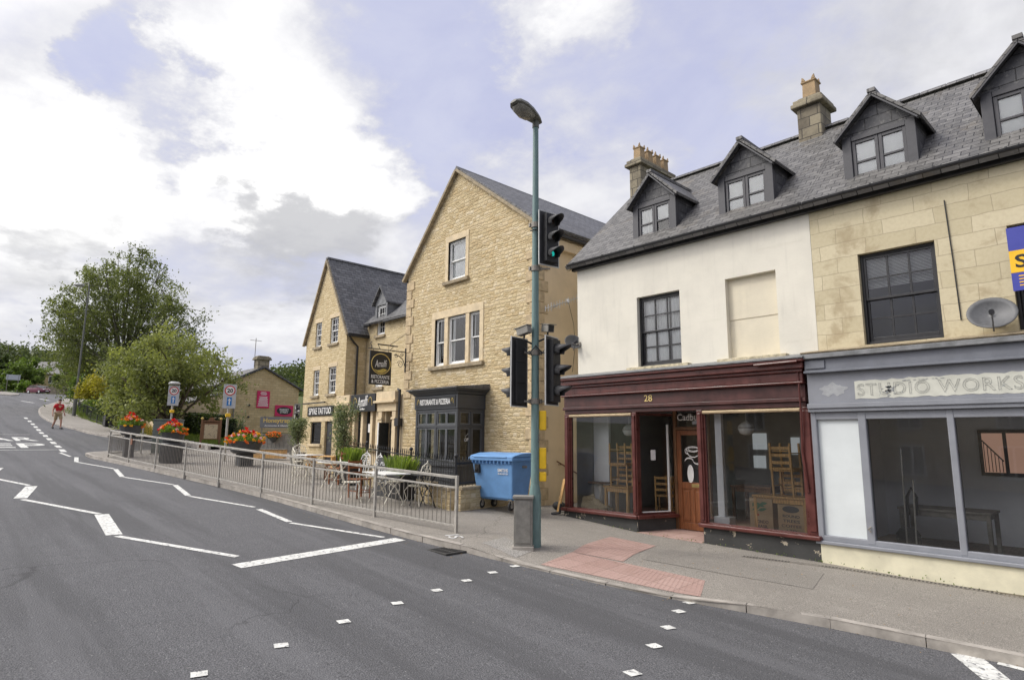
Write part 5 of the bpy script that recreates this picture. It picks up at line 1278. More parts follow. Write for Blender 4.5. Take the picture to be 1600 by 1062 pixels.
def left_gable():
    x0, x1 = -24.85, -21.36; A = (-23.25, 9.30); L, R = (x0, 6.22), (x1, 6.25)
    W = [(-24.05, -23.52, 5.78, 6.80), (-22.75, -22.08, 5.80, 6.84), (-24.02, -23.5, 3.78, 4.82), (-22.70, -22.07, 3.80, 4.86)]
    b = MB(); wall(b, x0, x1, .5, [L, A, R], GY, [w+(.14,) for w in W]+[(-23.98, -23.08, 1.86, 2.72, .14), (-22.76, -22.14, 1.15, 2.74, .14)], .14); b.build('wall', MT['honey2'], lg)
    s = MB(); s.quad((x1, GY, .5), (x1, 20, .5), (x1, 20, 6.25), (x1, GY, 6.25)); s.quad((x0, GY, .5), (x0, GY, 6.2), (x0, 20, 6.2), (x0, 20, .5)); s.build('side_wall', MT['honey2'], lg)
    s = MB(); s.add([(x0, 20, 0), (x1, 20, 0), (x1, 20, 6.2), (A[0], 20, 9.2), (x0, 20, 6.2)], [(0, 1, 2, 3, 4)]); s.build('rear_wall', MT['honey2'], lg)
    sr = (9.30-6.25)/(A[0]-x1); 
    r = slab_roof_y(lg, GY-.06, 20.1, x1+.16, 6.25+.16*sr+.02, A[0], 9.34, MT['slate2'], .09)
    sl = (9.30-6.22)/(A[0]-x0); slab_roof_y(lg, GY-.06, 20.1, x0-.15, 6.22-.15*sl+.02, A[0], 9.34, MT['slate2'], .09)
    k = MB(); k.bar((A[0], GY-.08, 9.44), (A[0], 20.1, 9.44), .2, .08); k.build('ridge_tiles', MT['slate2'], r)
    v = MB(); v.bar((x1+.16, GY-.07, 6.25+.16*sr), (A[0]+.01, GY-.07, 9.35), .07, .10, up=(0, 1, 0)); v.bar((x0-.15, GY-.07, 6.22-.15*sl), (A[0]-.01, GY-.07, 9.35), .07, .10, up=(0, 1, 0)); v.build('verge', MT['sill_stone'], r)
    g = MB(); g.tube([(x1+.2, GY-.05, 5.98), (x1+.2, 20, 5.98)], .05, 8); g.build('gutter', MT['gutter'], lg)
    p = MB(); p.tube([(x1+.18, GY-.02, 5.98), (x1+.09, GY+.25, 5.75), (x1+.06, GY+.45, 5.6), (x1+.06, GY+.45, 3.6)], .04, 8); p.build('downpipe', MT['gutter'], lg)
    for (a, c, z0, z1) in W:
        sash_window(lg, a, c, z0, z1, GY+.05, 'white_frame', 3, 4, .045, .016)
        h = MB(); h.box(a-.08, c+.08, GY-.012, GY+.05, z1, z1+.17); h.build('lintel', MT['dress'], lg); q = MB(); q.box(a-.09, c+.09, GY-.07, GY+.08, z0-.10, z0); q.build('sill', MT['sill_stone'], lg, bevel=.008)
    f = MB(); frame_boxes(f, -23.99, -23.07, 1.85, 2.73, GY+.05, GY+.11, .06); f = f.build('window', MT['black'], lg)
    g = MB(); g.quad((-23.95, GY+.08, 1.9), (-23.1, GY+.08, 1.9), (-23.1, GY+.08, 2.7), (-23.95, GY+.08, 2.7)); g.build('pane', MT['glass_dark'], f); room(f, -24.1, -22.95, GY+.13, GY+1.2, 1.7, 2.8)
    q = MB(); q.box(-24.08, -23.0, GY-.07, GY+.08, 1.76, 1.86); q.build('sill', MT['dress'], lg, bevel=.008)
    h = MB(); h.box(-24.1, -21.9, GY-.012, GY+.03, 2.74, 2.92); h.build('lintel', MT['dress'], lg)
    d = MB(); d.box(-22.75, -22.15, GY+.08, GY+.13, 1.2, 2.74); d.build('door', MT['dark_frame'], lg); d = MB()
    for z in (1.35, 2.05): d.box(-22.66, -22.24, GY+.065, GY+.08, z, z+.55)
    d.build('door_panel', MT['anthracite'], lg, bevel=.01)
    s = MB(); s.box(-24.28, -22.08, GY-.05, GY-.005, 2.96, 3.34); s = s.build('sign', MT['sign_black'], lg, bevel=.006)
    text('lettering', 'SPYKE TATTOO', (-23.18, GY-.055, 3.15), (1, 0, 0), (0, 0, 1), 1.9, .26, MT['sign_white'], s, .004, bold=.02, shear=-.05)
    l = MB(); l.box(-24.45, -22.5, GY-.22, GY-.16, 3.44, 3.49); l.box(-24.3, -24.27, GY-.2, GY-.005, 3.45, 3.48); l.box(-22.7, -22.67, GY-.2, GY-.005, 3.45, 3.48); l.build('sign_light', MT['iron'], lg)
left_gable()

# ------------------------------------------------------------------ low forecourt wall with spiked railing
def forecourt():
    t = thing('forecourt_wall', 'low rubble wall with a stone coping in front of the bay window', 'wall', (-13, 9, .6))
    path = [(-11.55, 11.1), (-11.62, 10.2), (-11.30, 8.86), (-13.6, 9.18), (-16.3, 9.45), (-18.6, 9.7)]
    b = MB(); c = MB()
    for (a, e) in zip(path[:-1], path[1:]):
        A, E = Vector((*a, 0)), Vector((*e, 0)); d = (E-A).normalized(); nn = Vector((d.y, -d.x, 0))
        n = max(1, int((E-A).length/1.1))
        for i in range(n):
            p, q = A.lerp(E, i/n), A.lerp(E, (i+1)/n); z0 = zp(p.x)-.2; zt = zp(p.x)+.42
            b.bar((p+q)/2+Vector((0, 0, (z0+zt)/2))-(q-p)/2, (p+q)/2+Vector((0, 0, (z0+zt)/2))+(q-p)/2, .30, zt-z0); c.bar(p+Vector((0, 0, zt+.035))+d*.004, q+Vector((0, 0, zt+.035))-d*.004, .38, .07)
    b.build('stonework', MT['honey'], t); c.build('coping', MT['sill_stone'], t, bevel=.012)
    r = thing('spiked_railing', 'black iron railing with spear tips along the low forecourt wall', 'railing', (-13, 9, 1.0))
    k = MB(); h = MB(); posts = []
    for j, (a, e) in enumerate(zip(path[:-1], path[1:])):
        A, E = Vector((*a, 0)), Vector((*e, 0)); n = int((E-A).length/.115)
        for i in range(n+1):
            p = A.lerp(E, i/max(1, n)); zb = zp(p.x)+.49
            k.tube([p+Vector((0, 0, zb)), p+Vector((0, 0, zb+.60))], .008, 5); k.lathe([(.006, zb+.58), (.018, zb+.62), (.003, zb+.70)], (p.x, p.y, 0), 5)
        for dz in (.09, .54): h.bar(A+Vector((0, 0, zp(A.x)+.49+dz)), E+Vector((0, 0, zp(E.x)+.49+dz)), .012, .03)
        posts.append(A if j else None); 
    h.build('rail', MT['black'], r); o = k.build('spikes', MT['black'], r)
    for p in [q for q in posts if q is not None][1:]+[Vector((-18.6, 9.7, 0))]:
        m = MB(); zb = zp(p.x)+.47; m.tube([p+Vector((0, 0, zb)), p+Vector((0, 0, zb+.68))], .028, 8); m.ball((p.x, p.y, zb+.73), .05, 10, 8); m.build('post', MT['black'], r)
forecourt()
# ------------------------------------------------------------------ signal pole with its lantern and heads
PX, PY = -7.62, 7.70
def traffic_light():
    z0 = ztop(PX, PY)
    t = thing('traffic_light', 'tall teal lamp column carrying three signal heads, the upper one showing green', 'traffic light', (PX, PY, z0))
    b = MB(); b.tube([(PX, PY, z0-.05), (PX, PY, 1.18), (PX, PY, 1.34), (PX, PY, 1.36), (PX, PY, 4.0), (PX, PY, 8.02)], [.105, .105, .075, .072, .066, .052], 20); b.build('pole', MT['pole_green'], t, smooth='auto')
    # lantern reaching out over the road, nose tilted up
    L = MB(); n = 14; prof = [(-.06, .06, .06), (.03, .11, .11), (.12, .14, .14), (.28, .18, .165), (.44, .19, .17), (.58, .16, .13), (.66, .08, .06)]
    org = Vector((PX, PY, 8.03)); ax = Vector((0, -cos(radians(14)), sin(radians(14)))); up = Vector((0, sin(radians(14)), cos(radians(14)))); sd = Vector((1, 0, 0)); vs = []
    for (d, w, h) in prof:
        for j in range(n):
            a = 2*pi*j/n; vs.append(org+ax*(d-.05)+sd*w*cos(a)+up*(h*.85*max(0, sin(a))+.02+h*.18*min(0, sin(a))))
    L.add(vs, [(i*n+j, i*n+(j+1) % n, (i+1)*n+(j+1) % n, (i+1)*n+j) for i in range(len(prof)-1) for j in range(n)]+[tuple(range(n)), tuple(range((len(prof)-1)*n, len(prof)*n))])
    lh = L.build('lantern', MT['lamp_grey'], t, smooth='auto')
    B = MB(); vs = []; prof2 = [(.16, .10, .02), (.22, .14, .08), (.36, .165, .12), (.52, .145, .10), (.60, .08, .03)]
    for (d, w, h) in prof2:
        for j in range(9):
            a = pi+pi*j/8; vs.append(org+ax*(d-.05)+sd*w*cos(a)+up*(h*sin(a)+.005))
    B.add(vs, [(i*9+j, i*9+j+1, (i+1)*9+j+1, (i+1)*9+j) for i in range(len(prof2)-1) for j in range(8)]); B.build('lamp_bowl', MT['lamp_bowl'], lh, smooth=True)
    k = MB(); k.cyl((PX, PY, 7.9), (PX, PY, 8.1), .065, .06, 14); k.build('lantern_sleeve', MT['lamp_grey'], lh)
    def head(center, az, ztop_, H, lit=None, board=True):
        """signal head looking along az: box, three hooded lenses, dark backing board with a pale rim"""
        c = Vector((*center, ztop_-H/2)); f = Vector((cos(az), sin(az), 0)); s = Vector((-sin(az), cos(az), 0)); M = Matrix((f, s, Vector((0, 0, 1)))).transposed()
        b = MB(); b.obox(c-f*.02, (.16, .27, H-.10), M); 
        for i in (-1, 1): b.obox(c-f*.03+Vector((0, 0, i*(H-.10)/6)), (.165, .275, .012), M)
        h = b.build('signal_head', MT['signal_black'], t, bevel=.012)
        if board:
            q = MB(); q.obox(c-f*.045, (.012, .44, H), M); q.build('backing_board', MT['signal_black'], h)
            e = MB()
            for sg in (-1, 1): e.obox(c-f*.045+s*sg*.226, (.02, .018, H+.03), M); e.obox(c-f*.045+Vector((0, 0, sg*(H/2+.006))), (.02, .435, .018), M)
            e.build('board_rim', MT['signal_edge'], h)
        for i in range(3):
            lc = c+f*.062+Vector((0, 0, (1-i)*(H-.10)/3)); R = .098
            l = MB(); nn = 20
            l.add([lc+f*.004]+[lc-f*.008+s*R*cos(2*pi*j/nn)+Vector((0, 0, R*sin(2*pi*j/nn))) for j in range(nn)], [(0, 1+j, 1+(j+1) % nn) for j in range(nn)])
            l.build('lens', MT['lens_green'] if lit == i else MT['lens_off'], h, smooth=True)
            v = MB(); k_ = 17; vs = []
            for j in range(k_):
                a = -pi*.22+(pi*1.44)*j/(k_-1); ln = .06+.18*max(0, sin(a))**.7+.04
                for (rr, dd) in ((R+.012, 0), (R+.008, ln)): 
                    vs.append(lc+f*dd+s*rr*cos(a)+Vector((0, 0, rr*sin(a)-dd*.10)))
            v.add(vs, [(2*j, 2*j+1, 2*j+3, 2*j+2) for j in range(k_-1)])
            vo = v.build('visor', MT['signal_grey'], h, smooth=True); so = vo.modifiers.new('thick', 'SOLIDIFY'); so.thickness = .006; so.offset = 1
    hx, hy = .6846, .7289; P = lambda h, n=0: (PX+hx*h-hy*n, PY+hy*h+hx*n)
    head(P(.27, -.04), radians(-8), 6.22, 1.0, lit=2)
    head(P(.33, -.03), radians(14), 3.90, 1.20)
    head(P(-.32, -.01), radians(188), 3.87, 1.20)
    for z in (5.98, 5.16, 3.62, 2.76):
        k = MB(); k.tube([(PX, PY, z-.05), (PX, PY, z+.05)], .082, 16); a = P(.27); k.bar((PX, PY, z), (a[0], a[1], z), .03, .03)
        if z < 4: a = P(-.27); k.bar((PX, PY, z), (a[0], a[1], z), .03, .03)
        for sg in (-1, 1): c = P(.10*sg); k.obox((c[0], c[1], z), (.04, .04, .07))
        k.build('clamp', MT['galv_dark'], t, bevel=.004)
    w = MB(); a = P(.24, -.05); w.tube([(a[0], a[1], 5.93), (PX+.02, PY-.10, 5.86), (PX-.07, PY-.06, 5.88), (PX-.06, PY+.06, 5.92)], .012, 6)
    for h_, z_ in ((.2, 3.72), (-.2, 3.70)): a = P(h_, -.06); w.tube([(a[0], a[1], z_), P(h_*.6, -.12)+(z_-.12,), P(0, -.09)+(z_+.02,)], .012, 6)
    w.build('cable', MT['black'], t)
    for h_, az, z_ in ((-.20, radians(186), 4.0), (.22, radians(-18), 4.05)):
        c = Vector((*P(h_, -.05), z_)); f = Vector((cos(az), sin(az), -.18)).normalized(); M = f.to_track_quat('X', 'Z').to_matrix()
        d = MB(); d.obox(c, (.26, .13, .13), M); d = d.build('detector', MT['cab_grey'], t, bevel=.012)
        d2 = MB(); d2.obox(c+M @ Vector((.02, 0, .075)), (.32, .15, .012), M); d2.build('sun_shield', MT['cab_grey'], d)
        d3 = MB(); d3.obox(c+M @ Vector((.132, 0, 0)), (.006, .10, .10), M); d3.build('sensor_face', MT['signal_black'], d)
        d4 = MB(); d4.tube([c-Vector((0, 0, .06)), c-Vector((0, 0, .16)), P(h_*.3)+(z_-.22,)], .018, 8); d4.build('detector_bracket', MT['signal_black'], d)
    for z1, z2, d in ((2.60, 2.26, .08), (1.96, 1.60, .10), (1.55, 1.39, .09)):
        c = P(.135, .03); u = MB(); u.obox((c[0], c[1], (z1+z2)/2), (.125, d+.02, z1-z2), Matrix.Rotation(radians(42), 3, 'Z')); u = u.build('push_button_unit', MT['yellow'], t, bevel=.018)
    c = P(.062, -.02); u = MB(); u.obox((c[0], c[1], 2.12), (.02, .06, .14), Matrix.Rotation(radians(42), 3, 'Z')); u.build('pole_plate', MT['lamp_grey'], t)
traffic_light()
def cabinet(name, label, c, w, d, h, rz, m, lid=.05, rivets=True):
    t = thing(name, label, 'cabinet', (c[0], c[1], c[2]), rz)
    b = MB(); b.box(-w/2, w/2, -d/2, d/2, -.05, h-lid); b.build('body', m, t, bevel=.008, local=True)
    b = MB(); b.box(-w/2+.03, w/2-.03, -d/2-.012, -d/2, .10, h-lid-.03); dr = b.build('door', m, t, bevel=.006, local=True)
    b = MB(); b.tube([(w/2-.06, -d/2-.03, .3), (w/2-.06, -d/2-.01, .3)], .012, 8); b.tube([(w/2-.06, -d/2-.03, h*.78), (w/2-.06, -d/2-.01, h*.78)], .012, 8); b.build('lock', MT['galv_dark'], dr, local=True)
    b = MB(); b.box(-w/2-.02, w/2+.02, -d/2-.03, d/2+.02, h-lid, h); b.build('lid', m, t, bevel=.012, local=True)
    b = MB(); b.box(-w/2-.02, w/2+.02, -d/2-.02, d/2+.02, -.06, .05); b.build('plinth', MT['kerb'], t, bevel=.01, local=True)
cx_, cy_ = PX+.6846*-.20+.7289*.20, PY+.7289*-.20-.6846*.20
cabinet('pillar_cabinet', 'narrow dull grey feeder pillar at the foot of the teal lamp column', (cx_, cy_, ztop(cx_, cy_)), .31, .20, .86, radians(43), MT['cab_grey'])
cabinet('street_cabinet', 'broad grey-green utility cabinet behind the far end of the guard rail', (-28.4, 7.2, zp(-28.4)), 1.0, .55, 1.42, radians(60), MT['cab_green'])

# ------------------------------------------------------------------ guard rail
def guard_rail():
    pts = [(-9.17, 7.22), (-11.35, 6.82), (-13.43, 6.46), (-15.66, 6.18), (-18.0, 5.92), (-20.2, 5.66), (-22.5, 5.42), (-24.9, 5.16), (-27.5, 5.02), (-28.9, 6.4)]
    t = thing('guard_rail', 'galvanised pedestrian guard rail curving along the kerb', 'railing', (pts[0][0], pts[0][1], zp(pts[0][0])))
    for x, y in pts:
        b = MB(); z = zp(x); b.box(x-.03, x+.03, y-.025, y+.025, z-.1, z+1.02); b.build('post', MT['galv'], t, bevel=.006)
    for (a, c) in zip(pts[:-1], pts[1:]):
        A, B = Vector((*a, zp(a[0]))), Vector((*c, zp(c[0]))); d = (B-A).normalized()
        p0, p1 = A+d*.035, B-d*.035; up = Vector((0, 0, 1))
        r = MB(); r.bar(p0+up*.985, p1+up*.985, .05, .05); r.bar(p0+up*.80, p1+up*.80, .035, .035); r.bar(p0+up*.12, p1+up*.12, .035, .035); r = r.build('panel', MT['galv'], t, bevel=.004)
        k = MB(); n = int((B-A).length/.115)
        for i in range(1, n): q = p0.lerp(p1, i/n); k.tube([q+up*.13, q+up*.79], .0075, 5, caps=False)
        k.build('infill_bars', MT['galv_dark'], r)
    b = MB(); x, y = pts[7]; b.box(x+.3, x+.50, y-.06, y-.04, zp(x)+.62, zp(x)+.82); b.build('marker_plate', MT['door_wood'], t)
guard_rail()

# ------------------------------------------------------------------ blue wheeled bin
def wheeled_bin():
    c = (-10.95, 9.98); z = zp(c[0]); rz = radians(8)
    t = thing('wheeled_bin', 'large blue four-wheeled refuse bin beside the low forecourt wall', 'bin', (c[0], c[1], z), rz)
    W, D, z0, z1 = 1.24, .82, .22, 1.18; n = 8
    b = MB(); lv = [(.80, .62, z0), (.86, .72, z0+.06), (1.0, 1.0, z1)]
    vs = [(sx*W/2*a, sy*D/2*e, zz) for a, e, zz in lv for sx, sy in ((-1, -1), (1, -1), (1, 1), (-1, 1))]
    b.add(vs, [(i*4+j, i*4+(j+1) % 4, (i+1)*4+(j+1) % 4, (i+1)*4+j) for i in range(2) for j in range(4)]+[(3, 2, 1, 0)]); b.build('body', MT['bin_blue'], t, bevel=.03, local=True, seg=3)
    b = MB(); b.box(-W/2-.05, W/2+.05, -D/2-.06, D/2+.05, z1-.07, z1+.005)
    for i in range(11): x = -W/2+.06+i*(W-.12)/10; b.box(x-.012, x+.012, -D/2-.055, -D/2+.02, z1-.14, z1-.068)
    b.build('rim', MT['bin_blue'], t, bevel=.012, local=True)
    b = MB(); pr = [(-D/2-.05, z1+.015), (-D/2+.03, z1+.05), (-.1, z1+.10), (D/2-.05, z1+.11), (D/2+.05, z1+.04), (D/2+.05, z1+.012)]
    b.prism([(-W/2-.04, y, zz) for y, zz in pr], (W+.08, 0, 0)); lid = b.build('lid', MT['bin_blue'], t, bevel=.015, local=True)
    b = MB(); b.box(-.5, .5, -D/2-.075, -D/2-.05, z1+.0, z1+.03); b.build('lid_handle', MT['bin_blue'], lid, bevel=.008, local=True)
    for sx in (-1, 1):
        b = MB(); b.tube([(sx*(W/2-.02), 0, z1-.20), (sx*(W/2+.09), 0, z1-.20)], .03, 10); b.build('trunnion', MT['galv_dark'], t, local=True)
        for sy in (-1, 1):
            x, y = sx*W*.36, sy*D*.28
            b = MB(); b.tube([(x-.025, y, .10), (x+.025, y, .10)], .10, 16); wh = b.build('caster', MT['rubber'], t, bevel=.01, local=True)
            b = MB(); b.tube([(x-.03, y, .10), (x+.03, y, .10)], .045, 12); b.build('hub', MT['galv'], wh, local=True)
            b = MB(); b.bar((x-.04, y, .10), (x-.03, y, .25), .02, .05); b.bar((x+.04, y, .10), (x+.03, y, .25), .02, .05); b.box(x-.05, x+.05, y-.05, y+.05, .22, .25); b.build('fork', MT['galv_dark'], wh, local=True)
    b = MB(); b.box(-.50, -.36, -D/2-.035, -D/2+.05, .82, 1.02); b.ball((-.43, -D/2-.03, .90), .05, 10, 8); b.build('lock', MT['rubber'], t, bevel=.01, local=True)
    M = wm(t); y = -D/2*.96-.012
    for body, zz, w, h in (('SMITHS', .90, .30, .075), ('01453 827 527', .82, .30, .035)):
        o = text('lettering', body, M @ Vector((.32, -D/2*(.72+.28*(zz-.28)/.9)-.012, zz)), M.to_3x3() @ Vector((1, 0, 0)), M.to_3x3() @ Vector((0, -.12, 1)), w, h, MT['sign_white'], t, .003, bold=.01)
wheeled_bin()

# ------------------------------------------------------------------ 20 mph signs
def at(px, py, d):
    f = _f + _r2*((px-800)/961) - _u2*((py-531)/961); return Vector((0, 0, CAMZ)) + f*d
def speed_sign(c, z_top, label, face, s=1.0):
    """plate with a red ring, 20 and a blue arrow panel; face: direction the plate looks"""
    z0 = zp(c[0]); t = thing('speed_sign', label, 'sign', (c[0], c[1], z0), 0, 'signs at the side street')
    F = Vector((cos(face), sin(face), 0)); S = Vector((-sin(face), cos(face), 0)); M = Matrix((S, Vector((0, 0, 1)), F)).transposed(); U = Vector((0, 0, 1))
    C = Vector((c[0], c[1], 0)); w, h = .46*s, .92*s; zc = z_top-h/2
    b = MB(); b.tube([(c[0], c[1], z0-.1), (c[0], c[1], z_top-.05)], .045, 12); b.build('pole', MT['galv'], t)
    b = MB(); b.obox(C+F*.06+U*zc, (w, h, .012), M); p = b.build('plate', MT['sign_plate'], t, bevel=.003)
    q = C+F*.068+U*(z_top-.24*s); R = .19*s
    def disc(r, off, m, nm, r0=0):
        b = MB(); n = 32
        if r0: b.add([q+F*off+S*rr*cos(2*pi*j/n)+U*rr*sin(2*pi*j/n) for rr in (r0, r) for j in range(n)], [(j, (j+1) % n, n+(j+1) % n, n+j) for j in range(n)])
        else: b.add([q+F*off+S*r*cos(2*pi*j/n)+U*r*sin(2*pi*j/n) for j in range(n)], [tuple(range(n))])
        return b.build(nm, m, p)
    disc(R*.86, .002, MT['sign_white'], 'white_disc'); disc(R, .004, MT['sign_red'], 'red_ring', R*.80)
    text('numerals', '20', q+F*.006, S, U, .21*s, .16*s, MT['sign_black'], p, .003, bold=.03)
    zb = z_top-.66*s; b = MB(); b.obox(C+F*.069+U*zb, (.17*s, .32*s, .004), M); b.build('blue_panel', MT['sign_blue'], p)
    b = MB(); o = C+F*.073+U*zb; P = lambda x, y: o+S*x*s+U*y*s
    b.add([P(-.018, -.13), P(.018, -.13), P(.018, .04), P(-.018, .04)], [(0, 1, 2, 3)]); b.add([P(-.065, .02), P(0, .055), P(.065, .02), P(0, .13)], [(0, 1, 2, 3)]); b.build('arrow', MT['sign_white'], p)
    b = MB(); b.obox(C+F*.02+U*(z_top-1.18*s), (.17*s, .13*s, .17*s), M); b.build('yellow_collar', MT['yellow'], t, bevel=.015)
    return t, C, F, U
tocam = lambda p: math.atan2(-p[1], -p[0])
p2 = at(352, 700, 23.4); speed_sign((p2.x, p2.y), at(352, 599, 23.4).z, '20 limit sign with a blue arrow, the right of the pair, nearer the stone shops', tocam(p2)+.1)
p1 = at(264, 690, 28); t1, C1, F1, U1 = speed_sign((p1.x, p1.y), at(266, 601, 28).z, '20 limit sign with a blue arrow and a lamp cap, in front of the tree', tocam(p1)+.15)
b = MB(); zt = at(266, 599, 28).z; b.lathe([(.24, 0), (.26, .05), (.16, .12)], (p1.x, p1.y, zt), 14); b.build('lamp_cap', MT['signal_edge'], t1)

# ------------------------------------------------------------------ flower bowls on pedestals
def scatter_faces(n, centre, radii, size, flat=.0, shell=.55, drop_=0.0):
    """n small faces spread through an ellipsoid; arrays of quads (n,4,3)"""
    v = RNG.normal(size=(n, 3)); v /= np.linalg.norm(v, axis=1)[:, None]
    r = (shell+(1-shell)*RNG.random(n)**.5) if shell else RNG.random(n)**(1/3)
    c = np.array(centre)+v*np.array(radii)*r[:, None]
    return quads_at(c, size, flat)
def quads_at(c, size, flat=0.0, aspect=.62, nrm=None):
    n = len(c); a = RNG.normal(size=(n, 3)); a[:, 2] *= (1-flat*.5); a /= np.linalg.norm(a, axis=1)[:, None]
    b = RNG.normal(size=(n, 3)); b -= a*(a*b).sum(1)[:, None]; b /= np.linalg.norm(b, axis=1)[:, None]
    s = size*(.6+.8*RNG.random(n))[:, None]; a = a*s; b = b*s*aspect
    return np.stack([c-a, c-b*.8+a*.1, c+a, c+b*.8+a*.1], 1)
def leaf_mesh(name, Q, mat, parent=None, tone=None, local=False):
    Q = np.asarray(Q, dtype=np.float32); n = len(Q); V = Q.reshape(-1, 3)
    if parent is not None and not local:
        inv = np.array(wm(parent).inverted()); V = V @ inv[:3, :3].T + inv[:3, 3]
    me = bpy.data.meshes.new(name); me.vertices.add(n*4); me.vertices.foreach_set('co', V.astype(np.float32).ravel())
    me.loops.add(n*4); me.loops.foreach_set('vertex_index', np.arange(n*4, dtype=np.int32))
    me.polygons.add(n); me.polygons.foreach_set('loop_start', np.arange(0, n*4, 4, dtype=np.int32)); me.polygons.foreach_set('loop_total', np.full(n, 4, dtype=np.int32))
    at_ = me.attributes.new('tone', 'FLOAT', 'FACE'); at_.data.foreach_set('value', (RNG.random(n) if tone is None else tone).astype(np.float32))
    me.materials.append(mat); me.update(calc_edges=True)
    o = bpy.data.objects.new(name, me); COL.objects.link(o)
    if parent is not None: o.parent = parent
    return o
def flower_bowl(c, z_bot, r, hb, ped, label, seed, mix=(.3, .45, .2, .05)):
    t = thing('flower_planter', label, 'planter', (c[0], c[1], zp(c[0])), 0, 'flower bowls behind the guard rail')
    b = MB(); b.lathe([(r*.62, 0), (r*.78, hb*.15), (r*.98, hb*.9), (r*1.03, hb), (r*.94, hb), (r*.9, hb*.85), (.02, hb*.85)], (c[0], c[1], z_bot), 12); b.build('bowl', MT['planter'], t, bevel=.01)
    b = MB(); z = zp(c[0]); w = ped
    b.lathe([(w, z-.05), (w, z_bot-.03), (w*.9, z_bot+.01)], (c[0], c[1], 0), 4 if seed != 2 else 18)
    if seed == 2:
        for j in range(26): a = 2*pi*j/26; b.box(c[0]+w*cos(a)-.015, c[0]+w*cos(a)+.015, c[1]+w*sin(a)-.015, c[1]+w*sin(a)+.015, z+.05, z_bot-.08)
    b.build('pedestal', MT['planter'], t)
    ct = (c[0], c[1], z_bot+hb+.05)
    leaf_mesh('foliage', scatter_faces(640, ct, (r*1.1, r*1.1, .25), .055, shell=.3), MT['l_bright'], t)
    for m, f in zip(('fl_red', 'fl_orange', 'fl_yellow', 'fl_pink'), mix):
        n = int(46*f*r/.4)+2; Q = []
        for _ in range(n):
            a = RNG.random()*2*pi; rr = r*1.12*RNG.random()**.5; hgt_ = .30*(1-(rr/(r*1.2))**2)+.05
            if m == 'fl_red' and RNG.random() < .7: rr *= .5; hgt_ += .14
            if m in ('fl_orange', 'fl_yellow') and RNG.random() < .4: rr = r*1.1; hgt_ = -.12*RNG.random()+.05
            p = (c[0]+rr*cos(a), c[1]+rr*sin(a), z_bot+hb+hgt_)
            Q.append(scatter_faces(16, p, (.05, .05, .04), .036, shell=.4))
        leaf_mesh({'fl_red': 'red_flowers', 'fl_orange': 'orange_flowers', 'fl_yellow': 'yellow_flowers', 'fl_pink': 'pink_flowers'}[m], np.concatenate(Q), MT[m], t)
q = at(204, 672, 23.5); flower_bowl((q.x, q.y), at(204, 680, 23.5).z, .40, .38, .22, 'grey flower bowl of red and orange begonias at the far end of the guard rail', 1, (.20, .36, .12, .12))
q = at(270, 680, 22); flower_bowl((q.x, q.y), at(270, 692, 22).z, .42, .38, .36, 'grey flower bowl on a dark ribbed drum, in front of the green cabinet', 2, (.26, .40, .20, .08))
q = at(383, 700, 22); flower_bowl((q.x, q.y), at(383, 708, 22).z, .60, .44, .32, 'widest grey flower bowl, with yellow, pink and red blooms, on a square pedestal', 3, (.15, .33, .28, .16))
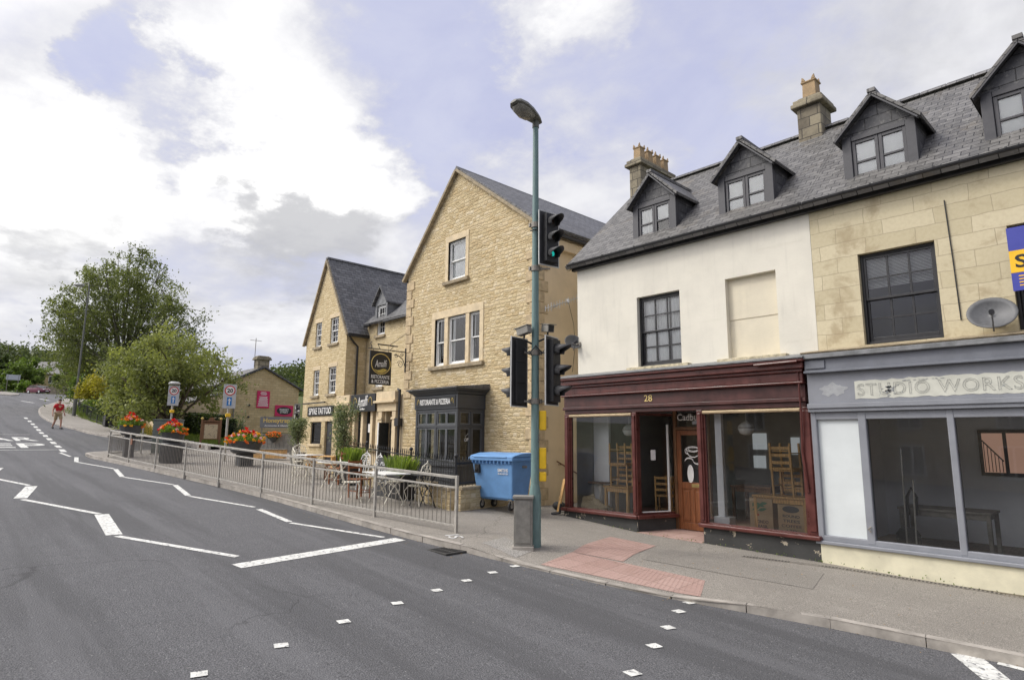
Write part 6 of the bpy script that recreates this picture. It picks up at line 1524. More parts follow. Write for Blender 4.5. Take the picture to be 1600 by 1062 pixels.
# ------------------------------------------------------------------ trees and planting
def tree(name, label, base, tips, leafm, barkm, n, size, r0, fork=.35, droop=0.0, spread=.9, clump=1.0, group=None, seed=1, twigs=3, flat=0.0):
    """tapered trunk, limbs that fork towards the tips, leaves in uneven clumps along the outer limbs and on hanging strands"""
    rg = np.random.default_rng(seed); base = Vector(base)
    t = thing(name, label, 'tree', base, 0, group)
    tb = MB(); top = sum((Vector(q) for q in tips), Vector())/len(tips); fk = base.lerp(top, fork); fk.x += rg.normal()*.15
    tb.tube([base-Vector((0, 0, .3)), base.lerp(fk, .15), base.lerp(fk, .55)+Vector((rg.normal()*.1, rg.normal()*.1, 0)), fk], [r0*1.35, r0, r0*.85, r0*.7], 10)
    pts = []; wts = []
    for tip in tips:
        tip = Vector(tip); mid = fk.lerp(tip, .5)+Vector((rg.normal()*.3, rg.normal()*.3, .35*(tip-fk).length*.25))
        s = base.lerp(fk, .75+.25*rg.random())
        tb.tube([s, s.lerp(mid, .5)+Vector((0, 0, .1)), mid, mid.lerp(tip, .6)+Vector((rg.normal()*.15, rg.normal()*.15, .1)), tip], [r0*.5, r0*.36, r0*.26, r0*.15, r0*.05], 7)
        L = (tip-fk).length
        for k in range(twigs*3):
            f = .45+.55*rg.random(); p = mid.lerp(tip, (f-.45)/.55)
            e = p+Vector(rg.normal(size=3))*spread*(.5+.5*rg.random())+Vector((0, 0, .12*spread))
            tb.tube([p, p.lerp(e, .5)+Vector((0, 0, .08)), e], [r0*.12, r0*.08, r0*.02], 5)
            pts.append(e); wts.append(rg.uniform(.5, 1.5)); 
            if rg.random() < .5: pts.append(p.lerp(e, .6)); wts.append(rg.uniform(.3, .8))
        pts.append(tip); wts.append(1.0)
    tb.build('trunk', barkm, t, smooth=True)
    w = np.array(wts); w /= w.sum(); idx = rg.choice(len(pts), n, p=w); P = np.array([tuple(p) for p in pts])[idx]
    sd = clump*(.22+.30*rg.random(len(pts)))[idx]
    v = rg.normal(size=(n, 3)); C = P+v*sd[:, None]*np.array([1, 1, .75])
    if droop:
        sid = rg.integers(0, 7, n)+idx*9; off = np.random.default_rng(seed+5).normal(size=(len(pts)*9, 2))*.55*clump
        ln = np.random.default_rng(seed+6).random(len(pts)*9)*droop
        hang = rg.random(n) < .62; f = rg.random(n)
        S = P.copy(); S[:, :2] += off[sid]+rg.normal(size=(n, 2))*.07; S[:, 2] -= f*ln[sid]-.2; C = np.where(hang[:, None], S, C)
    ct = np.random.default_rng(seed+9).random(len(pts))[idx]
    leaf_mesh('crown', quads_at(C, size, flat), MT[leafm], t, np.clip(.55*ct+.45*rg.random(n), 0, 1)); return t
def tips_px(lst, d0, depth, seed):
    rg = np.random.default_rng(seed); return [at(x, y, d0+rg.uniform(-depth, depth)) for x, y in lst]
bB = at(190, 640, 59); bB.z = bank_z(bB.x, bB.y)
tree('birch_tree', 'tall drooping birch with open crown rising above the bank', bB, tips_px([(165, 420), (205, 402), (240, 412), (262, 445), (285, 480), (300, 520), (140, 425), (112, 450), (95, 485), (88, 520), (100, 560), (130, 480), (185, 450), (225, 455), (250, 500), (160, 500), (205, 500), (275, 550), (140, 560), (120, 600), (180, 560), (235, 560), (290, 560), (160, 600), (210, 600), (80, 470), (84, 505), (92, 545), (82, 485), (308, 500), (302, 540), (270, 468), (250, 425), (185, 398), (222, 396), (105, 465), (100, 520), (285, 505), (150, 440), (210, 430), (110, 590)], 59, 5.0, 3),
     'l_birch', MT['bark_birch'], 62000, .105, .30, .3, 3.6, 1.1, .95, seed=3)
mB = at(274, 700, 31); mB.z = zp(mB.x)+.2
tree('garden_tree', 'spreading grey-green tree with low bare limbs on the right, in front of the birch', mB, tips_px([(170, 575), (190, 550), (215, 540), (240, 535), (265, 535), (290, 540), (320, 550), (345, 565), (360, 588), (300, 575), (270, 570), (240, 570), (210, 580), (185, 600), (200, 625), (230, 615), (260, 600), (175, 630), (215, 645)], 31, 2.2, 4),
     'l_maple', MT['bark'], 20000, .085, .17, .22, 0, .60, .72, seed=4)
def shrub(name, label, c, r, mat, n, size, seed=1, kind='shrub', group=None, stems=True):
    """bush of leaf clumps on its own stems; uneven outline"""
    rg = np.random.default_rng(seed); t = thing(name, label, kind, c, 0, group); k = 16
    v = rg.normal(size=(k, 3)); v[:, 2] = np.abs(v[:, 2]); v /= np.linalg.norm(v, axis=1)[:, None]
    cl = np.array(c)+v*np.array(r)*(.45+.5*rg.random(k))[:, None]
    if stems:
        b = MB()
        for q in cl[:9]: m = (np.array(c)*.4+q*.6); b.tube([tuple(c), tuple(m), tuple(q)], [.03*r[2], .02*r[2], .006*r[2]], 5)
        b.build('stem', MT['bark'], t)
    idx = rg.integers(0, k, n); C = cl[idx]+rg.normal(size=(n, 3))*np.array(r)*(.12+.16*rg.random(k))[idx][:, None]
    C[:, 2] = np.maximum(C[:, 2], c[2]+.02)
    leaf_mesh('foliage', quads_at(C, size), MT[mat], t, np.clip(.5*rg.random(k)[idx]+.5*rg.random(n), 0, 1)); return t
def shrub_px(name, label, px, py, d, wpx, hpx, mat, n, size, seed, **k):
    p = at(px, py, d); r = (wpx*d/961/2, wpx*d/961/2, hpx*d/961); return shrub(name, label, p, r, mat, n, size, seed, **k)
shrub_px('yellow_shrub', 'yellow-green shrub at the left end of the bank', 145, 622, 47, 46, 34, 'l_yellow', 2600, .10, 5)
shrub_px('leafy_shrub', 'bright green rounded shrub above the bank fence', 158, 642, 49, 48, 22, 'l_bright', 2400, .09, 6)
shrub_px('dark_shrub', 'large dark green shrub under the grey-green tree', 208, 648, 38, 92, 56, 'l_dark', 5200, .09, 7)
shrub_px('dark_shrub', 'dark shrub right of the tree trunk, touching the clipped hedge', 252, 656, 35, 60, 40, 'l_dark', 3200, .085, 8)
shrub_px('leafy_shrub', 'mid green shrub between the birch trunk and the street lamp', 128, 622, 50, 40, 30, 'l_mid', 2200, .12, 9)
shrub_px('ground_ivy', 'low pale green plants at the near foot of the bank fence', 168, 680, 40, 36, 9, 'l_mid', 1200, .08, 10, stems=False)
shrub_px('leafy_shrub', 'slender young shrub against the yellow stone gable', 372, 690, 33, 26, 46, 'l_olive', 900, .07, 11)
def hedge(label, a, c, w, h, seed):
    t = thing('clipped_hedge', label, 'hedge', (a[0], a[1], zp(a[0]))); rg = np.random.default_rng(seed); n = 4200
    f = rg.random((n, 3)); A, B = np.array(a), np.array(c); d = (B-A)/np.linalg.norm(B-A); nn = np.array([-d[1], d[0]])
    face = rg.integers(0, 3, n); u = f[:, 0]; s = (f[:, 1]-.5)*w; z = f[:, 2]*h
    s = np.where(face == 0, -w/2, np.where(face == 1, w/2, s)); z = np.where(face == 2, h, z)
    xy = A+(B-A)*u[:, None]+nn*(s+rg.normal(size=n)*.04)[:, None]; C = np.column_stack([xy, [zp(x) for x in xy[:, 0]]+z+rg.normal(size=n)*.04+.15])
    leaf_mesh('foliage', quads_at(C, .06), MT['l_dark'], t)
    b = MB(); A3, B3 = Vector((*a, zp(a[0])+h*.45+.1)), Vector((*c, zp(c[0])+h*.45+.1)); b.bar(A3, B3, w*.86, h*.9); b.build('core', MT['l_dark'], t)
h1, h2 = at(285, 672, 35), at(345, 668, 34); hedge('dark clipped hedge behind the notice board, in front of the stone gable', (h1.x, h1.y), (h2.x, h2.y), .8, 1.2, 3)
h3, h4 = at(345, 690, 33), at(362, 690, 33); hedge('short end of dark hedge beside the yellow stone gable', (h3.x, h3.y), (h4.x, h4.y), .9, 1.0, 4)
# grass and weeds on the bank and the lawn
def grass_patch(name, cx, n, zf, mat, size, xr, yr, hgt_):
    x = RNG.uniform(*xr, n); y = RNG.uniform(*yr, n); Q = []
    z = np.array([zf(a, b) for a, b in zip(x, y)]); an = RNG.random(n)*2*pi; h = hgt_*(.5+RNG.random(n)); w = size
    dx, dy = np.cos(an)*w, np.sin(an)*w; lx, ly = RNG.normal(size=n)*h*.3, RNG.normal(size=n)*h*.3
    B = np.stack([np.stack([x-dx, y-dy, z-.01], 1), np.stack([x+dx, y+dy, z-.01], 1), np.stack([x+lx+dx*.2, y+ly+dy*.2, z+h], 1), np.stack([x+lx-dx*.2, y+ly-dy*.2, z+h], 1)], 1)
    o = leaf_mesh(name, B, MT[mat]); o['kind'] = 'stuff'
MT['l_grass'] = leaf('grass_blade', (.105, .155, .040), .4); MT['l_dry'] = leaf('dry_grass_blade', (.26, .23, .09), .4)
grass_patch('grass', 0, 16000, lambda x, y: zp(x)+.15, 'l_grass', .012, (-38.4, -30.8), (9.65, 14.5), .14)
grass_patch('grass', 0, 14000, bank_z, 'l_grass', .02, (-72, -39.5), (8.3, 14), .22)
grass_patch('dry_grass', 0, 12000, bank_z, 'l_dry', .014, (-50, -38.6), (9.2, 13), .42)
# fence along the bank
def bank_fence():
    P = [(-42.0, 8.45), (-44.2, 8.4), (-46.4, 8.4), (-48.8, 8.4), (-51.2, 8.45), (-54, 8.5), (-57, 8.7), (-60, 8.9), (-64, 9.2), (-69, 9.8), (-74, 10.5)]
    t = thing('park_fence', 'low dark metal fence along the foot of the planted bank', 'fence', (-42, 8.45, zp(-42)))
    for x, y in P:
        b = MB(); b.box(x-.03, x+.03, y-.03, y+.03, zp(x)-.1, zp(x)+1.0); b.build('post', MT['black'], t)
    for (a, c) in zip(P[:-1], P[1:]):
        A, B = Vector((*a, zp(a[0]))), Vector((*c, zp(c[0]))); b = MB()
        for z in (.95, .15): b.bar(A+Vector((0, 0, z)), B+Vector((0, 0, z)), .03, .03)
        for i in range(1, 12): q = A.lerp(B, i/12); b.tube([q+Vector((0, 0, .15)), q+Vector((0, 0, .95))], .007, 4, caps=False)
        b.build('panel', MT['black'], t)
bank_fence()
def litter_bin():
    p = at(170, 668, 40); z = zp(p.x); t = thing('litter_bin', 'black slatted litter bin at the near end of the bank fence', 'bin', (p.x, p.y, z)); b = MB()
    for i in range(6): b.box(p.x-.34, p.x+.34, p.y-.30, p.y+.30, z+.10+i*.15, z+.22+i*.15)
    b.build('slats', MT['black'], t, bevel=.01); b = MB(); b.box(p.x-.30, p.x+.30, p.y-.26, p.y+.26, z-.05, z+.95); b.build('liner', MT['rubber'], t); b = MB(); b.box(p.x+.36, p.x+.44, p.y-.05, p.y+.05, z-.05, z+1.2); b.build('post', MT['black'], t)
litter_bin()
def notice_board():
    p = at(328, 690, 29); z = zp(p.x)+.1; t = thing('notice_board', 'dark timber town notice board with a shaped top and pale map', 'notice board', (p.x, p.y, z)); F = math.atan2(-p.y, -p.x)
    S = Vector((-sin(F), cos(F), 0)); N = Vector((cos(F), sin(F), 0)); U = Vector((0, 0, 1)); C = Vector((p.x, p.y, 0)); M = Matrix((S, U, N)).transposed(); zt = at(328, 657, 29).z; h = zt-z
    for s in (-1, 1):
        b = MB(); b.obox(C+S*s*.40+U*(z+h*.5), (.09, h+.15, .09), M); b.build('post', MT['oak'], t, bevel=.008); b = MB(); b.ball(C+S*s*.40+U*(zt+.10), .065, 10, 8); b.build('finial', MT['gold_sand'], t)
    b = MB(); b.obox(C+U*(z+h*.62), (.72, h*.72, .06), M); b.build('frame', MT['oak'], t, bevel=.008)
    b = MB(); b.obox(C+N*.035+U*(z+h*.58), (.56, h*.56, .01), M); m = b.build('map_panel', MT['sack'], t)
    b = MB(); rg = random.Random(5)
    for i in range(14): a = Vector((rg.uniform(-.24, .24), rg.uniform(-h*.25, h*.25), .043)); e = a+Vector((rg.uniform(-.12, .12), rg.uniform(-.12, .12), 0)); b.tube([C+U*(z+h*.58)+M @ a, C+U*(z+h*.58)+M @ e], .006, 4)
    b.build('map_lines', MT['dark_print'], m)
    b = MB(); b.prism([C+U*(zt-.10)+S*x+U*y-N*.03 for x, y in ((-.40, 0), (.40, 0), (.34, .12), (.16, .12), (.08, .26), (-.08, .26), (-.16, .12), (-.34, .12))], N*.06); b.build('pediment', MT['oak'], t)
notice_board()

# ------------------------------------------------------------------ yellow stone gable behind, with its signs
def back_house():
    X = -38.0; t = thing('stone_house', 'yellow stone gable end with a dark chimney, behind the garden tree', 'building', (X, 14, 2))
    y0, y1, A = 12.45, 16.95, (14.65, 6.32); e0, e1 = 5.2, 5.15; yl = 7.9
    b = MB(); b.add([(X, y0, 1.2), (X, y1, 1.2), (X, y1, e1), (X, A[0], A[1]), (X, y0, e0)], [(0, 1, 2, 3, 4)]); b.quad((X, y1, 1.2), (X-9, y1, 1.2), (X-9, y1, e1), (X, y1, e1)); b.build('wall', MT['bgstone'], t)
    b = MB(); b.add([(X-.05, 9.6, 1.2), (X-.05, y0+.01, 1.2), (X-.05, y0+.01, 4.6), (X-.05, 9.6, 3.6)], [(0, 1, 2, 3)]); b.quad((X-9, 9.6, 1.2), (X-.05, 9.6, 1.2), (X-.05, 9.6, 3.6), (X-9, 9.6, 3.6)); b.build('side_extension', MT['tan'], t)
    for ya, za in ((y0-.25, e0-.11), (y1+.25, e1-.12)): slab_roof(t, X-9, X+.08, ya, za, A[0], A[1]+.02, MT['slate'])
    b = MB(); b.prism([(X, 9.4, 3.55), (X, y0, 4.62), (X, y0, 4.72), (X, 9.4, 3.65)], (-9, 0, 0)); b.build('roof', MT['slate'], t)
    for ya, za in ((y0-.25, e0-.13), (y1+.25, e1-.14)):
        b = MB(); b.bar((X+.07, ya, za), (X+.07, A[0], A[1]), .05, .16, up=(1, 0, 0)); b.build('bargeboard', MT['black'], t)
    chimney(t, X-.75, X-.12, A[0]-.36, A[0]+.36, 5.9, 7.05, [])
    b = MB(); b.tube([(X+.06, 13.0, 1.5), (X+.06, 13.0, 5.2)], .04, 6); b.build('downpipe', MT['galv_dark'], t)
    b = MB(); b.tube([(X-.6, 14.25, 6.4), (X-.6, 14.25, 8.2)], .02, 6); b.tube([(X-.6, 13.9, 8.05), (X-.6, 14.6, 8.05)], .015, 5); b.build('aerial_mast', MT['galv_dark'], t)
    for yy, zz in ((13.9, 4.0), (13.9, 3.3), (14.9, 3.3)):
        b = MB(); b.tube([(X-.02, yy, zz), (X+.05, yy, zz)], .07, 10); b.build('wall_tie', MT['iron'], t)
    U, S, N = Vector((0, 0, 1)), Vector((0, 1, 0)), Vector((1, 0, 0))
    g = thing('wall_sign', 'crimson wall sign crowded with small white lines of text, on the yellow gable', 'sign', (X, 15.1, 4)); b = MB(); b.box(X+.02, X+.06, 14.32, 15.10, 3.86, 4.90); b.build('panel', MT['sign_pink'], g)
    b = MB()
    for i, w in enumerate([.3, .4, .34, 0, .5, .46, .56, .5, .58, .52, .62, .6, .64]): 
        if w: b.box(X+.061, X+.066, 14.71-w*.5, 14.71+w*.5, 4.80-i*.069, 4.833-i*.069)
    b.build('small_print', MT['sign_white'], g)
    g = thing('wall_sign', 'crimson sign with a black oval, low on the yellow gable', 'sign', (X, 16, 3.2)); b = MB(); b.box(X+.02, X+.06, 15.48, 16.62, 3.40, 4.08); b.build('panel', MT['sign_pink'], g)
    b = MB(); b.add([(X+.064, 16.05+.47*cos(a), 3.74+.24*sin(a)) for a in np.linspace(0, 2*pi, 32, endpoint=False)], [tuple(range(32))]); b.build('oval', MT['sign_black'], g)
    text('lettering', 'MARKET', Vector((X+.07, 16.05, 3.81)), S, U, .58, .13, MT['sign_white'], g, .004, bold=.01); text('lettering', 'STREET', Vector((X+.07, 16.05, 3.66)), S, U, .52, .13, MT['sign_white'], g, .004, bold=.01)
    # free-standing grey sign and grey boarded screen
    d = 30.5; p, q = at(406, 668, d), at(458, 668, d); z0, z1 = at(430, 668, d).z, at(430, 651, d).z; P = Vector((p.x, p.y, 0)); Q = Vector((q.x, q.y, 0)); S2 = (Q-P).normalized(); N2 = Vector((S2.y, -S2.x, 0)); M = Matrix((S2, N2, U)).transposed(); C = (P+Q)/2; W = (Q-P).length
    g = thing('shop_sign', 'long grey sign with ochre lettering above the grey boarded screen', 'sign', C+U*z0); b = MB(); b.obox(C+U*(z0+z1)/2, (W, .05, z1-z0), M); b.build('panel', MT['sign_grey'], g)
    text('lettering', 'Honeytrap', C+N2*.03+U*(z0+(z1-z0)*.62), S2, U, W*.80, (z1-z0)*.52, MT['gold'], g, .004, bold=.02); text('lettering', 'Accessories & Lifestyle', C+N2*.03+U*(z0+(z1-z0)*.18), S2, U, W*.72, (z1-z0)*.16, MT['sign_white'], g, .004, bold=.02)
    for s in (-.45, .45): b = MB(); b.tube([C+S2*W*s-N2*.05+U*(z0-1.6), C+S2*W*s-N2*.05+U*(z1)], .03, 6); b.build('post', MT['galv_dark'], g)
    d = 29; p, q = at(404, 708, d), at(462, 712, d); zt = at(430, 681, d).z; P = Vector((p.x, p.y, 0)); Q = Vector((q.x, q.y, 0)); S2 = (Q-P).normalized(); N2 = Vector((S2.y, -S2.x, 0)); M = Matrix((S2, N2, U)).transposed(); C = (P+Q)/2; W = (Q-P).length; zb = zp(C.x)
    g = thing('boarded_screen', 'grey vertical boarded screen below the grey sign', 'screen', C+U*zb); n = 9; b = MB()
    for i in range(n): b.obox(C+S2*(W*((i+.5)/n-.5))+U*(zb+zt)/2, (W/n-.012, .03+.006*(i % 2), zt-zb+.1), M)
    b.build('boards', MT['cab_grey'], g); b = MB(); b.obox(C+U*(zt+.08), (W+.05, .08, .06), M); b.build('top_rail', MT['galv_dark'], g)
    fb = C+S2*(-W*.1)+N2*.15; hang = thing('hanging_basket', 'small hanging basket of orange flowers on the grey boarded screen', 'planter', fb+U*zt); zz = zt-.05
    b = MB(); b.lathe([(.03, -.26), (.17, -.1), (.2, 0), (.02, 0)], (fb.x, fb.y, zz), 12); b.build('basket', MT['planter'], hang); leaf_mesh('foliage', scatter_faces(160, (fb.x, fb.y, zz+.05), (.32, .32, .14), .05), MT['l_mid'], hang); leaf_mesh('orange_flowers', scatter_faces(170, (fb.x, fb.y, zz+.12), (.36, .36, .16), .055), MT['fl_orange'], hang)
    # painted panel at the corner, timber trough
    d = 31; g0, g1 = at(458, 668, d), at(467, 668, d); zt, zb = at(462, 630, d).z, at(462, 670, d).z; P = Vector((g0.x, g0.y, 0)); Q = Vector((g1.x, g1.y, 0)); S2 = (Q-P).normalized(); N2 = Vector((S2.y, -S2.x, 0)); M = Matrix((S2, N2, U)).transposed(); C = (P+Q)/2
    g = thing('painted_panel', 'narrow black and white patterned panel beside the last stone house', 'panel', C+U*zb); b = MB(); b.obox(C+U*(zb+zt)/2, ((Q-P).length, .05, zt-zb), M); b.build('board', MT['cab_grey'], g); b = MB(); rg = random.Random(2)
    for i in range(22): b.obox(C+N2*.03+S2*rg.uniform(-.12, .12)+U*rg.uniform(zb+.1, zt-.1), (rg.uniform(.03, .12), .006, rg.uniform(.05, .22)), M)
    b.build('pattern', MT['sign_black'], g); b = MB()
    for i in range(16): b.obox(C+N2*.034+S2*rg.uniform(-.12, .12)+U*rg.uniform(zb+.1, zt-.1), (rg.uniform(.02, .08), .006, rg.uniform(.03, .12)), M)
    b.build('pale_pattern', MT['sign_white'], g)
    d = 25; p, q = at(388, 724, d), at(445, 722, d); P = Vector((p.x, p.y, 0)); Q = Vector((q.x, q.y, 0)); C = (P+Q)/2; S2 = (Q-P).normalized(); N2 = Vector((S2.y, -S2.x, 0)); M = Matrix((S2, N2, U)).transposed(); zb = zp(C.x); W = (Q-P).length
    g = thing('timber_trough', 'low weathered timber trough in front of the grey boarded screen', 'planter', C+U*zb)
    for z in (.12, .30): b = MB(); b.obox(C+U*(zb+z), (W, .4, .165), M); b.build('plank', MT['pine'], g, bevel=.01)
    b = MB(); b.obox(C+U*(zb+.40), (W+.06, .46, .03), M); b.build('cap_board', MT['galv_dark'], g)
back_house()

# ------------------------------------------------------------------ up the hill: street lamps, far house, wall, trees, wooded hills
def street_lamp(name, label, base, h, arm, az, m='lamp_grey'):
    t = thing(name, label, 'street lamp', base); B = Vector(base); f = Vector((cos(az), sin(az), 0))
    b = MB(); b.tube([B-Vector((0, 0, 1.2)), B+Vector((0, 0, 2.0)), B+Vector((0, 0, 2.05)), B+Vector((0, 0, h))], [.14, .14, .075, .055], 10); b.build('pole', MT[m], t)
    b = MB(); top = B+Vector((0, 0, h)); b.tube([top, top+f*.25+Vector((0, 0, .18)), top+f*arm+Vector((0, 0, .22))], .04, 8); b.build('arm', MT[m], t)
    b = MB(); c = top+f*(arm+.35)+Vector((0, 0, .2)); b.ball(c, (.40, .40, .14), 12, 8); b.build('lantern', MT['signal_edge'], t)
lb = at(116, 641, 49); lt = at(141, 437, 49).z
street_lamp('street_lamp', 'tall dark street lamp at the left end of the bank fence', lb, lt-lb.z, 1.5, pi*1.08)
l2 = at(4, 610, 125); l2.z = zp(l2.x); street_lamp('street_lamp', 'distant street lamp at the left edge of the hill', l2, at(10, 537, 125).z-l2.z, 1.2, pi*1.1)
def far_house():
    d = 128; a, c = at(30, 600, d), at(112, 600, d); P, Q = Vector((a.x, a.y, 0)), Vector((c.x, c.y, 0)); S = (Q-P).normalized(); N = Vector((S.y, -S.x, 0)); U = Vector((0, 0, 1)); ze, zr_ = at(60, 583, d).z, at(60, 561, d).z; zb = zp(P.x)-1
    t = thing('stone_house', 'distant low house with a long grey roof at the top of the hill', 'building', P+U*zb)
    b = MB(); b.prism([P+U*zb, Q+U*zb, Q-N*7+U*zb, P-N*7+U*zb], U*(ze-zb)); b.build('wall', MT['bgstone'], t)
    b = MB(); b.prism([P+N*.4+U*(ze-.1), P-N*3.5+U*zr_, P-N*7.4+U*(ze-.1)], Q-P); b.build('roof', MT['slate'], t)
    for f in (.25, .62, .8):
        C = P.lerp(Q, f)+U*(ze-1.3); M = Matrix((S, N, U)).transposed(); b = MB(); b.obox(C+N*.03, (1.5, .1, 1.6), M); b.build('window', MT['white_frame'], t)
        b = MB(); b.obox(C+N*.07-S*.33, (.58, .06, 1.3), M); b.obox(C+N*.07+S*.33, (.58, .06, 1.3), M); b.build('pane', MT['room'], t)
far_house()
def far_wall():
    b = MB(); c = MB(); pts = [at(x, 612, 118) for x in range(70, 136, 6)]; t = thing('roadside_wall', 'low grey stone wall across the top of the hill behind the car', 'wall', pts[0])
    for p, q in zip(pts[:-1], pts[1:]):
        P, Q = Vector((p.x, p.y, zp(p.x)+.5)), Vector((q.x, q.y, zp(q.x)+.5)); b.bar(P, Q, .4, 1.5); c.bar(P+Vector((0, 0, .8)), Q+Vector((0, 0, .8)), .5, .14)
    b.build('stonework', MT['chim'], t); c.build('coping', MT['kerb'], t)
far_wall()
def px_tree(name, label, px, pyb, d, wpx, pyt, mat, n, size, seed, group=None):
    rg = np.random.default_rng(seed); base = at(px, pyb, d); base.z = min(base.z, zp(base.x)+.5); tips = [at(px+wpx*.5*rg.uniform(-.85, .85), pyt+(pyb-pyt)*f, d+rg.uniform(-1, 1)*wpx*d/961*.3) for f in np.linspace(.06, .72, 13)]
    s = wpx*d/961; tree(name, label, base, tips, mat, MT['bark'], n, size, .05*s, .3, 0, s*.12, s*.10, seed=seed, twigs=2, group=group)
px_tree('hillside_tree', 'broad mid green tree in front of the distant grey roof', 30, 612, 122, 84, 566, 'l_mid', 5200, .30, 21)
px_tree('hillside_tree', 'dark tree at the far left edge below the wooded hill', 0, 612, 124, 40, 548, 'l_dark', 2600, .30, 22)
px_tree('hillside_tree', 'rounded green bush-like tree left of the car', 40, 612, 114, 26, 597, 'l_bright', 1300, .2, 23)
px_tree('hillside_tree', 'green tree with a bare foot between the car and the street lamp', 104, 614, 112, 44, 560, 'l_mid', 3600, .28, 24)
px_tree('hillside_tree', 'dense dark tree behind the foot of the birch', 150, 615, 75, 78, 545, 'l_birch', 6500, .2, 25)
px_tree('hillside_tree', 'dark green tree between the birch and the yellow stone gable', 300, 640, 62, 80, 568, 'l_birch', 5200, .17, 26)
def far_board():
    p = at(18, 610, 116); t = thing('direction_sign', 'grey direction sign on two posts beside the far trees', 'sign', (p.x, p.y, zp(p.x))); f = Vector((p.x, p.y, 0)).normalized(); S = Vector((f.y, -f.x, 0)); C = Vector((p.x, p.y, at(18, 589, 116).z)); M = Matrix((S, f, Vector((0, 0, 1)))).transposed()
    b = MB(); b.obox(C, (2.1, .08, 1.0), M); b.build('panel', MT['sign_plate'], t)
    for s in (-.8, .8): b = MB(); b.tube([C+S*s+Vector((0, 0, .4)), (C+S*s).xy.to_3d()+Vector((0, 0, zp(p.x)))], .06, 6); b.build('post', MT['galv_dark'], t)
far_board()
def hill(name, prof, d, back, seed, n, size):
    """wooded ridge: terrain sheet with a canopy of leaf clumps"""
    rg = np.random.default_rng(seed); xs = [p[0] for p in prof]; ys = [p[1] for p in prof]; b = MB(); m = 40; vs = []
    for i in range(m+1):
        px = xs[0]+(xs[-1]-xs[0])*i/m; t = at(px, interp(px, xs, ys), d); g = Vector((t.x, t.y, 0)).normalized()
        for k in range(7): f = k/6; q = Vector((t.x, t.y, 0))-g*back*(1-f); vs.append((q.x, q.y, -4+(t.z-2.5+4)*(f*f*(3-2*f))))
    b.add(vs, [(i*7+k, i*7+k+1, (i+1)*7+k+1, (i+1)*7+k) for i in range(m) for k in range(6)]); o = b.build(name, MT['field'], smooth=True); o['kind'] = 'structure'
    V = np.array(vs).reshape(m+1, 7, 3); ii = rg.random(n)*(m-.01); kk = 1.5+rg.random(n)**.6*4.49; i0 = ii.astype(int); k0 = kk.astype(int); fi_, fk_ = (ii-i0)[:, None], (kk-k0)[:, None]
    P = (V[i0, k0]*(1-fi_)+V[i0+1, k0]*fi_)*(1-fk_)+(V[i0, np.minimum(k0+1, 6)]*(1-fi_)+V[i0+1, np.minimum(k0+1, 6)]*fi_)*fk_
    cid = rg.integers(0, n//40, n); cs = np.random.default_rng(seed+1); off = cs.random(n//40); PC = P[rg.permutation(n)[:n//40]][cid]
    C = PC+rg.normal(size=(n, 3))*np.array([2.2, 2.2, 1.7])*(d/260)+np.array([0, 0, 1.5]); w = leaf_mesh('far_wood', quads_at(C, size), MT['l_wood'], None, np.clip(.6*off[cid]+.4*rg.random(n), 0, 1)); w['kind'] = 'stuff'
hill('hill', [(-60, 530), (0, 543), (40, 550), (90, 556), (140, 556), (200, 560)], 300, 120, 5, 26000, .75)
hill('hill', [(330, 600), (400, 590), (440, 578), (480, 572), (520, 575), (600, 590)], 230, 90, 6, 18000, .6)
# ------------------------------------------------------------------ cafe furniture on the forecourt
def iron_chair(label, loc, rz, m='cream_iron', group='ironwork cafe chairs'):
    t = thing('cafe_chair', label, 'chair', loc, rz, group); k = dict(local=True)
    b = MB(); b.lathe([(.21, .43), (.22, .44), (.22, .455), (.02, .458)], (0, 0, 0), 18); b.build('seat', MT[m], t, **k)
    for sx in (-1, 1):
        for sy in (-1, 1):
            b = MB(); b.tube([(sx*.15, sy*.15, .43), (sx*.21, sy*.21, .33), (sx*.17, sy*.17, .16), (sx*.25, sy*.25, 0)], .011, 6); b.build('leg', MT[m], t, **k)
    b = MB(); b.tube([(-.19, .17, .43), (-.22, .22, .7), (-.16, .26, .90), (0, .28, .98), (.16, .26, .90), (.22, .22, .7), (.19, .17, .43)], .012, 6)
    for sx in (-1, 1):
        b.tube([(sx*(.09+.07*(1-i/16)*cos(i*.62)), .235+.02*(i/16), .70+.09*(1-i/18)*sin(i*.62)) for i in range(17)], .008, 5); b.tube([(sx*.04, .19, .45), (sx*.05, .23, .62), (sx*.02, .265, .84), (0, .275, .95)], .008, 5)
        b.tube([(sx*(.07+.05*cos(a)), .262, .86+.05*sin(a)) for a in np.linspace(0, 2*pi, 12)], .007, 5)
    b.tube([(0, .28, .98), (0, .28, 1.03)], .012, 6); b.build('backrest', MT[m], t, **k); return t
def iron_table(label, loc, rz, w, d, top='marble', legs='cream_iron', h=.72):
    t = thing('cafe_table', label, 'table', loc, rz, 'cafe tables on the forecourt'); k = dict(local=True)
    b = MB(); b.box(-w/2, w/2, -d/2, d/2, h-.025, h); b.build('tabletop', MT[top], t, bevel=.006, **k)
    for sx in (-1, 1):
        b = MB(); x = sx*(w/2-.18)
        b.tube([(x, -d/2+.05, 0), (x, -.05, .38), (x, .05, .5), (x, d/2-.06, h-.03)], .013, 6); b.tube([(x, d/2-.05, 0), (x, .05, .38), (x, -.05, .5), (x, -d/2+.06, h-.03)], .013, 6)
        b.tube([(x, .13*cos(a), .40+.13*sin(a)) for a in np.linspace(0, 2*pi, 14)], .009, 5); b.build('leg', MT[legs], t, **k)
    b = MB(); b.tube([(-w/2+.18, 0, .42), (0, 0, .52), (w/2-.18, 0, .42)], .011, 6); b.build('stretcher', MT[legs], t, **k); return t
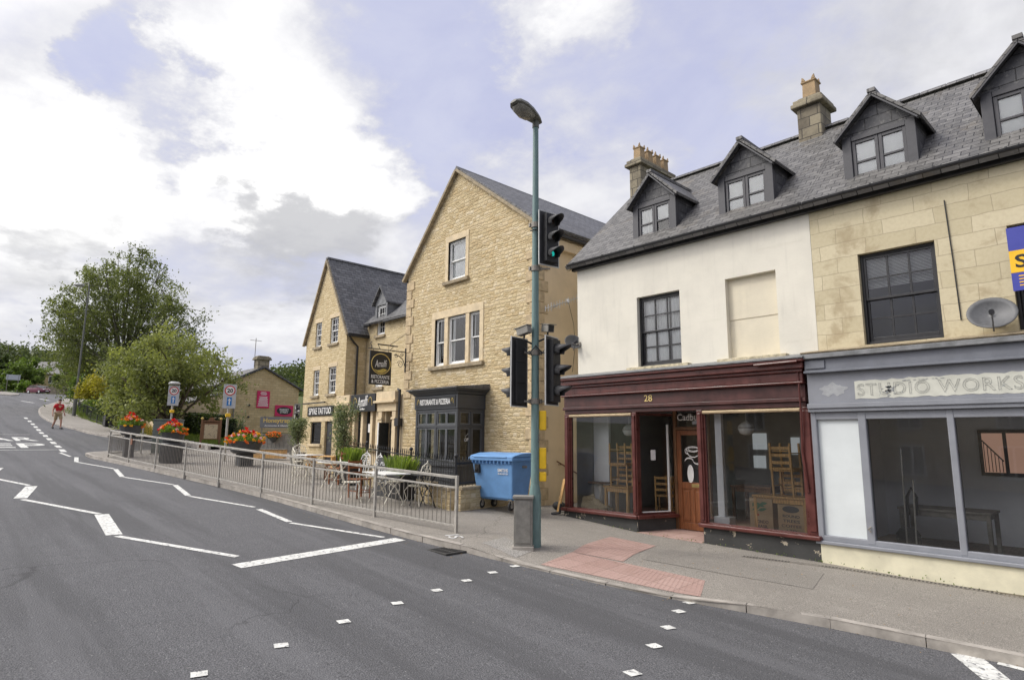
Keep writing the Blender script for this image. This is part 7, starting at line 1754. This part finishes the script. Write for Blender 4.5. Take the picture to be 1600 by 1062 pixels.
def wood_chair(name, label, loc, rz, m='pine', group=None, h=.92, folding=False, flip=False):
    t = thing(name, label, 'chair', loc, rz, group); k = dict(local=True)
    for sx in (-1, 1):
        b = MB(); b.bar((sx*.18, .17, 0), (sx*.18, .24, h), .032, .036); b.build('leg', MT[m], t, **k)
        b = MB(); b.bar((sx*.19, -.18, 0), (sx*.19, -.18, .44), .032, .036); b.build('leg', MT[m], t, **k)
        b = MB(); b.bar((sx*.19, -.18, .18), (sx*.18, .18, .18), .02, .02); b.build('stretcher', MT[m], t, **k)
    b = MB(); b.box(-.21, .21, -.21, .20, .44, .475); b.build('seat', MT[m], t, bevel=.01, **k)
    for z in (.60, .73, .86): b = MB(); b.bar((-.165, .215+.02*(z-.6), z), (.165, .215+.02*(z-.6), z), .018, .055); b.build('slat', MT[m], t, **k)
    b = MB(); b.bar((-.17, -.18, .14), (.17, -.18, .14), .02, .02); b.build('stretcher', MT[m], t, **k); return t
def gz(x): return zp(x)
iron_table('long white topped table on cream scrolled legs, nearest the end of the guard rail', (-12.75, 7.95, gz(-12.75)), radians(-8), 1.25, .62)
iron_table('white topped table with cream legs beside the black planter box', (-15.7, 8.15, gz(-15.7)), radians(-4), .95, .6)
iron_table('white topped table under the olive tree, farthest from the crossing', (-18.3, 8.6, gz(-18.3)), radians(5), .8, .6)
iron_chair('cream high backed iron chair behind the long white topped table', (-13.25, 8.55, gz(-13.25)), radians(10))
iron_chair('cream iron chair seen edge on at the right of the A-board', (-12.3, 8.5, gz(-12.3)), radians(-70))
iron_chair('white ornate iron chair, left one of the pair in front of the lavender', (-15.5, 8.75, gz(-15.5)), radians(8), 'white_frame')
iron_chair('white ornate iron chair, right one of the pair in front of the lavender', (-14.75, 8.68, gz(-14.75)), radians(-6), 'white_frame')
iron_chair('cream iron chair at the table farthest from the crossing', (-19.2, 8.75, gz(-19.2)), radians(75))
iron_chair('cream iron chair with its back to the road, left of the white tables', (-17.2, 7.9, gz(-17.2)), radians(170))
iron_chair('cream iron chair pulled out from the long white topped table towards the kerb', (-13.5, 7.45, gz(-13.5)), radians(150))
wood_chair('wooden_chair', 'brown wooden chair half hidden by the long white topped table', (-13.9, 7.9, gz(-13.9)), radians(95), 'door_wood', 'wooden chairs on the forecourt')
wood_chair('wooden_chair', 'brown wooden chair behind the middle white topped table', (-16.6, 8.75, gz(-16.6)), radians(15), 'door_wood', 'wooden chairs on the forecourt')
wood_chair('wooden_chair', 'brown wooden chair beside the olive tree pot', (-17.6, 9.05, gz(-17.6)), radians(-20), 'door_wood', 'wooden chairs on the forecourt')
def black_table():
    t = iron_table('black iron table standing against the low rubble wall', (-12.0, 8.45, gz(-12.0)), radians(-10), .9, .5, 'black', 'black', .74)
black_table()
def bench():
    c = at(505, 716, 22); z = zp(c.x); t = thing('timber_bench', 'orange timber bench along the wall of the lettered black sign', 'bench', (c.x, c.y, z), radians(4))
    b = MB()
    for i in range(3): b.box(-1.0, 1.0, -.2+i*.14, -.08+i*.14, .44, .475)
    b.build('seat', MT['pine'], t, bevel=.006, local=True)
    for x in (-.85, .85): b = MB(); b.box(x-.04, x+.04, -.18, .2, 0, .44); b.build('leg', MT['pine'], t, bevel=.006, local=True)
    b = MB(); b.box(.92, .98, .15, .21, .475, .95); b.build('end_post', MT['oak'], t, local=True)
bench()
def a_board():
    c = (-14.05, 8.78); z = zp(c[0]); t = thing('chalk_board', 'black A-board with chalk writing against the low rubble wall', 'sign', (c[0], c[1], z), radians(14)); 
    for s in (-1, 1):
        b = MB(); b.bar((0, s*.22, 0), (0, s*.02, .95), .60, .025, up=(0, 1, 0)); p = b.build('panel', MT['sign_black'], t, local=True)
    M = wm(t); X = M.to_3x3() @ Vector((1, 0, 0)); Yv = M.to_3x3() @ Vector((0, .2, .95))
    for i, (s, w) in enumerate((('Pizza', .3), ('& Pasta', .4), ('Open', .28), ('12 - 9', .36))): text('chalk_writing', s, M @ Vector((0, -.195+.155*(.2+.0) - .0, 0)) + M.to_3x3() @ Vector((0, -.045+.03*(3-i)*1.0, .80-.15*i)), X, Yv, w, .09, MT['chalk'], t, .003, shear=.2)
a_board()
def lavender(label, c, rz, w, seed):
    z = zp(c[0])+.0; t = thing('lavender_planter', label, 'planter', (c[0], c[1], z), rz, 'lavender troughs by the low wall'); rg = np.random.default_rng(seed)
    b = MB(); b.box(-w/2, w/2, -.22, .22, 0, .52); b.box(-w/2-.02, w/2+.02, -.24, .24, .52, .57); b.build('trough', MT['black'], t, bevel=.01, local=True)
    n = 900; x = rg.uniform(-w/2, w/2, n); y = rg.uniform(-.2, .2, n); ln = rg.uniform(.15, .50, n); dx = x*.55/w+rg.normal(size=n)*.16; dy = rg.normal(size=n)*.16
    B = np.column_stack([x, y, np.full(n, .56)]); T = np.column_stack([x+dx*ln*1.6, y+dy*ln, 0.56+ln]); wv = np.column_stack([rg.normal(size=n)*.011, rg.normal(size=n)*.011, np.zeros(n)])
    leaf_mesh('foliage', np.stack([B-wv, B+wv, T+wv*.6, T-wv*.6], 1), MT['l_lav'], t, local=True)
lavender('black trough of bright green lavender in front of the bay window', (-13.46, 8.80), radians(-8), .86, 3)
lavender('black trough of green lavender at the foot of the columned front', (-16.6, 9.12), radians(-6), .86, 4)
b = MB(); tmp = None
def olive(label, c, crown_z, r, rz, seed, potm, tr):
    z = zp(c[0]); rg = np.random.default_rng(seed); t = thing('olive_tree', label, 'tree', (c[0], c[1], z), 0, 'potted olive trees')
    b = MB(); b.lathe([(.22, 0), (.30, .40), (.32, .44), (.27, .44), (.02, .41)], (c[0], c[1], z), 16); b.build('pot', MT[potm], t)
    b = MB(); b.tube([(c[0], c[1], z+.4), (c[0]+.04, c[1], z+(crown_z-z)*.45), (c[0]-.02, c[1], crown_z-r[2]*.2)], [.05, .04, .03], 8); tips = []
    for i in range(14):
        a = rg.random()*2*pi; e = (c[0]+r[0]*.75*cos(a)*rg.uniform(.3, 1), c[1]+r[1]*.75*sin(a)*rg.uniform(.3, 1), crown_z+r[2]*rg.uniform(-.8, .9)); b.tube([(c[0], c[1], crown_z-r[2]*rg.uniform(.3, .9)), e], [.02, .005], 5); tips.append(e)
    b.build('trunk', MT['bark'], t, smooth=True); n = 3400; P = np.array(tips)[rg.integers(0, len(tips), n)]+rg.normal(size=(n, 3))*np.array(r)*.26
    leaf_mesh('crown', quads_at(P, .045, aspect=.35), MT['l_olive'], t)
c1 = at(538, 700, 18.6); olive('taller potted olive tree in front of the columned front', (c1.x, c1.y), at(538, 668, 18.6).z, (.42, .42, .62), 0, 5, 'black', .05)
c2 = at(465, 700, 23.5); olive('smaller potted olive tree beside the grey boarded screen', (c2.x, c2.y), at(465, 676, 23.5).z, (.42, .42, .42), 0, 6, 'cab_grey', .04)
# weeds and litter along the walls and the gutter
def bits():
    rg = np.random.default_rng(8); C = []
    for _ in range(700):
        x = rg.uniform(-28, 0); y = interp(x, [p[0] for p in KERB[13::-1]], [p[1] for p in KERB[13::-1]])-rg.exponential(.10)-.03; C.append((x, y, zr(x)+.012))
    for _ in range(260): x = rg.uniform(-12, -1.5); C.append((x, rg.uniform(7.6, 11), ztop(x, 9)+.012))
    C = np.array(C); Q = quads_at(C, .014, 1.0); Q[:, :, 2] = C[:, None, 2]+(Q[:, :, 2]-C[:, None, 2])*.35; o = leaf_mesh('leaf_litter', Q, leaf('dead_leaf', (.22, .15, .07), .4, .1)); o['kind'] = 'stuff'
    C = []
    for _ in range(150): x = rg.uniform(-10, -1.6); C.append((x, 11.02-abs(rg.normal())*.05, ztop(x, 11)+.02+abs(rg.normal())*.02))
    for _ in range(260): x = rg.uniform(-18, -11.5); C.append((x, interp(x, (-18.6, -16.3, -13.6, -11.3), (9.5, 9.25, 8.98, 8.68)), zp(x)+.03))
    o = leaf_mesh('weeds', quads_at(np.array(C), .016), MT['l_mid']); o['kind'] = 'stuff'
bits()
def alley_things():
    t = thing('timber_offcut', 'pale length of timber leaning at the left end of the maroon shop front', 'plank', (-10.12, 11.15, .4)); b = MB(); b.bar((-10.14, 11.02, .42), (-10.10, 11.22, 1.18), .09, .03); b.build('plank', MT['pine'], t)
    t = thing('rubbish_bag', 'small heap of dark rubbish in the mouth of the alley', 'rubbish', (-10.55, 11.5, .42)); b = MB(); b.ball((-10.55, 11.5, .50), (.18, .14, .11), 10, 7); b.ball((-10.75, 11.8, .48), (.10, .12, .08), 9, 6); b.build('bag', MT['rubber'], t, smooth=True); b = MB(); b.ball((-10.32, 11.35, .43), (.10, .07, .05), 8, 6); b.build('paper', MT['sign_white'], t)
alley_things()

# ------------------------------------------------------------------ what stands inside the shop windows
FZ = .40
def pendant(label, x, y, z):
    t = thing('pendant_lamp', label, 'lamp', (x, y, 2.82), 0, 'glass pendant lamps'); b = MB(); b.tube([(x, y, 2.82), (x, y, z+.12)], .006, 6); b.build('cord', MT['white_frame'], t)
    b = MB(); b.lathe([(.03, .13), (.06, .11), (.13, .06), (.155, 0), (.155, -.03), (.12, -.11), (.05, -.14), (.02, -.145)], (x, y, z), 18); b.build('shade', MT['shade'], t, smooth=True); b = MB(); b.lathe([(.158, -.012), (.160, 0), (.158, .012)], (x, y, z), 18); b.build('rim', MT['galv'], t)
pendant('round glass pendant lamp in the left window of the maroon shop', -8.66, 11.85, 2.34)
pendant('round glass pendant lamp in the right window of the maroon shop', -5.75, 11.7, 2.36)
def shop_table(label, x, y, w, d, h, m='pine', grp='tables in the empty cafe', zf=FZ):
    t = thing('wooden_table', label, 'table', (x, y, zf), 0, grp); b = MB(); b.box(-w/2, w/2, -d/2, d/2, h-.04, h); b.build('tabletop', MT[m], t, bevel=.006, local=True)
    b = MB(); b.box(-w/2+.06, w/2-.06, -d/2+.05, d/2-.05, h-.13, h-.04); b.build('apron', MT[m], t, local=True)
    for sx in (-1, 1):
        for sy in (-1, 1): b = MB(); b.box(sx*(w/2-.05)-.03, sx*(w/2-.05)+.03, sy*(d/2-.05)-.03, sy*(d/2-.05)+.03, 0, h-.04); b.build('leg', MT[m], t, bevel=.005, local=True)
    return t
def up_chair(label, x, y, z, rz, grp='stacked cafe chairs', inv=False):
    t = wood_chair('wooden_chair', label, (x, y, z), rz, 'pine', grp, .90)
    if inv: t.rotation_euler = (pi, 0, rz); t.location.z = z+.475
    return t
shop_table('pine table carrying stacked chairs in the left window of the maroon shop', -8.72, 11.62, .70, .5, .68)
up_chair('pine ladder-back chair standing upright on the table in the left window', -8.72, 11.62, FZ+.68, radians(15))
up_chair('pine ladder-back chair turned over, highest in the left window of the maroon shop', -8.72, 11.60, FZ+.68+.475, radians(190), inv=True)
up_chair('pine chair standing on the floor behind the porch glass', -7.95, 12.75, FZ, radians(150))
up_chair('pine chair under the table in the left window', -8.15, 12.5, FZ, radians(200))
def round_table():
    t = thing('round_table', 'small round pedestal table at the far left of the maroon shop window', 'table', (-9.42, 11.72, FZ)); b = MB(); b.lathe([(.30, .70), (.31, .715), (.30, .73), (.02, .73)], (0, 0, 0), 24); b.build('tabletop', MT['oak'], t, local=True); b = MB(); b.lathe([(.05, 0), (.03, .1), (.05, .3), (.03, .5), (.06, .70)], (0, 0, 0), 14); b.build('pedestal', MT['white_frame'], t, local=True, smooth=True); b = MB()
    for a in (0, 2.1, 4.2): b.tube([(0, 0, .1), (.2*cos(a), .2*sin(a), .06), (.27*cos(a), .27*sin(a), 0)], .02, 6)
    b.build('foot', MT['white_frame'], t, local=True)
round_table()
def sack():
    t = thing('hessian_sack', 'crumpled hessian sack slumped in the left corner of the maroon shop window', 'sack', (-9.40, 11.42, .5)); rg = random.Random(6); b = MB()
    n, m = 26, 12; vs = []
    for i in range(m+1):
        for j in range(n):
            a = 2*pi*j/n; u = i/m; r = 1+.16*sin(3*a+u*5)+.10*sin(7*a-u*9)+rg.uniform(-.05, .05); vs.append((-9.38+.44*r*cos(a)*sin(pi*min(.98, max(.02, .5*u+.5))), 11.45+.17*r*sin(a)*sin(pi*min(.98, .5*u+.5)), .54+(.30+.10*cos(a+2.4))*u*r*(1-.25*u)))
    b.add(vs, [(i*n+j, i*n+(j+1) % n, (i+1)*n+(j+1) % n, (i+1)*n+j) for i in range(m) for j in range(n)]+[tuple(range(m*n, m*n+n))]); b.build('cloth', MT['sack'], t, smooth=True)
sack()
shop_table('pine table with boxes under it and chairs on it, in the maroon shop', -5.05, 11.62, 1.0, .5, .72)
up_chair('pine ladder-back chair standing on the table in the right window, lower of the stack', -4.98, 11.62, FZ+.72, radians(180))
up_chair('pine ladder-back chair turned over on the seat below it, in the right window', -4.98, 11.60, FZ+.72+.475, radians(175), inv=True)
shop_table('dark table deep inside the right window of the maroon shop', -6.3, 13.2, .9, .7, .76, 'oak')
up_chair('pine chair behind the dark table, deep inside the maroon shop', -5.9, 14.1, FZ, radians(170))
def carton(label, x0, x1, y, h, kind):
    t = thing('cardboard_box', label, 'box', ((x0+x1)/2, y, FZ), 0, 'printed cardboard boxes in the window'); b = MB(); b.box(x0, x1, y, y+.38, FZ, FZ+h); b.build('carton', MT['card'], t, bevel=.006); xm = (x0+x1)/2; Y = y-.004
    if kind == 0:
        b = MB()
        for (u, v, a, L) in ((-.08, .48, .5, .2), (-.02, .54, -.3, .22), (.03, .46, .25, .18), (-.12, .56, 1.0, .14), (.06, .57, .1, .14)):
            p = [(xm+u+L*(t_-.5)*cos(a)-w_*sin(a), Y, FZ+v+L*(t_-.5)*sin(a)+w_*cos(a)) for t_, w_ in ((0, 0), (.3, .028), (.65, .024), (1, 0), (.65, -.024), (.3, -.028))]; b.add(p, [tuple(range(6))])
        b.build('leaf_print', MT['green_print'], t); text('box_lettering', 'MONDO', (xm, Y, FZ+.24), (1, 0, 0), (0, 0, 1), .26, .06, MT['dark_print'], t, .002, bold=.01); text('box_lettering', 'BRASIL', (xm, Y, FZ+.16), (1, 0, 0), (0, 0, 1), .24, .055, MT['dark_print'], t, .002, bold=.01)
        b = MB(); b.lathe([(.022, 0), (.022, .002)], (0, 0, 0), 12); b.v = [(xm-.06+p[0], Y-p[2], FZ+.36+p[1]) for p in b.v]; b.build('berry_print', MT['red_print'], t)
    else:
        b = MB(); n = 24; b.add([(xm+.15*cos(2*pi*j/n), Y, FZ+.50+.06*sin(2*pi*j/n)) for j in range(n)], [tuple(range(n))]); b.build('oval_print', MT['dark_print'], t)
        for i, s in enumerate(('ROUND', 'TREES', 'COFFEE', 'LTD')): text('box_lettering', s, (xm, Y, FZ+.38-.085*i), (1, 0, 0), (0, 0, 1), .06*len(s), .05, MT['dark_print'], t, .002, bold=.01)
carton('cardboard box printed with green leaves under the table in the right window', -5.62, -5.18, 11.40, .66, 0)
carton('cardboard box with a dark oval print under the table in the right window', -5.10, -4.62, 11.42, .58, 1)
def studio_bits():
    b = MB(); b.box(-2.50, -1.72, 14.12, 14.19, 1.52, 2.34); w = b.build('rear_glow_window', MT['dark_frame'], st); b = MB(); b.box(-2.44, -2.14, 14.10, 14.118, 1.58, 2.28); b.box(-2.08, -1.78, 14.10, 14.118, 1.58, 2.28); b.build('daylit_view', lamp_mat('daylit_brick_view', (.52, .30, .22), .55), w)
    b = MB(); b.tube([(-2.44, 14.09, 2.15), (-2.15, 14.09, 1.78)], .012, 5)
    for i in range(6): b.tube([(-2.42+i*.05, 14.09, 1.59), (-2.42+i*.05, 14.09, 2.11-i*.06)], .006, 4)
    b.build('rail_outside', MT['black'], w)
    t = thing('paper_sheet', 'pale sheet of paper lying on the floor inside the blue-grey shop', 'paper', (-2.6, 11.7, .31)); b = MB(); b.add([(-2.75, 11.55, .308), (-2.42, 11.6, .308), (-2.45, 11.85, .312), (-2.78, 11.8, .308)], [(0, 1, 2, 3)]); b.build('sheet', MT['sign_white'], t)
    t = thing('vacuum_cleaner', 'dark vacuum cleaner with a hooped handle inside the blue-grey shop', 'vacuum cleaner', (-3.25, 12.2, .3)); b = MB(); b.lathe([(.14, 0), (.18, .05), (.18, .28), (.12, .38), (.02, .40)], (-3.25, 12.2, .30), 16); b.build('drum', MT['rubber'], t, smooth='auto'); b = MB(); b.tube([(-3.25, 12.2, .68), (-3.22, 12.2, 1.2), (-3.15, 12.2, 1.35), (-3.08, 12.2, 1.2), (-3.10, 12.15, .9)], .025, 8); b.build('hose', MT['rubber'], t)
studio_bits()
shop_table('long pale table inside the window of the blue-grey shop', -2.75, 12.6, 1.3, .7, .72, 'galv_dark', 'tables in the blue-grey shop', .3)

# ------------------------------------------------------------------ person crossing the side street
def skin_body(name, chain, radii, edges, mat, parent, sub=2):
    me = bpy.data.meshes.new(name); me.from_pydata(chain, edges, []); me.materials.append(mat); o = bpy.data.objects.new(name, me); COL.objects.link(o); o.parent = parent
    sk = o.modifiers.new('skin', 'SKIN'); me.skin_vertices.new(name='') if not me.skin_vertices else None
    for v, r in zip(me.skin_vertices[0].data, radii): v.radius = (r, r) if not isinstance(r, tuple) else r
    me.skin_vertices[0].data[0].use_root = True; sk.use_smooth_shade = True; s = o.modifiers.new('sub', 'SUBSURF'); s.levels = sub; s.render_levels = sub; return o
def person():
    c = at(88, 672, 37.0); z = zr(c.x)+.0; rz = math.atan2(-c.y, -c.x)+pi/2+.35
    t = thing('person', 'man in a red t-shirt and khaki shorts walking over the side street', 'person', (c.x, c.y, z), rz); V = Vector
    # local frame: faces -y, x to his left
    P = dict(pel=(0, 0, .94), chest=(0, .0, 1.28), neck=(0, -.01, 1.50), head0=(0, -.03, 1.58), head1=(0, -.04, 1.70), ls=(.18, .0, 1.43), le=(.27, .06, 1.15), lw=(.28, -.10, .93), rs=(-.18, 0, 1.43), re=(-.27, .08, 1.15), rw=(-.30, -.02, .90),
             lh=(.09, 0, .90), lk=(.11, -.20, .52), la=(.11, -.24, .09), lt=(.12, -.42, .04), rh=(-.09, 0, .90), rk=(-.10, .08, .49), ra=(-.10, .36, .16), rt=(-.11, .24, .04), lhd=(.28, -.16, .86), rhd=(-.30, -.06, .82))
    N_ = list(P); R_ = dict(pel=(.15, .11), chest=(.17, .115), neck=.055, head0=.075, head1=.085, ls=.07, le=.045, lw=.032, rs=.07, re=.045, rw=.032, lh=.095, lk=.062, la=.042, lt=.035, rh=.095, rk=.062, ra=.042, rt=.035, lhd=.038, rhd=.038)
    E = [('pel', 'chest'), ('chest', 'neck'), ('neck', 'head0'), ('head0', 'head1'), ('chest', 'ls'), ('ls', 'le'), ('le', 'lw'), ('lw', 'lhd'), ('chest', 'rs'), ('rs', 're'), ('re', 'rw'), ('rw', 'rhd'), ('pel', 'lh'), ('lh', 'lk'), ('lk', 'la'), ('la', 'lt'), ('pel', 'rh'), ('rh', 'rk'), ('rk', 'ra'), ('ra', 'rt')]
    skin_body('body', [P[n] for n in N_], [R_[n] for n in N_], [(N_.index(a), N_.index(b)) for a, b in E], MT['skin'], t)
    def garment(nm, keys, edges, rad, mat): skin_body(nm, [P[k] if isinstance(k, str) else k for k in keys], rad, edges, mat, t)
    lerp = lambda a, b, f: tuple(Vector(P[a]).lerp(Vector(P[b]), f))
    garment('t_shirt', [(0, 0, .98), 'chest', (0, 0, 1.44), 'ls', lerp('ls', 'le', .62), 'rs', lerp('rs', 're', .62)], [(0, 1), (1, 2), (1, 3), (3, 4), (1, 5), (5, 6)], [(.185, .135), (.195, .135), (.10, .08), .09, .078, .09, .078], MT['shirt'])
    garment('shorts', ['pel', 'lh', lerp('lh', 'lk', .95), 'rh', lerp('rh', 'rk', .95)], [(0, 1), (1, 2), (0, 3), (3, 4)], [(.17, .13), .115, .098, .115, .098], MT['shorts'])
    b = MB(); b.ball((0, -.015, 1.735), (.088, .10, .075), 14, 9); b.build('hair', MT['hair'], t, local=True, smooth=True)
    b = MB(); b.ball((0, -.125, 1.655), (.014, .022, .022), 8, 6); b.build('nose', MT['skin'], t, local=True, smooth=True)
    for s in (-1, 1):
        b = MB(); b.ball((s*.034, -.112, 1.685), (.013, .010, .009), 8, 6); b.build('eye', MT['hair'], t, local=True); b = MB(); b.ball((s*.088, -.03, 1.66), (.012, .022, .032), 8, 6); b.build('ear', MT['skin'], t, local=True)
        h = P['lhd' if s > 0 else 'rhd']
        for i in range(4):
            b = MB(); x0 = h[0]+(i-1.5)*.017; b.tube([(x0, h[1]-.015, h[2]-.01), (x0, h[1]-.035, h[2]-.05), (x0, h[1]-.02, h[2]-.085+.008*abs(i-1.5))], [.010, .009, .006], 6); b.build('finger', MT['skin'], t, local=True)
        b = MB(); b.tube([(h[0]-s*.02, h[1]-.01, h[2]+.01), (h[0]-s*.045, h[1]-.04, h[2]-.02), (h[0]-s*.04, h[1]-.055, h[2]-.05)], [.012, .010, .007], 6); b.build('thumb', MT['skin'], t, local=True)
    b = MB(); b.ball((0, -.117, 1.622), (.026, .008, .006), 8, 5); b.build('mouth', MT['red_print'], t, local=True)
    for k, d in (('la', -1), ('ra', -1)):
        a = P[k]; toe = P['lt' if k == 'la' else 'rt']; b = MB(); m = V(a).lerp(V(toe), .5); b.tube([(a[0], a[1]+.05, a[2]-.03), (m.x, m.y, m.z-.01), (toe[0], toe[1]-.04, toe[2]-.005)], [.05, .055, .04], 10); b.build('shoe', MT['shoe'], t, local=True, smooth=True)
    b = MB(); b.ball((0, -.137, 1.30), (.035, .006, .05), 10, 6); b.build('shirt_emblem', MT['gold'], t, local=True)
person()

# ------------------------------------------------------------------ car at the top of the hill
def car():
    c = at(60, 613, 108); z = zr(c.x); hd = math.atan2(-c.y, -c.x)+.62
    t = thing('parked_car', 'dark maroon hatchback coming round the top of the hill', 'car', (c.x, c.y, z), hd); k = dict(local=True)
    # side profile (x forward), cross sections across y
    xs = [-1.95, -1.85, -1.45, -.9, -.2, .55, 1.0, 1.6, 1.9, 2.0]; lo = [.42, .30, .24, .22, .22, .22, .22, .24, .32, .42]; hi = [.80, .98, 1.02, 1.0, .98, .97, .96, .84, .72, .60]; hw = [.70, .80, .84, .86, .86, .86, .85, .80, .70, .62]; b = MB(); vs = []
    for x, l, h, w in zip(xs, lo, hi, hw): vs += [(x, -w*.92, l), (x, -w, l+(h-l)*.45), (x, -w*.93, h), (x, w*.93, h), (x, w, l+(h-l)*.45), (x, w*.92, l)]
    n = len(xs); b.add(vs, [(i*6+j, (i+1)*6+j, (i+1)*6+(j+1) % 6, i*6+(j+1) % 6) for i in range(n-1) for j in range(6)]+[tuple(range(5, -1, -1)), tuple(range((n-1)*6, n*6))]); o = b.build('body', MT['car'], t, smooth='auto', **k)
    b = MB(); rx = [(-1.75, .98, .74), (-1.35, 1.42, .60), (.0, 1.46, .60), (.95, .97, .74)]; b.add([p for x, h, w in rx for p in ((x, -w, h), (x, w, h))], [(0, 2, 3, 1), (4, 6, 7, 5), (0, 1, 7, 6), (0, 6, 4, 2), (1, 3, 5, 7)]); b.build('glasshouse', MT['room'], t, bevel=.02, **k)
    b = MB(); b.add([(-1.38, -.60, 1.43), (.02, -.60, 1.47), (.02, .60, 1.47), (-1.38, .60, 1.43)], [(0, 1, 2, 3)]); b.prism([(-1.4, -.615, 1.42), (.02, -.615, 1.465), (.02, .615, 1.465), (-1.4, .615, 1.42)], (0, 0, .03)); b.build('roof', MT['car'], t, **k)
    b = MB()
    for s in (-1, 1): b.bar((.02, s*.60, 1.47), (.97, s*.745, .97), .05, .05); b.bar((-1.38, s*.60, 1.43), (-1.76, s*.745, .98), .08, .08); b.bar((-.5, s*.61, 1.45), (-.55, s*.765, .98), .06, .04)
    b.build('pillar', MT['car'], t, **k)
    b = MB(); b.add([(.06, -.56, 1.45), (.93, -.69, 1.0), (.93, .69, 1.0), (.06, .56, 1.45)], [(0, 1, 2, 3)]); b.v = [(p[0]+.03, p[1], p[2]+.02) for p in b.v]; b.build('windscreen', MT['glass_dark'], t, **k)
    for s in (-1, 1):
        b = MB(); b.ball((1.86, s*.52, .66), (.12, .16, .08), 10, 7); b.build('headlight', MT['sign_white'], t, **k)
        b = MB(); b.ball((.62, s*.93, 1.0), (.07, .09, .06), 8, 6); b.build('mirror', MT['car'], t, **k)
        for x in (-1.25, 1.25):
            b = MB(); b.tube([(x, s*.70, .30), (x, s*.86, .30)], .30, 18); w = b.build('wheel', MT['rubber'], t, bevel=.02, **k); b = MB(); b.tube([(x, s*.861, .30), (x, s*.868, .30)], .19, 14); b.build('rim', MT['alu'], w, **k)
    b = MB(); b.box(1.97, 2.03, -.26, .26, .42, .53); b.build('number_plate', MT['sign_white'], t, **k); b = MB(); b.box(1.93, 2.0, -.45, .45, .56, .64); b.build('grille', MT['rubber'], t, **k)
car()

# ------------------------------------------------------------------ houses across the street, seen only as reflections in the glass
def opposite():
    t = thing('stone_house', 'stone houses across the street, seen as reflections in the shop windows', 'building', (-6, -11, -.2)); b = MB()
    b.box(-22, 14, -18, -11.0, -1, 4.4); b.build('wall', MT['bgstone'], t)
    b = MB(); b.prism([(-22.3, -10.7, 4.3), (-22.3, -14.5, 7.4), (-22.3, -18.3, 4.3)], (36.6, 0, 0)); b.build('roof', MT['slate'], t)
    for i in range(9):
        x = -20+i*3.7
        for z0 in (.6, 2.7): b = MB(); frame_boxes(b, x, x+1.0, z0, z0+1.4, -11.0, -10.93, .08); b.box(x+.46, x+.54, -11.0, -10.94, z0, z0+1.4); w = b.build('window', MT['white_frame'], t); b = MB(); b.box(x+.08, x+.92, -10.99, -10.97, z0+.08, z0+1.32); b.build('pane', MT['room'], w)
    for x in (-18, -4, 8): chimney(t, x, x+1.0, -14.9, -14.1, 7.0, 8.6, [(x+.3, -14.5, .5, .15), (x+.7, -14.5, .5, .15)])
opposite()
